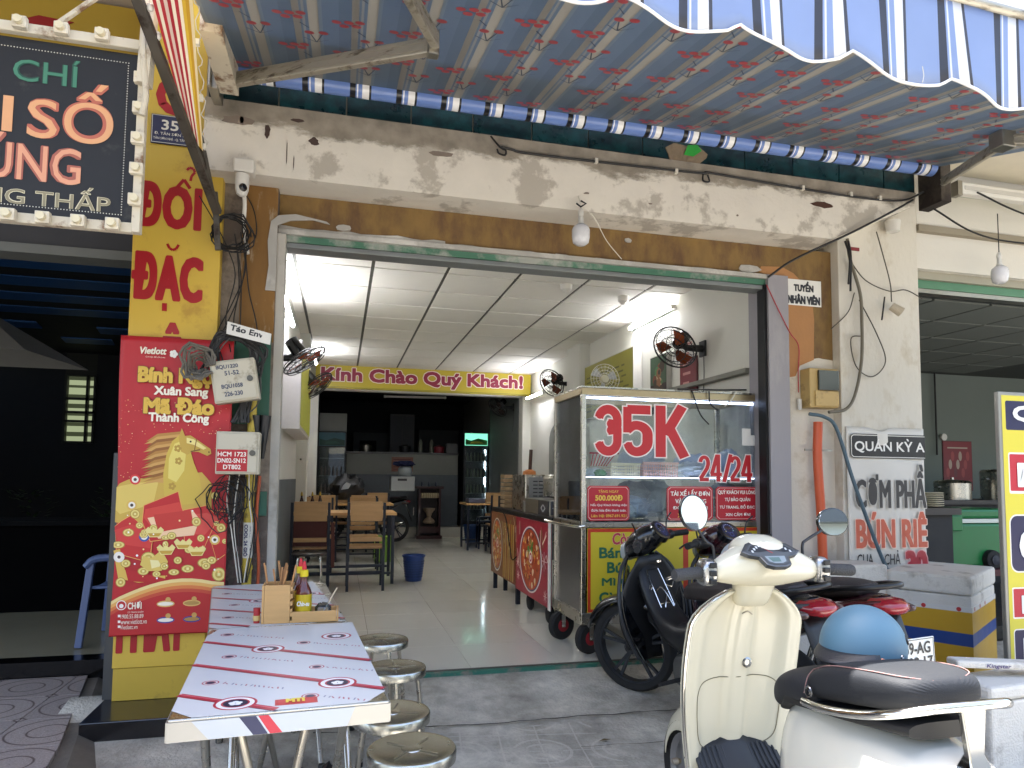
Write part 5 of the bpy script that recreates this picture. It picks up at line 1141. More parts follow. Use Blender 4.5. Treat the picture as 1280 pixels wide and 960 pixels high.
G().box(1.96,2.02,4.93,5.02,1.873,1.885).build('base',wpl,ft_); G().bar((1.99,4.97,1.885),(1.99,4.96,1.98),.02,.02).build('stem',wpl,ft_)
st2=thing('bundled_wires','loose wires and a black stick lying over the cart roof, right end','wires',(2.7,4.6,1.87))
G().tube([(2.35,4.56,1.875),(2.6,4.55,1.88),(2.82,4.57,1.895)],.006,6).build('stick',cable,st2); 
for p in [[(2.45,4.57,1.87),(2.50,4.565,1.7),(2.56,4.565,1.62)],[(2.56,4.56,1.87),(2.57,4.565,1.78),(2.62,4.565,1.73)],[(2.75,4.56,1.88),(2.7,4.55,1.80),(2.66,4.55,1.76)]]: G().tube(bez(p),.005,6).build('wire',wcable if p[0][0]>2.7 else cable,st2)

# the cart stands close behind the shutter line: final fitting of everything built above to its real width
def fitp(v):
    x=v.x if v.x<2.1 else 2.1+(v.x-2.1)*1.24
    return V3((x*.967,v.y-.15,v.z if v.z<.25 else v.z+.033*(1.2-v.z)))
done=set()
for o in [o for o in COL.objects if o not in CART0]:
    if o.type!='MESH' or o.name.split('.')[0] in ('wheel','wheel_rim','fork'): continue
    off=OFF.get(o.parent.name,V3((0,0,0))) if o.parent else V3((0,0,0))
    for v in o.data.vertices: v.co=fitp(v.co+off)-off
for o in [o for o in COL.objects if o not in CART0]:
    if o.name.split('.')[0]=='wheel': w_=o.location+OFF[CT.name]; x=w_.x if w_.x<2.1 else 2.1+(w_.x-2.1)*1.24; o.location=V3((x*.967,w_.y-.15,w_.z))-OFF[CT.name]
# ================= COUNTER WITH FOOD BANNERS (behind the cart) =================
CN=thing('serving_counter','long serving counter wrapped in printed noodle-dish banners behind the cart','counter',(2,6.5,0))
XC=1.655
G().box(XC,2.45,5.24,7.45,.84,.885).build('counter_top',mat('counter_black','#15161a',.35),CN,bevel=.004)
bannerbase=flat('#7c2a2e')
G().box(XC-.004,XC+.002,5.24,6.36,.16,.838).build('banner',flat('#8c1d2c',.35),CN); G().box(XC-.004,XC+.002,6.365,7.45,.18,.838).build('banner',flat('#8a5530',.35),CN)
G().box(XC-.012,XC-.005,5.235,5.30,.15,.86).build('white_edge',flat('#d2d0cb'),CN)
for (x,y) in [(XC+.03,7.38),(XC+.03,6.40),(2.4,7.38),(2.4,5.3),(XC+.1,7.2)]: G().box(x-.02,x+.02,y-.02,y+.02,0,.84).build('leg',dark_frame,CN)
for y in (5.5,6.1): G().lathe([(.03,-.02),(.06,-.022),(.075,-.01),(.075,.01),(.06,.022),(.03,.02)],(XC+.07,y,.075),18,'x').build('wheel',rubber,CN,smooth=True)
random.seed(9)
fa_=Art((XC-.0045,0,0),U=(0,-1,0),V=(0,0,1))   # seen from the room: +u runs towards the street
def food(u0,u1,z0,z1,bg,cx,cz,rw,rh,tone):
    fa_.rect(u0,u1,z0,z1,bg)
    for k in range(26):  # noodles / leaves around
        u=random.uniform(u0,u1);z=random.uniform((z0+z1)/2,z1); fa_.line((u,z),(min(u1,max(u0,u+random.uniform(-.12,.12))),max(z0,z-random.uniform(.05,.18))),random.uniform(.008,.02),random.choice(['#cdbfa0','#d9cdb4','#7a8c4a','#3d5a2c','#a33a2a','#e3dccb']))
    fa_.disc(cx,cz,rw,'#d8d6d2',rh,40); fa_.disc(cx,cz,rw*.93,'#3b4668',rh*.95,40); fa_.disc(cx,cz,rw*.88,tone,rh*.91,40)
    for k in range(130):
        a=random.uniform(0,6.28);r=math.sqrt(random.random())*.82; fa_.disc(cx+rw*r*math.cos(a),cz+rh*r*math.sin(a),random.uniform(.008,.03),random.choice(['#c23a1e','#d8642c','#e0b050','#b02a1c','#d9c7a0','#7a2a1c','#c98f3c','#e8d8b4','#a84a28']),random.uniform(.008,.03),8,rot=a)
    for k in range(9): fa_.disc(cx+random.uniform(-.06,.08),cz+rh*.35+random.uniform(-.06,.06),.035,random.choice(['#3f7a34','#5c9a44','#2c5a28']),.018,8,rot=k)
    fa_.disc(cx+.02,cz+.02,.055,'#e8d6d0',.055); fa_.disc(cx+.02,cz+.02,.04,'#b5485a',.04); fa_.disc(cx+.02,cz+.02,.022,'#e8d6d0',.022)
food(-6.355,-5.305,.165,.832,'#9a2034',-5.85,.49,.36,.29,'#b8481f')
for (u,z,r) in [(-5.42,.52,.08),(-6.27,.42,.05),(-6.25,.30,.045),(-5.38,.24,.05)]:
    for k in range(8): fa_.line((u,z),(u+r*math.cos(k*.785),z+r*math.sin(k*.785)),.008,'#d9b9b4')
food(-7.44,-6.375,.185,.832,'#7d4a2a',-7.15,.5,.24,.28,'#a86a2c')
for k in range(12): fa_.line((-6.85+.04*k,.2),(-6.83+.04*k,.75),.02,['#c9a23a','#b0782c','#d9c27a','#9c3a20'][k%4])
fa_.build('printed_food',CN)
# things on the counter
gs=thing('gas_stove','steel single burner gas stove with diamond badge on the counter','stove',(1.9,5.7,.885))
G().box(1.70,2.1,5.45,6.25,.886,1.02).build('body',steel_dirty,gs,bevel=.006); G().box(1.69,1.699,5.45,5.75,.89,1.015).build('front_panel',mat('dark_panel','#4a4b4e',.35,.6),gs)
a=Art((1.6895,0,0),U=(0,-1,0)); 
a.poly([(-5.60,.915),(-5.53,.95),(-5.60,.985),(-5.67,.95)],'#cfcfcf'); a.poly([(-5.60,.925),(-5.55,.95),(-5.60,.975),(-5.65,.95)],'#3c3d40'); a.build('badge',gs)
a=Art((0,5.449,0)); a.rect(1.71,1.86,.90,1.01,'#55575c'); a.poly([(1.785,.915),(1.845,.955),(1.785,.995),(1.725,.955)],'#cfcfcf'); a.poly([(1.785,.925),(1.83,.955),(1.785,.985),(1.74,.955)],'#3c3d40'); a.build('badge',gs)
for k in range(4): G().bar((1.88,5.72,1.03),(1.88+.13*math.cos(k*1.57+.7),5.72+.13*math.sin(k*1.57+.7),1.045),.01,.012).build('pot_support',black_pl,gs)
def oven():
    t=thing('steel_cabinet','louvred stainless cabinet standing on the serving counter','cabinet',(1.85,6.3,.885))
    G().box(1.72,2.15,6.3,6.8,.886,1.24).build('body',steel,t,bevel=.012)
    a=Art((0,6.299,0)); a.rect(1.76,2.11,1.0,1.215,'#8f8f8c')
    for k in range(5):
        for q in range(5): a.rect(1.80+.055*q,1.845+.055*q,1.03+.035*k,1.04+.035*k,'#2a2a2a')
    a.build('louvres',t)
oven()
sp=pot('steel soup pot on the gas burner beside the cart',1.88,5.72,1.05,.15,.15)
hs_=thing('paper_stack','stack of brown noodle trays at the back of the serving counter','trays',(1.75,7.2,.89))
for k in range(8): G().box(1.70,1.86,7.05,7.25,.89+.045*k,.925+.045*k).build('tray',mat('kraft','#8a7355',.8,rand=.15),hs_,bevel=.004)
for k in range(6): G().box(1.90,2.10,7.05,7.25,.89+.055*k,.93+.055*k).build('tray',mat('kraft2','#9a9080',.8,rand=.15),hs_,bevel=.004)
G().lathe([(.02,1.225),(.075,1.235),(.07,1.28),(.03,1.3)],(2.0,7.15,0),14).build('orange_bowl',flat('#c2763a'),hs_)
G().tube([(2.02,7.2,1.28),(2.03,7.2,1.52)],.02,10).build('dark_grinder',mat('dark_wood','#3a2418',.5),hs_)
for (nm,lab,x,y,h) in [('sauce_jar','small dark jar on the far end of the serving counter',1.74,7.35,.12),('steel_tin','tall steel tin beside the stove',1.72,6.25,.10)]:
    t=thing(nm,lab,'jar',(x,y,.886)); G().lathe([(.04,.887),(.04,.887+h),(.035,.89+h)],(x,y,0),16).build('body',steel_dirty if 'tin' in nm else black_pl,t,smooth=True)
cw=thing('draped_cord','thin black cord draped over the food banner','cord',(1.64,6.7,.85)); G().tube(bez([(1.63,7.3,.86),(1.62,6.9,.87),(1.63,6.7,.8),(1.635,6.55,.55),(1.635,6.45,.42),(1.64,6.3,.46)]),.005,6).build('cord',cable,cw)

# ================= STREET TABLES =================
film=mat('printed_film','#c9d1dc',.12,var=.03,scale=3,coat=.4,rvar=.04)
def street_table(label,P,z,seed,front):
    """P: four corners near-left, near-right, far-right, far-left"""
    t=thing('folding_table',label,'table',((P[0][0]+P[2][0])/2,(P[0][1]+P[2][1])/2,ground_z(0,(P[0][1]+P[2][1])/2)),group='folding steel tables')
    G().prism(P,z-.028,z,'z').build('table_top',film if False else steel,t,bevel=.004)
    c=V3(((P[0][0]+P[2][0])/2,(P[0][1]+P[2][1])/2,0))
    u=V3((P[1][0]-P[0][0],P[1][1]-P[0][1],0)); w=u.length; u.normalize(); v=V3((P[3][0]-P[0][0],P[3][1]-P[0][1],0)); L=v.length; v.normalize()
    O=V3((P[0][0],P[0][1],z)); a=Art(O,u,v,base=.0006,step=.0000025)
    D='#c8cacc'
    # film leaves two corners bare
    k=.055 if front else .03
    a.poly([(k,.0),(w-k*1.1,.0),(w,k*1.5),(w,L),(k*.6,L),(0,L-k*2),(0,k*1.2)],D)
    def inb(q): return max(.0,min(w,q[0])),max(0,min(L,q[1]))
    def band(v0,sl,seed):
        a_=inb((0,v0)); b=(w,v0+sl*w)
        if min(v0,b[1])<.01 or max(v0,b[1])>L-.01: 
            if v0+sl*w<0.01:
                ub=(0.01-v0)/sl; 
                if ub<=0.02: return
                b=(ub,.01)
            elif v0>L: 
                return
        a.line((.0,v0-.011),(b[0],b[1]-.014),.012,'#23284a'); a.line((.0,v0),(b[0],b[1]),.026,'#a32036'); a.line((.0,v0+.006),(b[0],b[1]+.006),.004,'#d8667a')
    sl=-.55
    def shield(U_,V_):
        if not(.04<U_<w-.04 and .05<V_<L-.05): return
        for r,c in ((.055,'#b0263a'),(.048,'#e3e6ea'),(.036,'#b0263a'),(.031,'#1d2140')): a.disc(U_,V_,r,c,n=32)
        # plain five-petal rosette in the middle
        for q in range(5): a.disc(U_+.010*math.cos(q*1.2566+1.57),V_+.010*math.sin(q*1.2566+1.57),.0085,'#e8eaee',n=10)
    n=0; v0=.20 if front else .12; sl=-.75; SU=[.15,.42,.22,.46]
    while v0<L+.42:
        band(v0,sl,n); su=SU[n%4]; shield(su,v0+sl*su)
        for q in range(2):
            uu=.07+q*.27+.03*(n%2); y_=v0+sl*uu+.15
            if .03<y_<L-.04 and uu<w-.16:
                for r,c in ((.024,'#b04a5c'),(.020,'#c8cacc'),(.015,'#a03a4c'),(.011,'#2c3050')): a.disc(uu,y_,r,c,n=18)
                for e in range(14):
                    ue=uu+.035+.0125*e; ve=y_+sl*(.035+.0125*e)*.8
                    if ue<w-.01 and .01<ve<L-.02: a.line((ue,ve),(ue+random.uniform(-.006,.008),ve+random.uniform(.010,.018)),.0045,random.choice(['#a8707e','#7f8399','#a8606c']))
        v0+=.315; n+=1
    if front:
        a.poly([(w*.46,.035),(w*.66,.035),(w*.66,.085),(w*.46,.085)],'#b3252f')
        a.poly([(w*.475,.04),(w*.645,.04),(w*.645,.08),(w*.475,.08)],'#c22c34')
    a.build('printed_film',t)
    if front: text('MTI',(w*.51,w*.60,.045,.077),flat('#e0c83c'),t,O=O,U=u,V=v,bold=.06,h=.0042)
    # apron
    for i in range(4):
        p,q=V3((*P[i],0)),V3((*P[(i+1)%4],0)); d=(q-p).normalized()
        G().bar(p+V3((0,0,z-.031)),q+V3((0,0,z-.031)),.008,.048).build('edge_band',mat('edge_steel','#a3a29e',.45,.6,var=.1),t)
    if front:
        e=Art(V3((P[0][0],P[0][1],z-.055))+V3((0,-.0048,0)),u,V3((0,0,1))); e.poly([(.095,.001),(w-.11,.001),(w-.09,.0475),(.055,.0475)],'#aab0b8')
        e.poly([(.20,.001),(.235,.001),(.205,.0475),(.165,.0475)],'#23284a'); e.poly([(.24,.001),(.27,.001),(.235,.0475),(.21,.0475)],'#b0263a')
        e.build('film_edge',t)
    # folding tube legs: two crossed U frames
    gz=ground_z(0,(P[0][1]+P[2][1])/2)
    def W(a_,b): return V3((P[0][0],P[0][1],0))+u*a_+v*b
    for s,(b0,b1) in enumerate([(.14*L,.72*L),(.80*L,.26*L)]):
        for a_ in ((.07,w-.10) if s==0 else (.11,w-.06)):
            top=W(a_,b0)+V3((0,0,z-.06)); bot=W(a_+( .02 if s else -.01),b1)+V3((0,0,gz+.012))
            G().tube([top,bot],.0125,10).build('leg',steel,t,smooth=True)
            G().lathe([(.016,-.012),(.018,.02),(.015,.03)],bot,12).build('rubber_foot',black_pl,t)
    for a_ in (.17,w-.18):
        G().tube([W(a_-.02,.16*L)+V3((0,0,z-.06)),W(a_+.13*(1 if a_<w/2 else -1),.30*L)+V3((0,0,gz+.012))],.0125,10).build('leg',steel,t,smooth=True)
    G().tube([W(.07,.45*L)+V3((0,0,z-.36)),W(w-.07,.45*L)+V3((0,0,z-.36))],.01,8).build('cross_bar',steel,t); G().tube([W(.05,.14*L)+V3((0,0,z-.06)),W(w-.05,.14*L)+V3((0,0,z-.06))],.011,8).build('cross_bar',steel,t)
    return t
Z_T=.60
random.seed(2)
street_table('near folding steel table with peeling striped ring-print film',[(-.395,1.865),(.145,1.90),(.045,2.975),(-.475,2.90)],Z_T,1,True)
street_table('far folding steel table carrying the wooden condiment caddy',[(-.480,2.905),(.040,2.985),(-.070,4.08),(-.655,4.02)],Z_T,2,False)
# caddy
CD=thing('condiment_caddy','pale wooden condiment caddy with slotted tall box on the far street table','caddy',(-.15,2.98,Z_T))
zt=Z_T+.0015
w_=woodx
G().box(-.285,-.185,2.96,2.97,zt,.755).build('panel',w_,CD,bevel=.001); G().box(-.285,-.185,3.07,3.08,zt,.755).build('panel',w_,CD,bevel=.001); G().box(-.295,-.286,2.96,3.08,zt,.755).build('panel',w_,CD,bevel=.001)
for k in range(5): G().box(-.184,-.176,2.96,3.08,zt+.01+.03*k,zt+.026+.03*k).build('slat',w_,CD)
G().box(-.184,.0,2.96,2.97,zt,.645).build('tray_side',w_,CD,bevel=.001); G().box(-.184,.0,3.07,3.08,zt,.645).build('tray_side',w_,CD,bevel=.001); G().box(.001,.009,2.96,3.08,zt,.645).build('tray_end',w_,CD,bevel=.001); G().box(-.285,.0,2.97,3.07,zt,zt+.008).build('tray_floor',w_,CD)
def bottle(label,x,y):
    t=thing('sauce_bottle',label,'bottle',(x,y,zt+.008),group='chilli sauce bottles'); z=zt+.008
    G().lathe([(.03,z),(.033,z+.01),(.033,z+.105),(.026,z+.125),(.013,z+.15),(.012,z+.175)],(x,y,0),20).build('body',mat('chilli_sauce','#5c1d10',.12,coat=.5,var=.1),t,smooth=True)
    G().lathe([(.034,z+.015),(.034,z+.10)],(x,y,0),20,cap=False).build('label',mat('sauce_label','#c2a81c',.35,col2='#3c7a2c',thr=.56,sc2=14,edge=.02),t,smooth=True)
    G().lathe([(.0348,z+.012),(.0348,z+.028)],(x,y,0),20,cap=False).build('label_band',flat('#2c7a3c'),t,smooth=True)
    G().lathe([(.017,z+.172),(.017,z+.198),(.013,z+.2)],(x,y,0),18).build('cap',flat('#d8bf1c'),t,smooth=True); G().lathe([(.009,z+.2),(.009,z+.212),(.004,z+.235)],(x,y,0),14).build('nozzle',flat('#c4202c'),t,smooth=True)
    text('Chin-su',(-.024,.026,.055,.075),flat('#e6e6de'),t,O=(x,y-.0356,z),bold=.03,shear=.2) if 'front' in label else None
bottle('front chilli sauce bottle with yellow cap in the wooden caddy',-.135,3.015); bottle('rear chilli sauce bottle mostly hidden behind the other',-.155,3.125)
jr=thing('glass_jar','small clear glass jar with a tilted spoon in the caddy tray','jar',(-.05,3.02,zt)); G().lathe([(.028,zt+.01),(.034,zt+.02),(.034,zt+.05),(.03,zt+.055)],(-.055,3.02,0),18,cap=False).build('jar',glassmat('jar_glass',op=.25),jr,smooth=True); G().tube([(-.06,3.02,zt+.02),(.0,3.04,zt+.125)],.003,6).build('spoon_handle',steel,jr); G().lathe([(.03,zt+.052),(.02,zt+.066),(.005,zt+.07)],(-.055,3.02,0),16).build('lid',glassmat('jar_glass',op=.25),jr,smooth=True)
random.seed(12)
for k in range(11):
    x=random.uniform(-.268,-.20);y=random.uniform(2.985,3.055); 
    o=G().bar((x,y,zt+.02),(x+random.uniform(-.045,.06),y+random.uniform(-.02,.03),zt+.225+random.uniform(-.02,.02)),.0065,.0065).build('chopstick',mat('chopstick','#a8794a',.6,rand=.25)); tag(o,'wooden chopstick standing in the condiment caddy','chopsticks','chopsticks in the caddy')
cup=thing('small_red_can','small red toothpick pot beside the caddy on the table','pot',(-.32,3.0,Z_T)); G().lathe([(.012,zt),(.014,zt+.06)],(-.315,2.99,0),12).build('body',flat('#a82c30'),cup); G().lathe([(.0145,zt+.01),(.0145,zt+.03)],(-.315,2.99,0),12).build('label',flat('#c9b070'),cup)
rod=thing('tissue_pack','black wire holder beside the chopsticks','holder',(-.25,3.10,Z_T)); G().tube(bez([(-.26,3.12,zt),(-.265,3.12,zt+.12),(-.24,3.12,zt+.16),(-.215,3.12,zt+.12),(-.21,3.12,zt)]),.004,6).build('wire',cable,rod)
# ================= STOOLS =================
ST=thing('steel_stool','round stainless stool nearest the camera beside the near table','stool',(0,0,0),group='round steel stools'); R=.148;H=.445
G().lathe([(R-.012,H-.038),(R-.001,H-.036),(R,H-.006),(R-.004,H),(R-.02,H+.001),(R-.03,H-.002),(.035,H-.002),(.033,H+.0005),(.025,H-.001),(.002,H-.001)],(0,0,0),44).build('seat',mat('seat_steel','#bdbdb6',.26,1,var=.1,scale=5,rvar=.05),ST,world=False,smooth=True)
for k in range(4):
    a=math.pi/4+k*math.pi/2; c,s=math.cos(a),math.sin(a)
    G().tube(bez([(.085*c,.085*s,H-.03),(.105*c,.105*s,H-.05),(.125*c,.125*s,.25),(.15*c,.15*s,.012)]),.0105,10).build('leg',steel,ST,world=False,smooth=True)
    G().lathe([(.013,0),(.014,.022)],(.15*c,.15*s,0),10).build('foot',black_pl,ST,world=False)
    a2=a+.13; G().bar((.03*math.cos(a),.03*math.sin(a),H+.0005),(.10*math.cos(a),.10*math.sin(a),H+.0005),.004,.0015).build('pressed_line',steel_dirty,ST,world=False)
G().tube([(.128*math.cos(t),.128*math.sin(t),.17) for t in [k*math.pi/14 for k in range(28)]],.006,6,closed=True).build('footring',steel,ST,world=False,smooth=True)
spots=[(.255,2.33),(.215,2.70),(.275,3.32),(.235,3.78)]
labs=['round stainless stool nearest the camera beside the near table','second round stainless stool along the near table edge','third round stainless stool, level with the caddy','farthest round stainless stool beside the street tables']
for i,(x,y) in enumerate(spots):
    o=ST if i==0 else dup(ST,(0,0,0)); o.location=(x,y,ground_z(x,y)); o.rotation_euler=(0,0,.35*i+.1); o['label']=labs[i]
# black bin bag under the table
blob('bin_bag','black plastic bag slumped on the ground under the near table','bag',(-.03,2.75,-.05),.16,.16,.13,mat('bin_bag','#0d1017',.3,var=.4,bump=.8,bscale=22,spec=.6),5,.4,5)
# leaf litter
lf=mat('dry_leaf','#5a4a2a',.8,var=.4,rand=.3)
for k,(x,y,lab) in enumerate([(.55,3.45,'small dry leaf on the cement near the ring pattern'),(1.35,3.35,'larger dry leaf lying mid pavement'),(1.62,2.95,'dry leaf nearest the white scooter'),(.98,3.05,'tiny pale leaf scrap on the cement')]):
    z=ground_z(x,y)+.008; o=G().add([(x-.03,y,z),(x,y-.012,z+.006),(x+.035,y+.003,z+.002),(x,y+.014,z+.004)],[(0,1,2,3)]).build('fallen_leaf',lf,solid=.001); tag(o,lab,'leaf')
# ================= UNDERBONE MOTORBIKES =================
def superring(c,a,b,p=2.4,n=20,tilt=0):
    return ring(c,a,b,p,n,u=(1,0,0),w=(0,math.sin(tilt),math.cos(tilt)))
def motorbike(label,body,accent,loc,rz,lean=0,steer=.6,seatcol=None,detail=True,hi=1.0):
    t=thing('motorbike',label,'motorbike',loc,rz,group='parked motorbikes'); OFF[t.name]=V3((0,0,0)); t.rotation_euler=(0,lean,rz)
    K=dict(world=False)
    sm=seatcol or mat('bike_seat','#2b2524',.6,var=.15,scale=8,bump=.15,bscale=150)
    def wheel(y,x=0,st=0,w=.032):
        r=.275; z=r
        w_=G().lathe([(r-.055,-w),(r-.02,-w*1.15),(r-.004,-w*.7),(r,0),(r-.004,w*.7),(r-.02,w*1.15),(r-.055,w)],(0,0,0),40,'x',cap=False).build('wheel',rubber,t,smooth=True,**K)
        w_.location=(x,y,z); w_.rotation_euler=(0,0,st)
        g=G().lathe([(r-.052,-w*.8),(r-.064,-w*.8),(r-.064,w*.8),(r-.052,w*.8)],(0,0,0),40,'x',cap=False); g.lathe([(.04,-.045),(.045,-.02),(.045,.02),(.04,.045)],(0,0,0),20,'x')
        for k in range(5):
            a=k*1.2566+.3; 
            for s in (-.12,.12): g.bar((0,.04*math.cos(a),.04*math.sin(a)),(0,(r-.06)*math.cos(a+s),(r-.06)*math.sin(a+s)),.018,.016,up=(1,0,0))
        g.build('alloy_rim',mat('dark_alloy','#3a3d42',.4,.5),w_,smooth=True,**K)
        G().lathe([(.09,.05),(.09,.054)],(0,0,0),24,'x').build('brake_disc',steel,w_,**K); return w_
    wheel(-.60)
    # front end turned on its lock
    piv=V3((0,.52,0)); ax=.62
    def fr(v):  # rotate about steering axis
        v=V3(v); d=v-V3((0,.50,0)); c,s=math.cos(steer),math.sin(steer); return V3((d.x*c-d.y*s,.50+d.x*s+d.y*c,v.z))
    fa=fr((0,ax,0)); wheel(fa.y,fa.x,steer)
    class F(G): pass
    def frot(g): g.v=[tuple(fr(v)) for v in g.v]; return g
    for s in (-1,1): frot(G().tube([(s*.07,.62,.275),(s*.07,.52,.62),(s*.065,.47,.74)],.019,10)).build('fork_leg',black_pl,t,smooth=True,**K)
    # mudguard
    rg=[]
    for k in range(13):
        a=math.radians(20+ k*12.5); c=V3((0,.62+.335*math.cos(a)*1.0,.275+.325*math.sin(a))); wd=.07*(1-.25*abs(k-6)/6)
        rg.append([c+V3((wd*q,0,0))+(V3((0,-math.cos(a),-math.sin(a)))*(.045*abs(q)**2)) for q in (-1,-.6,0,.6,1)])
    g=G(); n=5; g.v=[v for r in rg for v in r]; g.f=[(i*n+j,i*n+j+1,(i+1)*n+j+1,(i+1)*n+j) for i in range(12) for j in range(4)]
    frot(g).build('front_mudguard',body,t,smooth=True,solid=.005,**K)
    # headset: nacelle, gauge, headlight
    frot(G().loft([superring((0,.60,.86),.03,.03),superring((0,.575,.88),.095,.075),superring((0,.50,.92),.13,.10),superring((0,.42,.95),.12,.085),superring((0,.36,.965),.07,.045)])).build('headset',body,t,smooth=True,sub=1,**K)
    frot(G().loft([superring((0,.625,.855),.02,.02),superring((0,.615,.86),.075,.055),superring((0,.58,.87),.088,.066)])).build('headlight',mat('headlight_lens','#9aa0a0',.1,coat=.6,var=.1),t,smooth=True,**K)
    gq=G(); c=V3((0,.375,.985)); nrm=V3((0,-.75,.66)).normalized(); up=V3((0,.66,.75)).normalized()
    def disk(cc,a,b,nn=28): return [cc+V3((1,0,0))*a*math.cos(q*6.2832/nn)+up*b*math.sin(q*6.2832/nn) for q in range(nn)]
    gq.loft([disk(c-nrm*.03,.085,.072),disk(c+nrm*.006,.082,.068),disk(c+nrm*.01,.07,.056)]); frot(gq).build('gauge_pod',black_gl,t,smooth=True,**K)
    a=Art((0,0,0)); 
    def gd(cx,cy,r,col,k):
        n_=len(a.vs); a.vs+=[fr(c+nrm*(.0108+.0002*k)+V3((1,0,0))*(cx+r*math.cos(q*.5236))+up*(cy+r*math.sin(q*.5236))) for q in range(12)]; a.fs.append(tuple(range(n_,n_+12))); a.c.append(hx(col))
    gd(0,0,.056,'#1b1f3c',0); gd(0,.012,.036,'#3a4280',1); gd(0,.012,.030,'#1b1f3c',2); gd(0,-.030,.016,'#46508c',3); gd(0,-.030,.011,'#1b1f3c',4); gd(-.032,-.004,.005,'#c8b83c',5); gd(.030,-.004,.005,'#3fa05a',5); gd(0,.012,.005,'#b03030',6)
    for q in range(11):
        an=math.radians(-30+24*q); gd(.033*math.cos(an),.012+.033*math.sin(an),.0024,'#cfd4ee',7)
    a.build('gauge_face',t)
    G_=frot(G().tube([(-.17,.46,.90),(.17,.46,.90)],.016,10)); G_.build('handlebar',black_pl,t,smooth=True,**K)
    for s in (-1,1):
        frot(G().tube(bez([(s*.11,.455,.915),(s*.18,.44,.925),(s*.24,.41,.93)]),[.030]*6+[.030]*6+[.026],12)).build('switch_housing',black_pl,t,smooth=True,**K)
        frot(G().tube([(s*.235,.412,.93),(s*.355,.36,.925)],.0185,14)).build('grip',rubber,t,smooth=True,**K)
        frot(G().tube(bez([(s*.20,.47,.93),(s*.27,.46,.925),(s*.36,.42,.91)]),.006,8)).build('brake_lever',black_pl,t,smooth=True,**K)
        if detail:
            frot(G().tube(bez([(s*.20,.43,.95),(s*.22,.43,1.02),(s*.27,.42,1.06)]),.005,8)).build('mirror_stem',black_pl,t,smooth=True,**K)
    # leg shield: two wings around a centre tunnel
    def wing(s):
        pr=[(.10,.53,.84,.02),(.17,.50,.76,.10),(.215,.47,.64,.17),(.225,.45,.52,.19),(.20,.44,.40,.17),(.15,.43,.28,.12),(.10,.42,.20,.06)]
        g=G(); m=5
        for (xo,y,z,wd) in pr:
            for j in range(m): 
                q=j/(m-1); g.v.append((s*(xo-wd*(1-q)*.85),y+.05*math.cos(q*1.57)-.03*q,z))
        g.f=[(i*m+j,i*m+j+1,(i+1)*m+j+1,(i+1)*m+j) for i in range(len(pr)-1) for j in range(m-1)]
        return g.build('leg_shield',body,t,smooth=True,solid=.012,sub=1,**K)
    wing(-1);wing(1)
    G().sheet(lambda u,v:((u-.5)*(.16+.30*math.sin(math.pi*min(1,v*1.05))**.7),.50-.05*v-.04*abs(u-.5),.22+.62*v),10,12).build('inner_shield',mat('inner_black','#101114',.5,var=.15),t,smooth=True,solid=.008,**K)
    for s in (-1,1): G().tube(bez([(s*.10,.525,.84),(s*.175,.49,.76),(s*.222,.455,.62),(s*.228,.435,.5),(s*.20,.42,.38),(s*.15,.41,.26)]),.011,8).build('shield_edge',mat('edge_grey_plastic','#2c2d30',.45),t,smooth=True,**K)
    G().loft([superring((0,.50,.80),.085,.07),superring((0,.42,.66),.095,.08),superring((0,.30,.47),.10,.085),superring((0,.12,.40),.10,.08),superring((0,-.02,.46),.11,.10)]).build('centre_tunnel',mat('tunnel_plastic','#1a1a1c',.4,var=.15),t,smooth=True,sub=1,**K)
    # bag hook and rack on the tunnel
    g=G()
    for s in (-1,1): g.tube(bez([(s*.04,.42,.76),(s*.045,.34,.64),(s*.045,.26,.52)]),.0035,6)
    g.tube([(-.04,.42,.76),(.04,.42,.76)],.0035,6); g.tube(bez([(-.045,.36,.67),(-.075,.34,.66),(-.08,.33,.69)]),.0035,6); g.tube(bez([(.045,.36,.67),(.075,.34,.66),(.08,.33,.69)]),.0035,6); g.tube(bez([(-.045,.34,.64),(0,.33,.66),(.045,.26,.52)]),.0035,6); g.tube(bez([(.045,.34,.64),(0,.30,.6),(-.045,.26,.52)]),.0035,6); g.tube([(-.045,.30,.58),(.045,.30,.58)],.0035,6)
    g.build('luggage_hook',chrome,t,smooth=True,**K)
    G().lathe([(.018,0),(.018,.012),(.008,.014)],(.035,.40,.80),16).build('ignition_lock',chrome,t,**K)
    # seat: long saddle
    G().loft([superring((0,.06,.66),.045,.02,2.2),superring((0,.02,.70),.09,.05,2.6),superring((0,-.12,.725),.115,.055,3),superring((0,-.28,.74),.13,.055,3),superring((0,-.42,.775),.13,.05,3),superring((0,-.62,.80),.115,.045,3),superring((0,-.74,.81),.08,.03,2.4)],).build('seat',sm,t,smooth=True,sub=1,**K)
    # body sides and tail
    G().loft([superring((0,-.02,.52),.09,.10,2.4),superring((0,-.2,.58),.115,.11,2.6),superring((0,-.45,.66),.125,.09,2.6),superring((0,-.68,.73),.10,.06,2.4),superring((0,-.84,.78),.055,.03,2.2)]).build('side_cover',body,t,smooth=True,sub=1,**K)
    for s in (-1,1):
        G().loft([ring((s*.10,-.30,.62),.012,.02,2,12),ring((s*.128,-.5,.67),.014,.035,2,12),ring((s*.105,-.72,.735),.012,.03,2,12),ring((s*.06,-.84,.77),.008,.012,2,12)]).build('side_accent',accent,t,smooth=True,**K)
    G().tube(bez([(-.12,-.52,.78),(-.135,-.66,.815),(-.10,-.80,.835),(0,-.83,.84),(.10,-.80,.835),(.135,-.66,.815),(.12,-.52,.78)]),.013,8).build('grab_rail',mat('grab_black','#1b1c1e',.35,.3),t,smooth=True,**K)
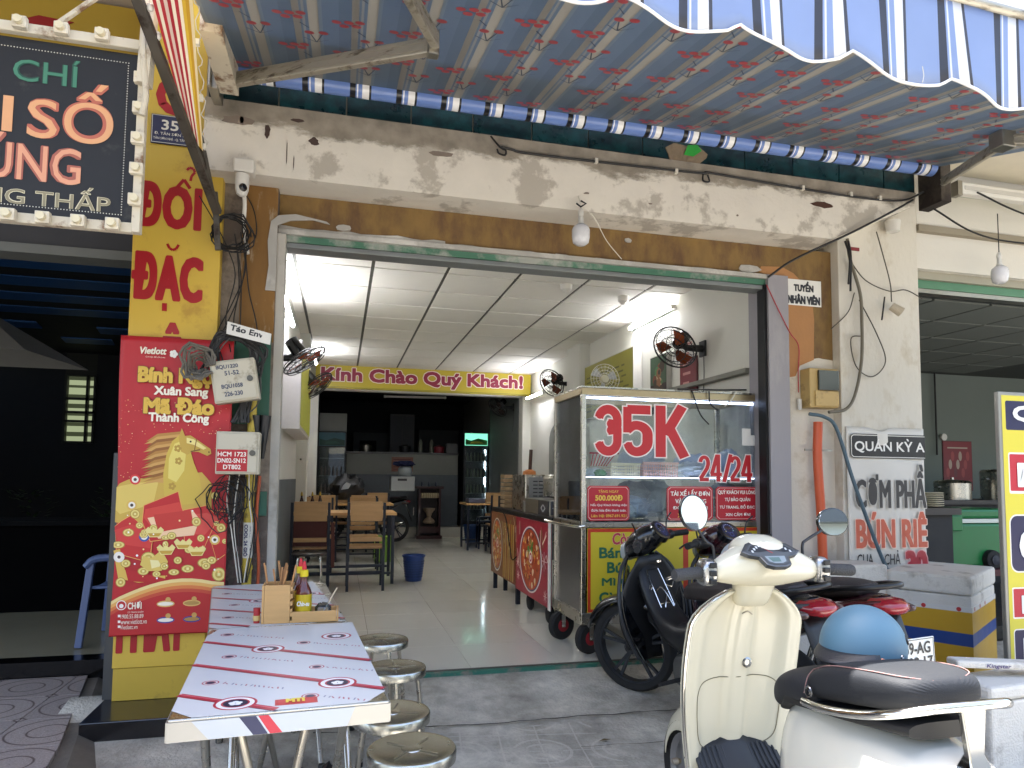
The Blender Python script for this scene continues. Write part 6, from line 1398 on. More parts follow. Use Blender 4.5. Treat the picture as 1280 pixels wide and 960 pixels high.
    G().loft([superring((0,-.78,.755),.085,.035,2.4),superring((0,-.85,.755),.075,.035,2.4),superring((0,-.882,.75),.055,.026,2.2),superring((0,-.893,.75),.03,.014),superring((0,-.896,.75),.006,.004)]).build('tail_light',mat('red_lens','#8a1420',.12,coat=.6,var=.1),t,smooth=True,**K)
    for s in (-1,1): G().loft([superring((s*.10,-.74,.73),.02,.025),superring((s*.105,-.82,.735),.022,.022),superring((s*.10,-.86,.74),.012,.012),superring((s*.10,-.868,.74),.003,.003)]).build('indicator',mat('clear_lens','#5a4a48',.15,coat=.5),t,smooth=True,**K)
    # rear mudguard and plate
    G().sheet(lambda u,v:((u-.5)*.15,-.80-.12*v+.0*u,.72-.32*v),4,5).build('rear_mudguard',black_pl,t,smooth=True,solid=.006,**K)
    G().box(-.095,.095,-.955,-.948,.50,.64,M=Matrix.Rotation(-.25,4,'X') if False else None).build('number_plate',flat('#d5d7d2'),t,bevel=.003,**K)
    for (st_,r) in ([('59-AG',(-.07,.07,.575,.625)),('412.17',(-.08,.08,.515,.563))]): text(st_,r,flat('#23262a'),t,O=(0,-.9555,0),bold=.03,local=True)
    a=Art((0,-.9552,0)); 
    for r in [(-.09,.09,.633,.636),(-.09,.09,.504,.507),(-.09,-.087,.504,.636),(.087,.09,.504,.636)]: a.rect(*r,'#2b2d30')
    a.build('plate_border',t)
    # engine, exhaust, swing arm, pegs
    G().loft([superring((0,.16,.24),.09,.09,3),superring((0,.0,.26),.11,.11,3),superring((0,-.16,.27),.10,.10,3)]).build('engine',mat('engine_alloy','#6c6b68',.45,.7),t,smooth=True,**K)
    G().tube(bez([(.09,.1,.2),(.13,-.1,.2),(.15,-.35,.26),(.15,-.75,.34)]),[.018]*9+[.04]*9+[.04],12).build('exhaust',chrome,t,smooth=True,**K)
    for s in (-1,1): G().bar((s*.08,-.1,.3),(s*.08,-.6,.275),.02,.04).build('swing_arm',black_pl,t,**K); G().tube([(s*.12,-.38,.30),(s*.08,-.50,.62)],.022,10).build('shock_absorber',chrome,t,smooth=True,**K)
    G().tube([(-.24,.08,.22),(.24,.08,.22)],.012,8).build('foot_peg',rubber,t,**K); G().bar((-.09,-.05,.2),(-.2,-.1,.0),.014,.014).build('side_stand',steel,t,**K)
    return t
blk_body=mat('bike_black','#0c0d11',.22,var=.2,coat=.5); white_acc=mat('bike_grey_accent','#3c3f44',.35)
redblack=mat('bike_dark_red','#2a0b12',.2,var=.2,coat=.6); redacc=mat('bike_red_accent','#4a0e16',.18,coat=.6)
MA=motorbike('black underbone motorbike with turned front wheel parked before the food cart',blk_body,white_acc,(1.95,3.36,-.085),math.radians(8),lean=-.10,steer=math.radians(31))
MB=motorbike('dark red and black motorbike with long saddle, parked behind the white scooter',redblack,redacc,(2.36,3.37,-.095),math.radians(3),lean=-.05,steer=math.radians(12))
MC_=motorbike('dark motorbike parked sideways before the service counter deep inside',blk_body,white_acc,(.42,13.05,0),math.radians(80),lean=-.06,steer=math.radians(10),detail=False)
# ================= WHITE SCOOTER =================
VS=thing('scooter','cream retro scooter with dark two-part saddle and chrome rail, right foreground','scooter',(1.405,1.75,-.14),rz=math.radians(.6)); OFF[VS.name]=V3((0,0,0)); K=dict(world=False)
cream_p=mat('cream_paint_scooter','#cfcab4',.22,var=.04,scale=3,coat=.5,rvar=.05,bump=0); pearl=mat('pearl_paint','#cfcdc2',.2,var=.05,scale=3,coat=.6,rvar=.05)
def piv(v,a=math.radians(0)): return V3(v)
class GH(G):
    """handlebar pieces, drawn wide and brought to their real span here"""
    def build(s,*a,**k):
        s.v=[(x*.86+.014,y,z) for x,y,z in s.v]
        return G.build(s,*a,**k)
# headset cover: lofted along x
def xr(x,y,z,a,b,p=2.3,n=24): return ring((x,y,z),a,b,p,n,u=(0,1,0),w=(0,0,1))
GH().loft([xr(-.235,.325,1.035,.026,.026),xr(-.215,.325,1.037,.034,.036),xr(-.16,.33,1.045,.050,.053),xr(-.10,.335,1.055,.068,.070),xr(-.045,.34,1.065,.085,.086),xr(0,.345,1.068,.09,.09),xr(.045,.34,1.065,.085,.086),xr(.10,.335,1.055,.068,.070),xr(.16,.33,1.045,.050,.053),xr(.215,.325,1.037,.034,.036),xr(.235,.325,1.035,.026,.026)]).build('headset_cover',cream_p,VS,smooth=True,sub=1,**K)
G().loft([superring((0,.44,1.06),.05,.05),superring((0,.40,1.09),.085,.065),superring((0,.33,1.113),.09,.05),superring((0,.27,1.108),.07,.03)]).build('headset_dome',cream_p,VS,smooth=True,sub=1,**K)
G().lathe([(.03,0),(.065,.008),(.07,.03),(.072,.06)],(0,.40,1.05),24,'y').build('headlamp',mat('headlight_lens','#9aa0a0',.1,coat=.6,var=.1),VS,smooth=True,**K)
# neck into the shield
def zr(z,y,a,b,p=2.6): return ring((0,y,z),a,b,p,24,u=(1,0,0),w=(0,1,0))
G().loft([zr(1.04,.345,.085,.06),zr(.99,.36,.075,.055),zr(.94,.375,.062,.05),zr(.90,.39,.06,.046)]).build('neck_cover',cream_p,VS,smooth=True,sub=1,**K)
# instrument: recessed dark fan-shaped dial
ic=V3((0,.262,1.088)); inr=V3((0,-.62,.78)).normalized(); iup=V3((0,.78,.62)).normalized()
def ip(u,v,k=0): return ic+V3((1,0,0))*u+iup*v+inr*(.012+k*.0006)
outer=[(-.105,.012),(-.075,.045),(-.035,.062),(0,.066),(.035,.062),(.075,.045),(.105,.012),(.085,-.003),(.052,-.012),(.044,-.045),(.02,-.055),(-.02,-.055),(-.044,-.045),(-.052,-.012),(-.085,-.003)]
g=G(); n=len(outer); g.v=[tuple(ip(u*1.06,v*1.06,-22)) for u,v in outer]+[tuple(ip(u*1.06,v*1.06,3)) for u,v in outer]+[tuple(ip(u*.97,v*.97,5)) for u,v in outer]; g.f=[(i,(i+1)%n,(i+1)%n+n,i+n) for i in range(n)]+[(i+n,(i+1)%n+n,(i+1)%n+2*n,i+2*n) for i in range(n)]+[tuple(range(2*n,3*n))]
g.build('instrument_bezel',mat('bezel_grey','#5d5f60',.3,.6),VS,smooth=False,**K)
a=Art((0,0,0))
def vp_(pts,col,k): m=len(a.vs); a.vs+=[ip(u,v,6+k) for u,v in pts]; a.fs.append(tuple(range(m,m+len(pts)))); a.c.append(hx(col))
vp_([(u*.9,v*.88) for u,v in outer],'#55595c',0)
vp_([(-.088,.012),(-.065,.036),(-.03,.052),(0,.055),(.03,.052),(.065,.036),(.088,.012),(.05,.006),(0,.014),(-.05,.006)],'#2a2d31',1)
vp_([(-.038,-.012),(.038,-.012),(.032,-.036),(.015,-.044),(-.015,-.044),(-.032,-.036)],'#8d979b',1); vp_([(-.028,-.018),(.014,-.018),(.012,-.038),(-.02,-.038)],'#5c7470',2)
for k in range(13):
    q=-1+k/6; u=q*.072; v=.044-.034*q*q; vp_([(u-.0035,v-.006),(u+.0035,v-.006),(u+.0035,v+.004),(u-.0035,v+.004)],'#cfd2d2',3)
vp_([(-.002,.0),(.002,.0),(-.030,.03)],'#c03a2c',4); a.build('dial_face',VS)
# chrome switch housings, grips, levers, mirrors
sw_=mat('satin_chrome','#a9a9a7',.25,.9,var=.05)
for s in (-1,1):
    GH().loft([xr(s*.222,.325,1.035,.036,.04,2.6),xr(s*.235,.325,1.035,.04,.046,3),xr(s*.275,.322,1.034,.04,.046,3),xr(s*.288,.32,1.034,.03,.034,2.6)]).build('switch_housing',sw_,VS,smooth=True,sub=1,**K)
    for i,z in enumerate((1.062,1.036,1.008)): GH().box(s*.255-.014,s*.255+.014,.274,.284,z-.009,z+.009).build('switch',black_pl,VS,bevel=.003,**K)
    gr_=GH().tube([(s*.287,.32,1.034),(s*.30,.318,1.034),(s*.395,.305,1.03),(s*.405,.303,1.03)],[.019,.0205,.0205,.017],16); gr_.build('grip',mat('grip_grey','#3a3b3d',.7,bump=.8,bscale=220),VS,smooth=True,**K)
    GH().lathe([(.018,0),(.021,.004),(.021,.012)],(0,0,0),14,'x')
    GH().tube(bez([(s*.25,.37,1.03),(s*.31,.385,1.02),(s*.40,.36,1.01)]),.006,8).build('brake_lever',chrome,VS,smooth=True,**K)
    top=(-.278,.375,1.20) if s<0 else (.362,.375,1.18)
    GH().tube(bez([(s*.205,.345,1.06),(s*.207,.35,1.115),(s*.235,.355,1.135),top]),.0055,8).build('mirror_stem',black_pl,VS,smooth=True,**K)
    mc=V3((-.222,.37,1.23)) if s<0 else V3((.335,.365,1.195)); up_=V3((-.28,.1,.95)).normalized() if s<0 else V3((0,.1,1)).normalized(); rt=V3((.93,.15,.28)).normalized() if s<0 else V3((1,-.05,0)).normalized()
    ra,rb=(.055,.062) if s<0 else (.062,.05)
    nn=rt.cross(up_).normalized()  # towards the rider
    def dk(o,a_,b_): return [mc+nn*o+rt*a_*math.cos(q*6.2832/32)+up_*b_*math.sin(q*6.2832/32) for q in range(32)]
    G().loft([dk(-.028,ra*.3,rb*.3),dk(-.024,ra*.7,rb*.7),dk(-.012,ra,rb),dk(0,ra*1.02,rb*1.02),dk(.001,ra*.95,rb*.95)]).build('mirror_shell',black_gl,VS,smooth=True,**K)
    G().loft([dk(.0012,ra*.95,rb*.95),dk(.002,ra*.94,rb*.94)]).build('mirror_glass',mat('mirror','#e8ecee',.02,1,var=0,rvar=0),VS,**K)
# leg shield, seen from behind: cream inner panel with raised spine
def shield(u,v,off=0):
    # u -1..1 across, v 0 bottom .. 1 top
    z=.26+.70*v; w=.176+.045*math.sin(min(1,v*1.25)*math.pi*.62)-(.13*max(0,(v-.80)/.20)**2.2); x=u*w
    y=.57-.17*v-.10*(1-v)**2*.4-.055*u*u*(1-.3*v)+.015*math.sin(v*3.1)
    sp=-.022*math.exp(-(u/.20)**4)*(1-.0*v); lip=.010*math.exp(-((abs(u)-.80)/.10)**2)
    return (x,y+sp-lip+off,z)
G().sheet(lambda u,v:shield(u*2-1,v),48,40).build('leg_shield',cream_p,VS,smooth=True,solid=.006,**K)
G().sheet(lambda u,v:shield(u*2-1,v,.035),24,24).build('front_shield',cream_p,VS,smooth=True,solid=.004,**K)
edge=[V3(shield(-1,v/24,.012)) for v in range(25)]+[V3(shield(-1+q/6,1,.012)) for q in range(1,12)]+[V3(shield(1,1-v/24,.012)) for v in range(25)]
G().tube(edge,.0085,8).build('shield_trim',chrome,VS,smooth=True,**K)
# glove box outline groove, lock, badge
def gl_(pts,r,m,nm): G().tube([V3(shield(u,v,-.0045)) for u,v in pts],r,6,closed=True).build(nm,m,VS,**K)
gp_=[]
for k in range(48):
    q=k/48*2*math.pi; c,s=math.cos(q),math.sin(q); gp_.append((.78*math.copysign(abs(c)**.45,c),.36+.185*math.copysign(abs(s)**.45,s)))
gl_(gp_,.0016,mat('seam','#6f6a55',.8),'glovebox_seam')
p=V3(shield(.12,.62,-.004)); G().lathe([(.017,0),(.019,-.004),(.012,-.007),(.010,-.003)],p,20,'y').build('key_lock',sw_,VS,smooth=True,**K)
p=V3(shield(0,.88,-.004)); G().tube(bez([p+V3((-.02,0,0)),p+V3((0,-.003,.008)),p+V3((.02,0,-.004))]),.0022,6).build('script_badge',steel_dirty,VS,**K)
# floor mat
fm=mat('floor_rubber','#23262b',.6,var=.15)
G().prism([(-.17,.05),(-.195,.25),(-.20,.44),(-.16,.52),(.16,.52),(.20,.44),(.195,.25),(.17,.05)],.275,.302,'z').build('floor_board',cream_p,VS,bevel=.01,**K)
G().sheet(lambda u,v:((u-.5)*.36*(1-.1*v),.08+.43*v,.306+.10*max(0,(v-.72)/.28)**1.5+.02*math.exp(-((u-.5)/.16)**4)),20,20).build('floor_mat',fm,VS,smooth=True,solid=.006,**K)
for k in range(6):
    for s in (-1,1):
        x=s*(.055+.020*k); G().tube(bez([(x,.10,.315),(x,.3,.315),(x*.98,.42,.328),(x*.95,.495,.395)]),.0045,6).build('mat_rib',fm,VS,smooth=True,**K)
class GR(G):
    """rear half of the scooter, drawn slightly long and pulled in here"""
    def build(s,*a,**k):
        s.v=[(x,(y*.87 if y<0 else y),z+(.028 if z>.6 else .01)*min(1,max(0,.12-y)/.1)) for x,y,z in s.v]
        return G.build(s,*a,**k)
# rear body
def yr(y,z,a,b,p=2.4): return ring((0,y,z),a,b,p,32,u=(1,0,0),w=(0,0,1))
GR().loft([yr(.10,.44,.10,.20,3),yr(.05,.46,.135,.235,3),yr(-.04,.475,.16,.245,2.8),yr(-.2,.48,.18,.24,2.6),yr(-.4,.47,.19,.235,2.4),yr(-.58,.455,.175,.20,2.3),yr(-.74,.44,.13,.15,2.2),yr(-.84,.43,.06,.07,2)]).build('body_shell',pearl,VS,smooth=True,sub=1,**K)
for s in (-1,1):
    GR().loft([ring((s*.13,-.02,.40),.02,.05,2,20),ring((s*.165,-.12,.42),.055,.13,2.2,20),ring((s*.175,-.28,.43),.075,.165,2.2,20),ring((s*.17,-.45,.425),.075,.155,2.2,20),ring((s*.14,-.62,.41),.055,.11,2.2,20),ring((s*.10,-.74,.40),.02,.04,2,20)]).build('side_panel',pearl,VS,smooth=True,sub=1,**K)
# saddle
leather=mat('saddle_leather','#222428',.68,var=.12,scale=12,bump=.12,bscale=300,spec=.3)
GR().loft([yr(.135,.68,.05,.03,2.4),yr(.12,.69,.10,.05,2.6),yr(.07,.71,.135,.06,2.8),yr(-.02,.725,.155,.058,3),yr(-.10,.735,.16,.055,3),yr(-.16,.745,.155,.048,3)]).build('front_saddle',leather,VS,smooth=True,sub=3,**K)
GR().loft([yr(-.08,.74,.14,.043,3),yr(-.13,.765,.156,.052,3.2),yr(-.22,.785,.16,.056,3.6),yr(-.34,.803,.152,.055,3.6),yr(-.44,.812,.13,.048,3.2),yr(-.485,.81,.085,.034,2.6)]).build('rear_saddle',leather,VS,smooth=True,sub=3,**K)
GR().loft([yr(.10,.66,.09,.02,3),yr(0,.69,.15,.022,3),yr(-.25,.715,.155,.02,3),yr(-.46,.73,.11,.02,3)]).build('saddle_base',mat('saddle_base','#101113',.6),VS,smooth=True,**K)
stc=mat('stitching','#8c6a66',.7)
for s in (-1,1):
    GR().tube(bez([(s*.118,-.10,.793),(s*.132,-.2,.826),(s*.127,-.34,.846),(s*.10,-.43,.851),(s*.04,-.465,.846)]),.0016,5).build('stitch_line',stc,VS,**K)
    GR().tube(bez([(s*.118,-.10,.793),(s*.145,-.11,.775),(s*.160,-.115,.735)]),.0016,5).build('stitch_line',stc,VS,**K)
GR().lathe([(.016,-.162),(.015,-.166),(.009,-.165)],(0,-.14,.745),20,'x').build('saddle_emblem',sw_,VS,smooth=True,**K); GR().lathe([(.011,-.166),(.009,-.1675)],(0,-.14,.745),16,'x').build('emblem_core',black_gl,VS,**K)
# grab rail and bracket
GR().tube(bez([(-.165,-.12,.715),(-.178,-.22,.725),(-.180,-.36,.75),(-.165,-.47,.78),(-.10,-.535,.805),(0,-.55,.81),(.10,-.535,.805),(.165,-.47,.78),(.18,-.36,.75),(.178,-.22,.725),(.165,-.12,.715)],8),.0115,12).build('grab_rail',chrome,VS,smooth=True,**K)
GR().loft([[V3((x,y,.80)) for x,y in ((-.035,-.545),(.035,-.545),(.035,-.53),(-.035,-.53))],[V3((x,y,.70)) for x,y in ((-.022,-.55),(.022,-.55),(.022,-.53),(-.022,-.53))],[V3((x,y,.655)) for x,y in ((-.035,-.57),(.035,-.57),(.035,-.51),(-.035,-.51))],[V3((x,y,.64)) for x,y in ((-.045,-.575),(.045,-.575),(.045,-.50),(-.045,-.50))]]).build('rail_bracket',chrome,VS,smooth=True,bevel=.003,**K)
# tail light, plate, wheels, fender, stand
G().loft([yr(-.80,.50,.07,.05),yr(-.85,.50,.06,.045),yr(-.87,.5,.03,.02)]).build('tail_light',mat('red_lens','#8a1420',.12,coat=.6,var=.1),VS,smooth=True,**K)
G().box(-.095,.095,-.875,-.868,.26,.40).build('number_plate',flat('#d5d7d2'),VS,**K)
def swheel(y):
    r=.205; w=G().lathe([(r-.07,-.04),(r-.02,-.055),(r-.003,-.03),(r,0),(r-.003,.03),(r-.02,.055),(r-.07,.04)],(0,0,0),40,'x',cap=False).build('wheel',rubber,VS,smooth=True,**K); w.location=(0,y,r)
    g=G().lathe([(.04,-.05),(.12,-.035),(.14,-.05),(.14,.05),(.12,.035),(.04,.05)],(0,0,0),30,'x'); g.build('wheel_rim',mat('silver_rim','#8f9092',.35,.8),w,smooth=True,**K)
swheel(.74); swheel(-.56)
g=G()
for k in range(13):
    an=math.radians(5+k*10.5); c=V3((0,.74+.235*math.cos(an),.21+.235*math.sin(an)))
    for j in range(9):
        q=(j-4)/4; g.v.append(tuple(c+V3((.068*q,0,0))-V3((0,math.cos(an),math.sin(an)))*(.09*q*q)))
g.f=[(i*9+j,i*9+j+1,(i+1)*9+j+1,(i+1)*9+j) for i in range(12) for j in range(8)]; g.build('front_fender',cream_p,VS,smooth=True,solid=.004,**K)
G().tube(bez([(-.10,.58,.55),(-.15,.56,.42),(-.19,.50,.36)]),.004,6).build('brake_hose',cable,VS,**K)
G().tube([(-.12,-.05,.18),(-.14,-.20,.0)],.012,8).build('centre_stand',steel_dirty,VS,**K); G().loft([superring((-.13,.0,.22),.05,.05),superring((-.15,-.2,.24),.05,.07),superring((-.15,-.5,.24),.05,.08),superring((-.14,-.6,.24),.03,.04)]).build('engine_cover',mat('engine_alloy','#6c6b68',.45,.7),VS,smooth=True,**K)
G().tube([(.17,.02,.18),(.20,-.3,.22),(.19,-.6,.26)],[.025,.05,.045],12).build('exhaust',black_pl,VS,smooth=True,**K)
# bracket knob seen at the left of the shield
G().lathe([(.010,-.02),(.012,0),(.008,.012)],(-.205,.53,.34),12,'x').build('side_reflector',steel,VS,**K)
# ================= HELMET =================
HM=thing('helmet','sky blue half helmet with black leather peak and red buckle on the saddle','helmet',(1.45,1.66,.70)); OFF[HM.name]=V3((0,0,0)); HM.rotation_euler=(0,0,math.radians(20))
hb=mat('helmet_blue','#4d7084',.55,var=.05,scale=4,spec=.5); hr=.113
def hel(u,v,k=1.0):
    an=u*2*math.pi; low=-.10+.03*math.cos(2*an)+.022*math.cos(an); ph=(1-v)*(math.pi/2+.42+low)
    return (k*hr*1.12*math.sin(ph)*math.cos(an),k*hr*.92*math.sin(ph)*math.sin(an),k*hr*1.0*math.cos(ph)+.035)
G().sheet(lambda u,v:hel(u,v),56,24).build('shell',hb,HM,smooth=True,solid=.006,**K)
G().sheet(lambda u,v:hel(u,v*.9,.955),40,16).build('lining',mat('helmet_lining','#121315',.9),HM,smooth=True,**K)
G().tube([V3(hel(i/56,0,1.0)) for i in range(56)],.005,6,closed=True).build('rubber_edge',black_pl,HM,smooth=True,**K)
pk_=G(); 
for i in range(15):
    an=math.pi+(-.95+1.9*i/14); 
    for j in range(5):
        q=j/4; r=1+.42*q*math.cos((i-7)/7*1.35); b_=V3(hel(an/(2*math.pi),.12)); pk_.v.append((b_.x*r,b_.y*(1+.12*q),b_.z+.014-.022*q+.0*i))
pk_.f=[(i*5+j,i*5+j+1,(i+1)*5+j+1,(i+1)*5+j) for i in range(14) for j in range(4)]; pk_.build('peak',mat('peak_leather','#202126',.5,bump=.2,bscale=200),HM,smooth=True,solid=.005,**K)
def stud(an,v,r,m,nm):
    c=V3(hel(an/(2*math.pi),v)); nrm=V3(c-V3((0,0,.03))).normalized(); rt=nrm.cross(V3((0,0,1))).normalized(); up_=rt.cross(nrm)
    rg=[[c+nrm*o+rt*rr*math.cos(q*.3927)+up_*rr*math.sin(q*.3927) for q in range(16)] for o,rr in ((-.003,r),(.004,r),(.006,r*.8),(.004,r*.5),(.005,r*.3))]; G().loft(rg).build(nm,m,HM,smooth=True,**K)
stud(math.radians(-62),.30,.0135,black_pl,'side_button'); stud(math.radians(-90),.13,.005,sw_,'rivet'); stud(math.radians(-122),.10,.009,mat('copper_rivet','#9a6a5c',.35,.6),'peak_snap'); stud(math.radians(-200),.12,.007,black_pl,'peak_snap')
G().tube(bez([V3(hel(-70/360,.02)),(.05,-.125,-.03),(.09,-.12,-.035),(.128,-.09,-.03)]),.006,6).build('chin_strap',cable,HM,smooth=True,**K); G().box(.10,.135,-.125,-.105,-.045,-.015,M=Matrix.Rotation(.3,4,'Y')@Matrix.Identity(4)).build('buckle',mat('red_buckle','#c4323a',.4),HM,bevel=.004,**K)
# ================= INTERIOR THINGS =================
WS=thing('welcome_sign','long yellow banner board greeting customers across the rear of the room','sign',(1.3,11,2.75))
G().box(-.41,3.07,10.93,10.99,2.585,2.955).build('board',flat('#b9a52c'),WS,bevel=.004)
a=Art((0,10.929,0)); a.rect(-.40,2.99,2.595,2.612,'#8f8a2c'); a.build('lower_line',WS)
text('Kính Chào Quý Khách!',(-.33,2.93,2.635,2.915),flat('#8c1c3c'),WS,O=(0,10.925,0),bold=.055,off2=.035,m2=flat('#e6d9cf'))
# tube lights (lit)
tube_m=mat('lit_tube','#ffffff',.3,emit='#f4f6ff',es=27)
def tube(label,p,q,lit=True,side=1):
    t=thing('tube_light',label,'lamp',p,group='fluorescent tubes inside')
    P,Q=V3(p),V3(q); d=(Q-P).normalized()
    G().bar(P+V3((side*.028,0,.0)),Q+V3((side*.028,0,.0)),.03,.035).build('batten',wpl,t); G().tube([P+d*.02,Q-d*.02],.014,10).build('tube',tube_m if lit else flat('#a8aaa8'),t,smooth=True)
    for c in (P,Q): G().box(c.x-.018,c.x+.018+.01*side,c.y-.02,c.y+.02,c.z-.022,c.z+.022).build('end_cap',wpl,t,bevel=.004)
    return t
tube('lit tube light on the left wall just inside the opening',(-.478,5.65,2.66),(-.478,6.85,2.66),True,-1)
tube('lit tube light high on the right wall above the black fan',(3.045,5.85,2.86),(3.045,6.85,2.86),True,1)
tube('lit tube light farther back along the left wall',(-.37,9.2,2.80),(-.37,10.0,2.80),True,-1)
tube('lit tube light at the rear right behind the small black fan',(2.91,9.7,2.5),(2.91,10.6,2.5),True,1)
tube('unlit tube light on the dark kitchen back beam',(.75,12.45,2.66),(1.85,12.45,2.68),False,0)
# round ceiling fittings
for (x,y,l) in [(1.93,5.72,'round white downlight cup on the ceiling, nearer the middle'),(2.58,5.95,'round white downlight cup on the ceiling, nearer the right wall')]:
    t=thing('ceiling_lamp_holder',l,'lamp holder',(x,y,2.95)); G().lathe([(.055,2.948),(.05,2.90),(.03,2.885),(.02,2.87)],(x,y,0),20).build('holder',wpl,t,smooth=True)
# wall fans
def fan(label,base,side,face,tilt,r=.20,col='#7a3a24',dist=.30):
    """bracket on the wall at base; head hangs off, its guard facing 'face' (unit vector)"""
    t=thing('wall_fan',label,'fan',base,group='black wall fans'); B_=V3(base); n_=V3(face).normalized()
    G().box(*( (B_.x-.0,B_.x+.02) if side>0 else (B_.x-.02,B_.x) ),B_.y-.05,B_.y+.05,B_.z-.07,B_.z+.07).build('wall_plate',black_pl,t,bevel=.004)
    H=B_+V3((side*dist,0,.0)); H=H+V3((0,0,.02))
    G().tube([B_,B_+V3((side*(dist-.1),0,0)),H-n_*.02+V3((0,0,-.0))],[.035,.028,.025],12).build('bracket',black_pl,t,smooth=True)
    up_=V3((0,0,1)); rt=n_.cross(up_).normalized(); up_=rt.cross(n_)
    def rg(o,rr,n=24): return [H+n_*o+rt*rr*math.cos(q*6.2832/n)+up_*rr*math.sin(q*6.2832/n) for q in range(n)]
    G().loft([rg(-.16,.03),rg(-.155,.055),rg(-.03,.06),rg(.0,.045)]).build('motor',black_gl,t,smooth=True)
    for o,rr in ((.045,r),(.02,r*.93),(.07,r*.93),(.085,r*.6),(.09,r*.3),(.0,r*.5)): G().tube(rg(o,rr,28),.004 if rr<r else .007,5,closed=True).build('guard_ring',black_pl,t,smooth=True)
    g=G()
    for k in range(24):
        c,s=math.cos(k*.2618),math.sin(k*.2618); d=rt*c+up_*s
        g.tube([H+n_*.09+d*.02,H+n_*.085+d*r*.6,H+n_*.045+d*r],.0018,4); g.tube([H+n_*.0+d*.05,H+n_*.01+d*r*.7,H+n_*.045+d*r],.0018,4)
    g.build('guard_wires',black_pl,t)
    for k in range(3):
        g=G(); pts=[]
        for (rr,an,o) in [(.03,0,.04),(r*.85,-.25,.03),(r*.9,.35,.045),(r*.6,.75,.055),(.04,.6,.05)]:
            q=an+k*2.094; pts.append(H+n_*o+(rt*math.cos(q)+up_*math.sin(q))*rr)
        g.add(pts,[(0,1,2,3,4)]); g.build('blade',mat('amber_blade'+col,col,.25,coat=.3),t,solid=.004)
    G().tube(bez([B_+V3((0,0,-.07)),B_+V3((0,0,-.25)),B_+V3((side*.01,0,-.42))]),.0035,5).build('pull_cord',cable,t)
    return t
fan('black wall fan nearest the opening on the left wall, tilted down',(-.50,5.75,2.16),1,(.55,-.1,-.8),0,col='#9c4022',dist=.17,r=.19)
fan('second black wall fan on the left wall, in front of the yellow banner',(-.50,7.6,2.19),1,(.6,-.2,-.7),0,col='#9c4022',dist=.20,r=.20)
fan('black wall fan on the right wall above the food cart',(3.085,5.35,2.36),-1,(-.62,-.35,-.55),0,col='#7a3c22',dist=.26,r=.20)
fan('black wall fan on the right wall far behind the cart edge',(3.085,8.9,2.52),-1,(-.7,-.4,-.45),0,col='#6a3424',dist=.26,r=.20)
fan('small dark wall fan deep in the kitchen, right side',(2.94,11.6,2.45),-1,(-.6,-.3,-.6),0,col='#3a2420',dist=.26,r=.19)
# light box menu on left wall
LB=thing('light_box_menu','shallow yellow and green light-box menu on the left wall','sign',(-.5,6.8,1.9))
G().box(-.515,-.36,6.3,8.2,1.62,2.42).build('housing',flat('#c8c4c4'),LB,bevel=.004)
lbm=mat('lb_yellow','#a5a436',.4,emit='#a5a436',es=.04)
G().box(-.359,-.354,6.34,8.16,1.66,2.38).build('lit_face',lbm,LB)
a=Art((-.3535,0,0),U=(0,-1,0)); 
for j in range(9):
    u=-8.1
    while u<-6.45:
        w__=random.uniform(.06,.2); a.rect(u,u+w__,1.74+.07*j,1.765+.07*j,random.choice(['#3f7a34','#7a2a2c','#5a8a34'])); u+=w__+random.uniform(.05,.15)
a.rect(-8.15,-6.35,1.665,1.70,'#6f9ab0'); a.build('menu_print',LB)
t=thing('wall_socket','white wall socket with black dot low on the left pier','socket',(-.4,8.6,1.4)); G().box(-.50,-.43,8.585,8.599,1.36,1.45).build('plate',wpl,t,bevel=.003); G().lathe([(.012,8.582),(.012,8.586)],(-.465,0,1.405),10,'y').build('outlet',black_gl,t)
# posters on right wall
def wallposter(nm,lab,y0,y1,z0,z1,thick,edge_c,base,draw):
    t=thing(nm,lab,'poster',(2.99,(y0+y1)/2,z0)); G().box(3.085-thick,3.084,y0,y1,z0,z1).build('board',flat(edge_c),t,bevel=.002)
    a=Art((3.0845-thick,0,0),U=(0,-1,0)); a.rect(-y1+.01,-y0-.01,z0+.01,z1-.01,base); draw(a,-y1,-y0,z0,z1); a.build('print',t); return t
def dmenu(a,u0,u1,z0,z1):
    for j in range(8):
        u=u0+.08
        while u<u1-.25: w__=random.uniform(.08,.2); a.rect(u,u+w__,z0+.08+.06*j,z0+.10+.06*j,'#5c5a1c'); u+=w__+.06
def dfood(a,u0,u1,z0,z1):
    a.rect(u0+.02,u1-.02,z0+.3,z1-.02,'#3c5a44')
    for k in range(24): a.disc(random.uniform(u0+.1,u1-.1),random.uniform(z0+.08,z1-.12),random.uniform(.02,.07),random.choice(['#7a3a24','#c9b090','#3a2a1c','#8c5a3c','#4a7a4c']),n=9)
def dred(a,u0,u1,z0,z1):
    for j in range(7): a.rect(u0+.06,u1-.07-random.uniform(0,.1),z0+.09+.09*j,z0+.115+.09*j,'#b8807a')
wallposter('menu_board','yellow menu board with white side on the right wall behind the cart',6.62,8.1,1.95,2.62,.10,'#b5b3ac','#8f8a34',dmenu)
wallposter('food_photo_board','dark framed noodle photograph board on the right wall',5.95,6.32,1.85,2.44,.05,'#a9a8a2','#26201e',dfood)
wallposter('red_price_board','narrow dark red price board under the right wall fan',5.45,5.76,1.9,2.32,.015,'#5a1c22','#6e1a24',dred)
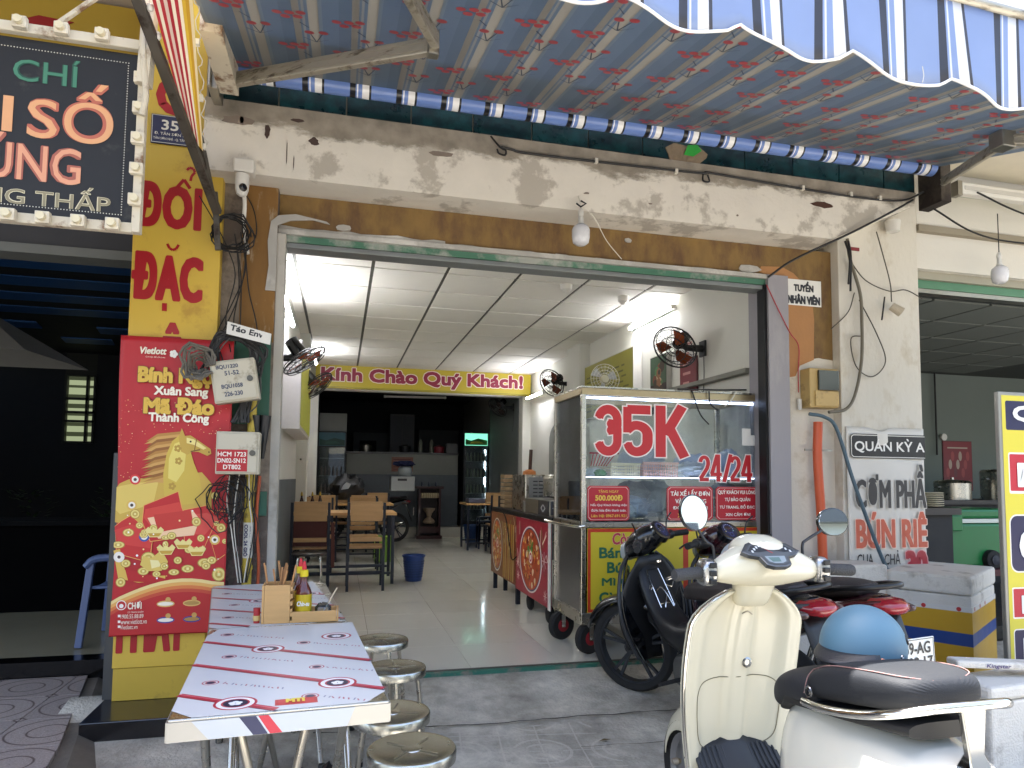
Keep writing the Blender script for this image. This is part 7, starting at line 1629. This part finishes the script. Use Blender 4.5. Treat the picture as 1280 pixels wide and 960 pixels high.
# fridges
def fridge(label,x0,x1,y,z0,h,lit):
    t=thing('display_fridge',label,'fridge',((x0+x1)/2,y,z0)); dkf=mat('fridge_black','#14171c',.4)
    G().box(x0,x1,y+.04,y+.6,z0,z0+h).build('body',dkf,t,bevel=.01)
    hm=mat('header_lit','#5a9a6a',.3,emit='#5aa88a',es=.6) if lit else flat('#3a6a78')
    G().box(x0+.02,x1-.02,y+.02,y+.04,z0+h-.27,z0+h-.02).build('header',hm,t)
    a=Art((0,y+.0195,0)); zz=z0+h-.26; a.poly([(x0+.03,zz),(x1-.03,zz),(x1-.03,zz+.1),(x0+.3,zz+.14),(x0+.15,zz+.09),(x0+.03,zz+.12)],'#3f8a3c' if lit else '#1f4a40'); a.poly([(x0+.12,zz+.02),(x1-.1,zz+.04),(x1-.2,zz+.08),(x0+.16,zz+.07)],'#c9cc4a' if lit else '#2a5a4c'); a.build('header_print',t)
    G().box(x0+.03,x1-.03,y+.03,y+.042,z0+.12,z0+h-.30).build('door_back',flat('#232c30'),t)
    for k in range(4): G().box(x0+.04,x1-.04,y+.02,y+.032,z0+.35+.33*k,z0+.362+.33*k).build('shelf',flat('#8f9698'),t)
    g=G()
    random.seed(int(x0*10)+5)
    for k in range(4):
        for q in range(6):
            xx=x0+.08+(x1-x0-.16)*q/5; zz=z0+.363+.33*k
            if zz+.2<z0+h-.3: g.lathe([(.022,zz),(.022,zz+random.uniform(.08,.14)),(.01,zz+.18)],(xx,y+.012,0),8)
    g.build('drink_bottles',flat('#5a6a5c' if lit else '#55524e'),t)
    if lit: G().box(x1-.085,x1-.06,y+.012,y+.022,z0+.3,z0+h-.36).build('light_strip',mat('fridge_tube','#ffffff',.3,emit='#eaf6ff',es=5),t)
    G().box(x0+.03,x1-.03,y+.0,y+.004,z0+.12,z0+h-.30).build('glass_door',glassmat('fridge_glass',op=.08),t)
    return t
fridge('lit drinks fridge with green landscape header, right of the service counter',2.48,3.0,13.9,.2,1.95,True)
fridge('unlit drinks fridge with cloudy glass, left of the service counter',-.42,.10,13.2,0.2,1.85,False)
t=thing('white_freezer_box','pale grey box standing on the left fridge','box',(-.15,13.3,2.06)); G().box(-.40,.10,13.26,13.7,2.055,2.40).build('box',mat('dim_white','#8b8c88',.6),t,bevel=.01)
# altar cabinet
al=thing('altar_cabinet','small dark red spirit shrine cabinet on the floor before the counter','shrine',(1.7,13.4,0)); am=mat('altar_red','#3a1214',.35,coat=.3)
G().box(1.48,1.98,13.45,13.78,.0,.06).build('plinth',am,al); G().box(1.51,1.55,13.45,13.78,.06,.98).build('side',am,al); G().box(1.91,1.95,13.45,13.78,.06,.98).build('side',am,al); G().box(1.51,1.95,13.74,13.78,.06,.98).build('back',mat('altar_dark','#1c0a0c',.5),al); G().box(1.46,2.0,13.42,13.8,.98,1.03).build('roof',am,al,bevel=.006); G().box(1.55,1.91,13.45,13.47,.12,.24).build('front_rail',am,al)
g=G()
for k in range(8): g.lathe([(.022,.80),(.026,.86),(.02,.90)],(1.575+.044*k,13.46,0),8)
g.build('pale_carving',flat('#b9a888'),al); G().lathe([(.10,.30),(.12,.33),(.09,.38),(.04,.42),(.06,.50),(.11,.56),(.12,.60)],(1.73,13.55,0),20).build('censer',flat('#a8947c'),al,smooth=True)
for k in range(3): G().lathe([(.02,1.03),(.022,1.08),(.01,1.12)],(1.58+.14*k,13.55,0),10).build('cup',flat('#3c4454'),al)
# counter-top clutter
def small(nm,lab,cat,c,shape,m):
    t=thing(nm,lab,cat,c); g=G()
    x,y,z=c
    if shape=='box': g.box(x-.12,x+.12,y-.1,y+.1,z,z+.2)
    if shape=='pot': g.lathe([(.10,z),(.12,z+.12),(.12,z+.13),(.02,z+.17)],(x,y,0),16)
    if shape=='tall': g.lathe([(.04,z),(.04,z+.22),(.015,z+.28)],(x,y,0),10)
    g.build('body',m,t,smooth=shape!='box'); return t
small('red_basin','red plastic basin on the service counter, right half','basin',(2.02,14.35,1.72),'pot',flat('#8c2434')); small('grey_appliance','grey kitchen appliance on the service counter, right end','appliance',(2.28,14.35,1.72),'box',flat('#5a5c5c')); small('dark_pot','dark cooking pot in the middle of the service counter','pot',(1.3,14.35,1.72),'pot',black_pl)
small('cooking_pot','dim steel pot at the left of the service counter','pot',(.5,14.35,1.72),'pot',steel_dirty); small('tall_tin','tall pale tin near the middle of the service counter','tin',(1.62,14.3,1.72),'tall',flat('#8a8a80')); small('oil_bottle','slim bottle left of the red basin','bottle',(1.85,14.3,1.72),'tall',flat('#6a6a5c'))
kc=thing('kitchen_cupboard','dim pale cupboard standing against the kitchen back wall','cupboard',(1.4,16.9,.2)); G().box(1.15,1.75,16.8,17.3,.2,2.75).build('carcass',mat('dim_cupboard','#7b7d80',.6),kc,bevel=.01); G().box(1.17,1.44,16.785,16.799,.3,2.7).build('door',mat('dim_cupboard2','#70737a',.6),kc); G().box(1.46,1.73,16.785,16.799,.3,2.7).build('door',mat('dim_cupboard2','#70737a',.6),kc)
kh=thing('kitchen_wall_shelf','dim grey wall unit right of the kitchen cupboard','shelf',(2.2,17.2,1.6)); G().box(1.9,2.9,17.1,17.45,1.5,2.4).build('unit',mat('dim_unit','#4c4f52',.6),kh)
ntc=thing('wall_notice','faded orange and red notice on the service counter front','notice',(1.22,14.17,1.5)); G().box(1.02,1.46,14.175,14.185,1.32,1.62).build('paper',flat('#8c5a48'),ntc); a=Art((0,14.1745,0)); 
for k in range(5): a.rect(1.06,1.06+random.uniform(.2,.36),1.36+.05*k,1.375+.05*k,'#6a2c28')
a.build('print',ntc)
# cap/cloth and hood over the parked bike: white top box with helmets
tbx=thing('delivery_box','pale box with dark handle on the bike parked inside','box',(.95,12.3,1.0)); G().box(.86,1.28,12.05,12.4,.96,1.22).build('box',flat('#8f9190'),tbx,bevel=.015); G().box(.98,1.14,12.04,12.05,1.14,1.18).build('handle',black_pl,tbx)
h2=thing('grey_helmet','grey helmet topped with a blue cap on the pale box inside','helmet',(1.1,12.2,1.22)); G().lathe([(.11,1.225),(.13,1.28),(.12,1.36),(.08,1.42),(.01,1.44)],(1.12,12.22,0),20).build('shell',flat('#7f8688'),h2,smooth=True)
blob('cloth_hat','blue cloth cap lying over the grey helmet inside','cap',(1.10,12.2,1.44),.19,.16,.055,mat('navy_cloth','#101a44',.9,bump=.3),8,.5,3)
blob('black_bag','black bag with silver print on the rear wooden table','bag',(.12,11.0,1.02),.26,.18,.22,mat('black_bag','#0d0e12',.4,bump=.4),13,.4,3)
a_=thing('bag_print','silver emblem patch on the black bag at the rear table','emblem',(.1,10.8,1.05)); g=Art((0,10.80,0)); g.poly([(.02,1.0),(.13,1.02),(.17,1.09),(.10,1.12),(.05,1.07)],'#9aa0a4'); g.build('patch',a_)
# bins
def bin_(lab,x,y,r0,r1,h,z=0,col='#1f3d7c'):
    t=thing('waste_bin',lab,'bin',(x,y,z),group='blue plastic bins'); m=mat('bin_'+col,col,.4,var=.12)
    G().lathe([(r0-.01,z+.002),(r0,z+.01),(r1,z+h),(r1-.006,z+h),(r0-.008,z+.02)],(x,y,0),28,cap=False).build('bucket',m,t,smooth=True)
    G().lathe([(r1-.004,z+h-.02),(r1+.008,z+h-.018),(r1+.008,z+h),(r1-.006,z+h)],(x,y,0),28,cap=False).build('rim',m,t,smooth=True)
    g=G()
    for k in range(36):
        a=k*.17453
        for j in range(7):
            zz=z+.05+j*(h-.1)/7; rr=r0+(r1-r0)*(zz-z+.012)/h+.0008; g.bar((x+rr*math.cos(a),y+rr*math.sin(a),zz),(x+rr*math.cos(a),y+rr*math.sin(a),zz+(h-.1)/11),.008,.002,up=(math.cos(a),math.sin(a),0))
    g.build('slots',mat('bin_slot','#142a55',.6),t,kind='stuff'); return t
bin_('blue slatted waste bin beside the front dining table',.86,8.05,.095,.128,.30); bin_('dark blue waste bin by the far right table',2.40,12.45,.13,.17,.34,col='#1a3a6a')
# dining chairs and tables
CH=thing('dining_chair','wooden-backed steel dining chair, empty, right one of the front pair','chair',(0,0,0),group='dining chairs')
def cb(n_,m,*b,**k): return G().box(*b).build(n_,m,CH,world=False,bevel=.002,**k)
K=dict(world=False)
for sx_ in (-1,1):
    x=sx_*.185
    G().bar((x,-.20,0),(x,-.20,.46),.028,.028).build('leg',dark_frame,CH,**K)          # back leg/upright at y=-.20
    G().bar((x,-.20,.46),(x,-.225,.93),.028,.028).build('upright',dark_frame,CH,**K)
    G().bar((x,.19,0),(x,.19,.43),.028,.028).build('leg',dark_frame,CH,**K); G().bar((x,-.19,.15),(x,.19,.15),.02,.02).build('stretcher',dark_frame,CH,**K); G().bar((x,-.19,.425),(x,.19,.425),.024,.024).build('seat_rail',dark_frame,CH,**K)
G().bar((-.17,-.2,.20),(.17,-.2,.20),.02,.02).build('stretcher',dark_frame,CH,**K); G().bar((-.17,-.2,.27),(.17,-.2,.27),.02,.02).build('stretcher',dark_frame,CH,**K)
cb('backrest',wood,-.165,.165,-.232,-.205,.735,.94); cb('lower_slat',wood,-.165,.165,-.22,-.20,.52,.565); cb('seat',wood,-.19,.19,-.17,.21,.44,.46)
chairs=[(.285,7.62,0,'wooden-backed steel dining chair, empty, right one of the front pair'),(-.285,7.62,0,'wooden-backed steel dining chair with a brown bag hung on it'),
(.30,8.95,3.1416,'dining chair facing the street behind the right front chair'),(-.27,8.95,3.1416,'dining chair facing the street behind the left front chair'),
(.33,10.2,0,'dining chair with its back to the street at the second table, right'),(-.22,10.2,0,'dining chair with its back to the street at the second table, left'),
(.62,11.45,3.1416,'rear dining chair facing the street at the second table, right'),(.05,11.5,3.1416,'rear dining chair facing the street at the second table, left'),
(2.55,10.9,0,'dining chair beside the far right table near the lit fridge'),(2.75,12.0,3.1416,'dining chair facing the street at the far right table')]
for i,(x,y,r,l) in enumerate(chairs):
    o=CH if i==0 else dup(CH,(0,0,0)); o.location=(x,y,0); o.rotation_euler=(0,0,r); o['label']=l
def dtable(lab,x0,x1,y0,y1,z=.75):
    t=thing('dining_table',lab,'table',((x0+x1)/2,(y0+y1)/2,0),group='dining tables'); G().box(x0,x1,y0,y1,z-.03,z).build('table_top',woodx,t,bevel=.003)
    for x in (x0+.04,x1-.04):
        for y in (y0+.04,y1-.04): G().bar((x,y,0),(x,y,z-.031),.035,.035).build('leg',dark_frame,t)
    for y in (y0+.04,y1-.04): G().bar((x0+.06,y,.12),(x1-.06,y,.12),.025,.025).build('rail',dark_frame,t)
    return t
dtable('front wooden dining table with sauce bottles by the left wall',-.50,.64,7.85,8.55,.80); dtable('second wooden dining table further back on the left',-.50,.80,10.5,11.2,.80); dtable('dark legged table at the far right with cloth on it',2.05,2.95,11.2,11.9,.78)
for k,(x,y,l) in enumerate([(-.42,8.2,'left sauce bottle on the front dining table'),(-.30,8.15,'right sauce bottle on the front dining table'),(-.22,8.3,'small sauce jar right of the bottles on the front dining table')]):
    t=thing('table_sauce_bottle',l,'bottle',(x,y,.80)); G().lathe([(.025,.801),(.027,.90),(.011,.96),(.011,.98)],(x,y,0),12).build('body',flat('#3a1c14',.2),t,smooth=True); G().lathe([(.013,.98),(.012,1.0),(.005,1.025)],(x,y,0),10).build('cap',flat('#b99a2c'),t)
ccd=thing('table_caddy','pale wooden caddy holding jars on the front dining table','caddy',(-.35,8.2,.80)); G().box(-.47,-.14,8.10,8.11,.801,.86).build('front_side',woodx,ccd); G().box(-.47,-.14,8.36,8.37,.801,.86).build('rear_side',woodx,ccd); G().box(-.48,-.471,8.10,8.37,.801,.9).build('end',woodx,ccd)
bc=thing('brown_bag','brown fabric bag hanging on the left front dining chair','bag',(-.285,7.40,.5)); G().box(-.455,-.115,7.405,7.425,.475,.735).build('front_flap',mat('brown_fabric','#4a1f1a',.75,var=.2,bump=.2),bc,bevel=.006); G().box(-.455,-.115,7.43,7.50,.475,.72).build('pouch',mat('brown_fabric','#4a1f1a',.75),bc,bevel=.01); G().bar((-.06,7.46,.72),(-.05,7.46,.25),.035,.012).build('strap',mat('brown_strap','#5c2c24',.7),bc)
gbin=thing('green_crate','lime green plastic crate under the rear end of the dining table','crate',(.6,9.9,0)); G().box(.50,.76,9.8,10.1,.01,.36).build('crate',flat('#6f9a22'),gbin,bevel=.01)
bst=thing('folded_cloth','folded dark cloth on the far right table','cloth',(2.2,11.5,.78)); G().box(2.10,2.38,11.25,11.55,.782,.86).build('cloth',flat('#4a4c5c'),bst,bevel=.01)
s2=thing('chrome_stool','chrome-legged stool with dark seat inside beside the left wall','stool',(-.28,6.9,0)); G().lathe([(.16,.44),(.165,.445),(.165,.46),(.15,.468),(.01,.468)],(-.27,6.95,0),30).build('seat',mat('dark_seat','#3a3634',.4),s2,smooth=True)
for k in range(4):
    c,s=math.cos(.785+k*1.571),math.sin(.785+k*1.571); G().tube(bez([(-.27+.06*c,6.95+.06*s,.43),(-.27+.15*c,6.95+.15*s,.40),(-.27+.17*c,6.95+.17*s,.01)]),.009,8).build('leg',chrome,s2,smooth=True)
for k in range(3):
    t=thing('plastic_stool',['top stool of the dark stack under the far right table','middle stool of the dark stack under the far right table','bottom stool of the dark stack under the far right table'][2-k],'stool',(2.45,11.6,.05*k),group='stacked dark stools'); z=.10+.07*k
    G().box(2.32,2.58,11.45,11.7,z+.28,z+.30).build('seat',flat('#14203a'),t,bevel=.008)
    for x in (2.33,2.55):
        for y in (11.46,11.67): G().bar((x-.01,y,max(0,z-.10)),(x,y,z+.28),.025,.025).build('leg',flat('#14203a'),t)
# opposite side of the street, seen only in glass and mirrors
OB=thing('opposite_house','pale row house across the street reflected in the scooter mirrors','building',(0,-16,0))
G().box(-26,3,-22,-16,-.3,7).build('wall',mat('opp_wall','#c9bfa8',.8),OB); G().box(3.05,34,-22,-16.4,-.3,9).build('wall',mat('opp_wall2','#a8b0a8',.8),OB)
for k in range(14): G().box(-15+3.2*k,-13+3.2*k,-16.41 if -15+3.2*k>3 else -16.05,-15.9,3.4,5.2).build('window',mat('opp_window','#2a3036',.2),OB)
for k in range(11): G().box(-14.5+4*k,-11.6+4*k,-16.45,-15.85,-.3,2.6).build('shutter',mat('opp_shutter','#6a7078',.5),OB)
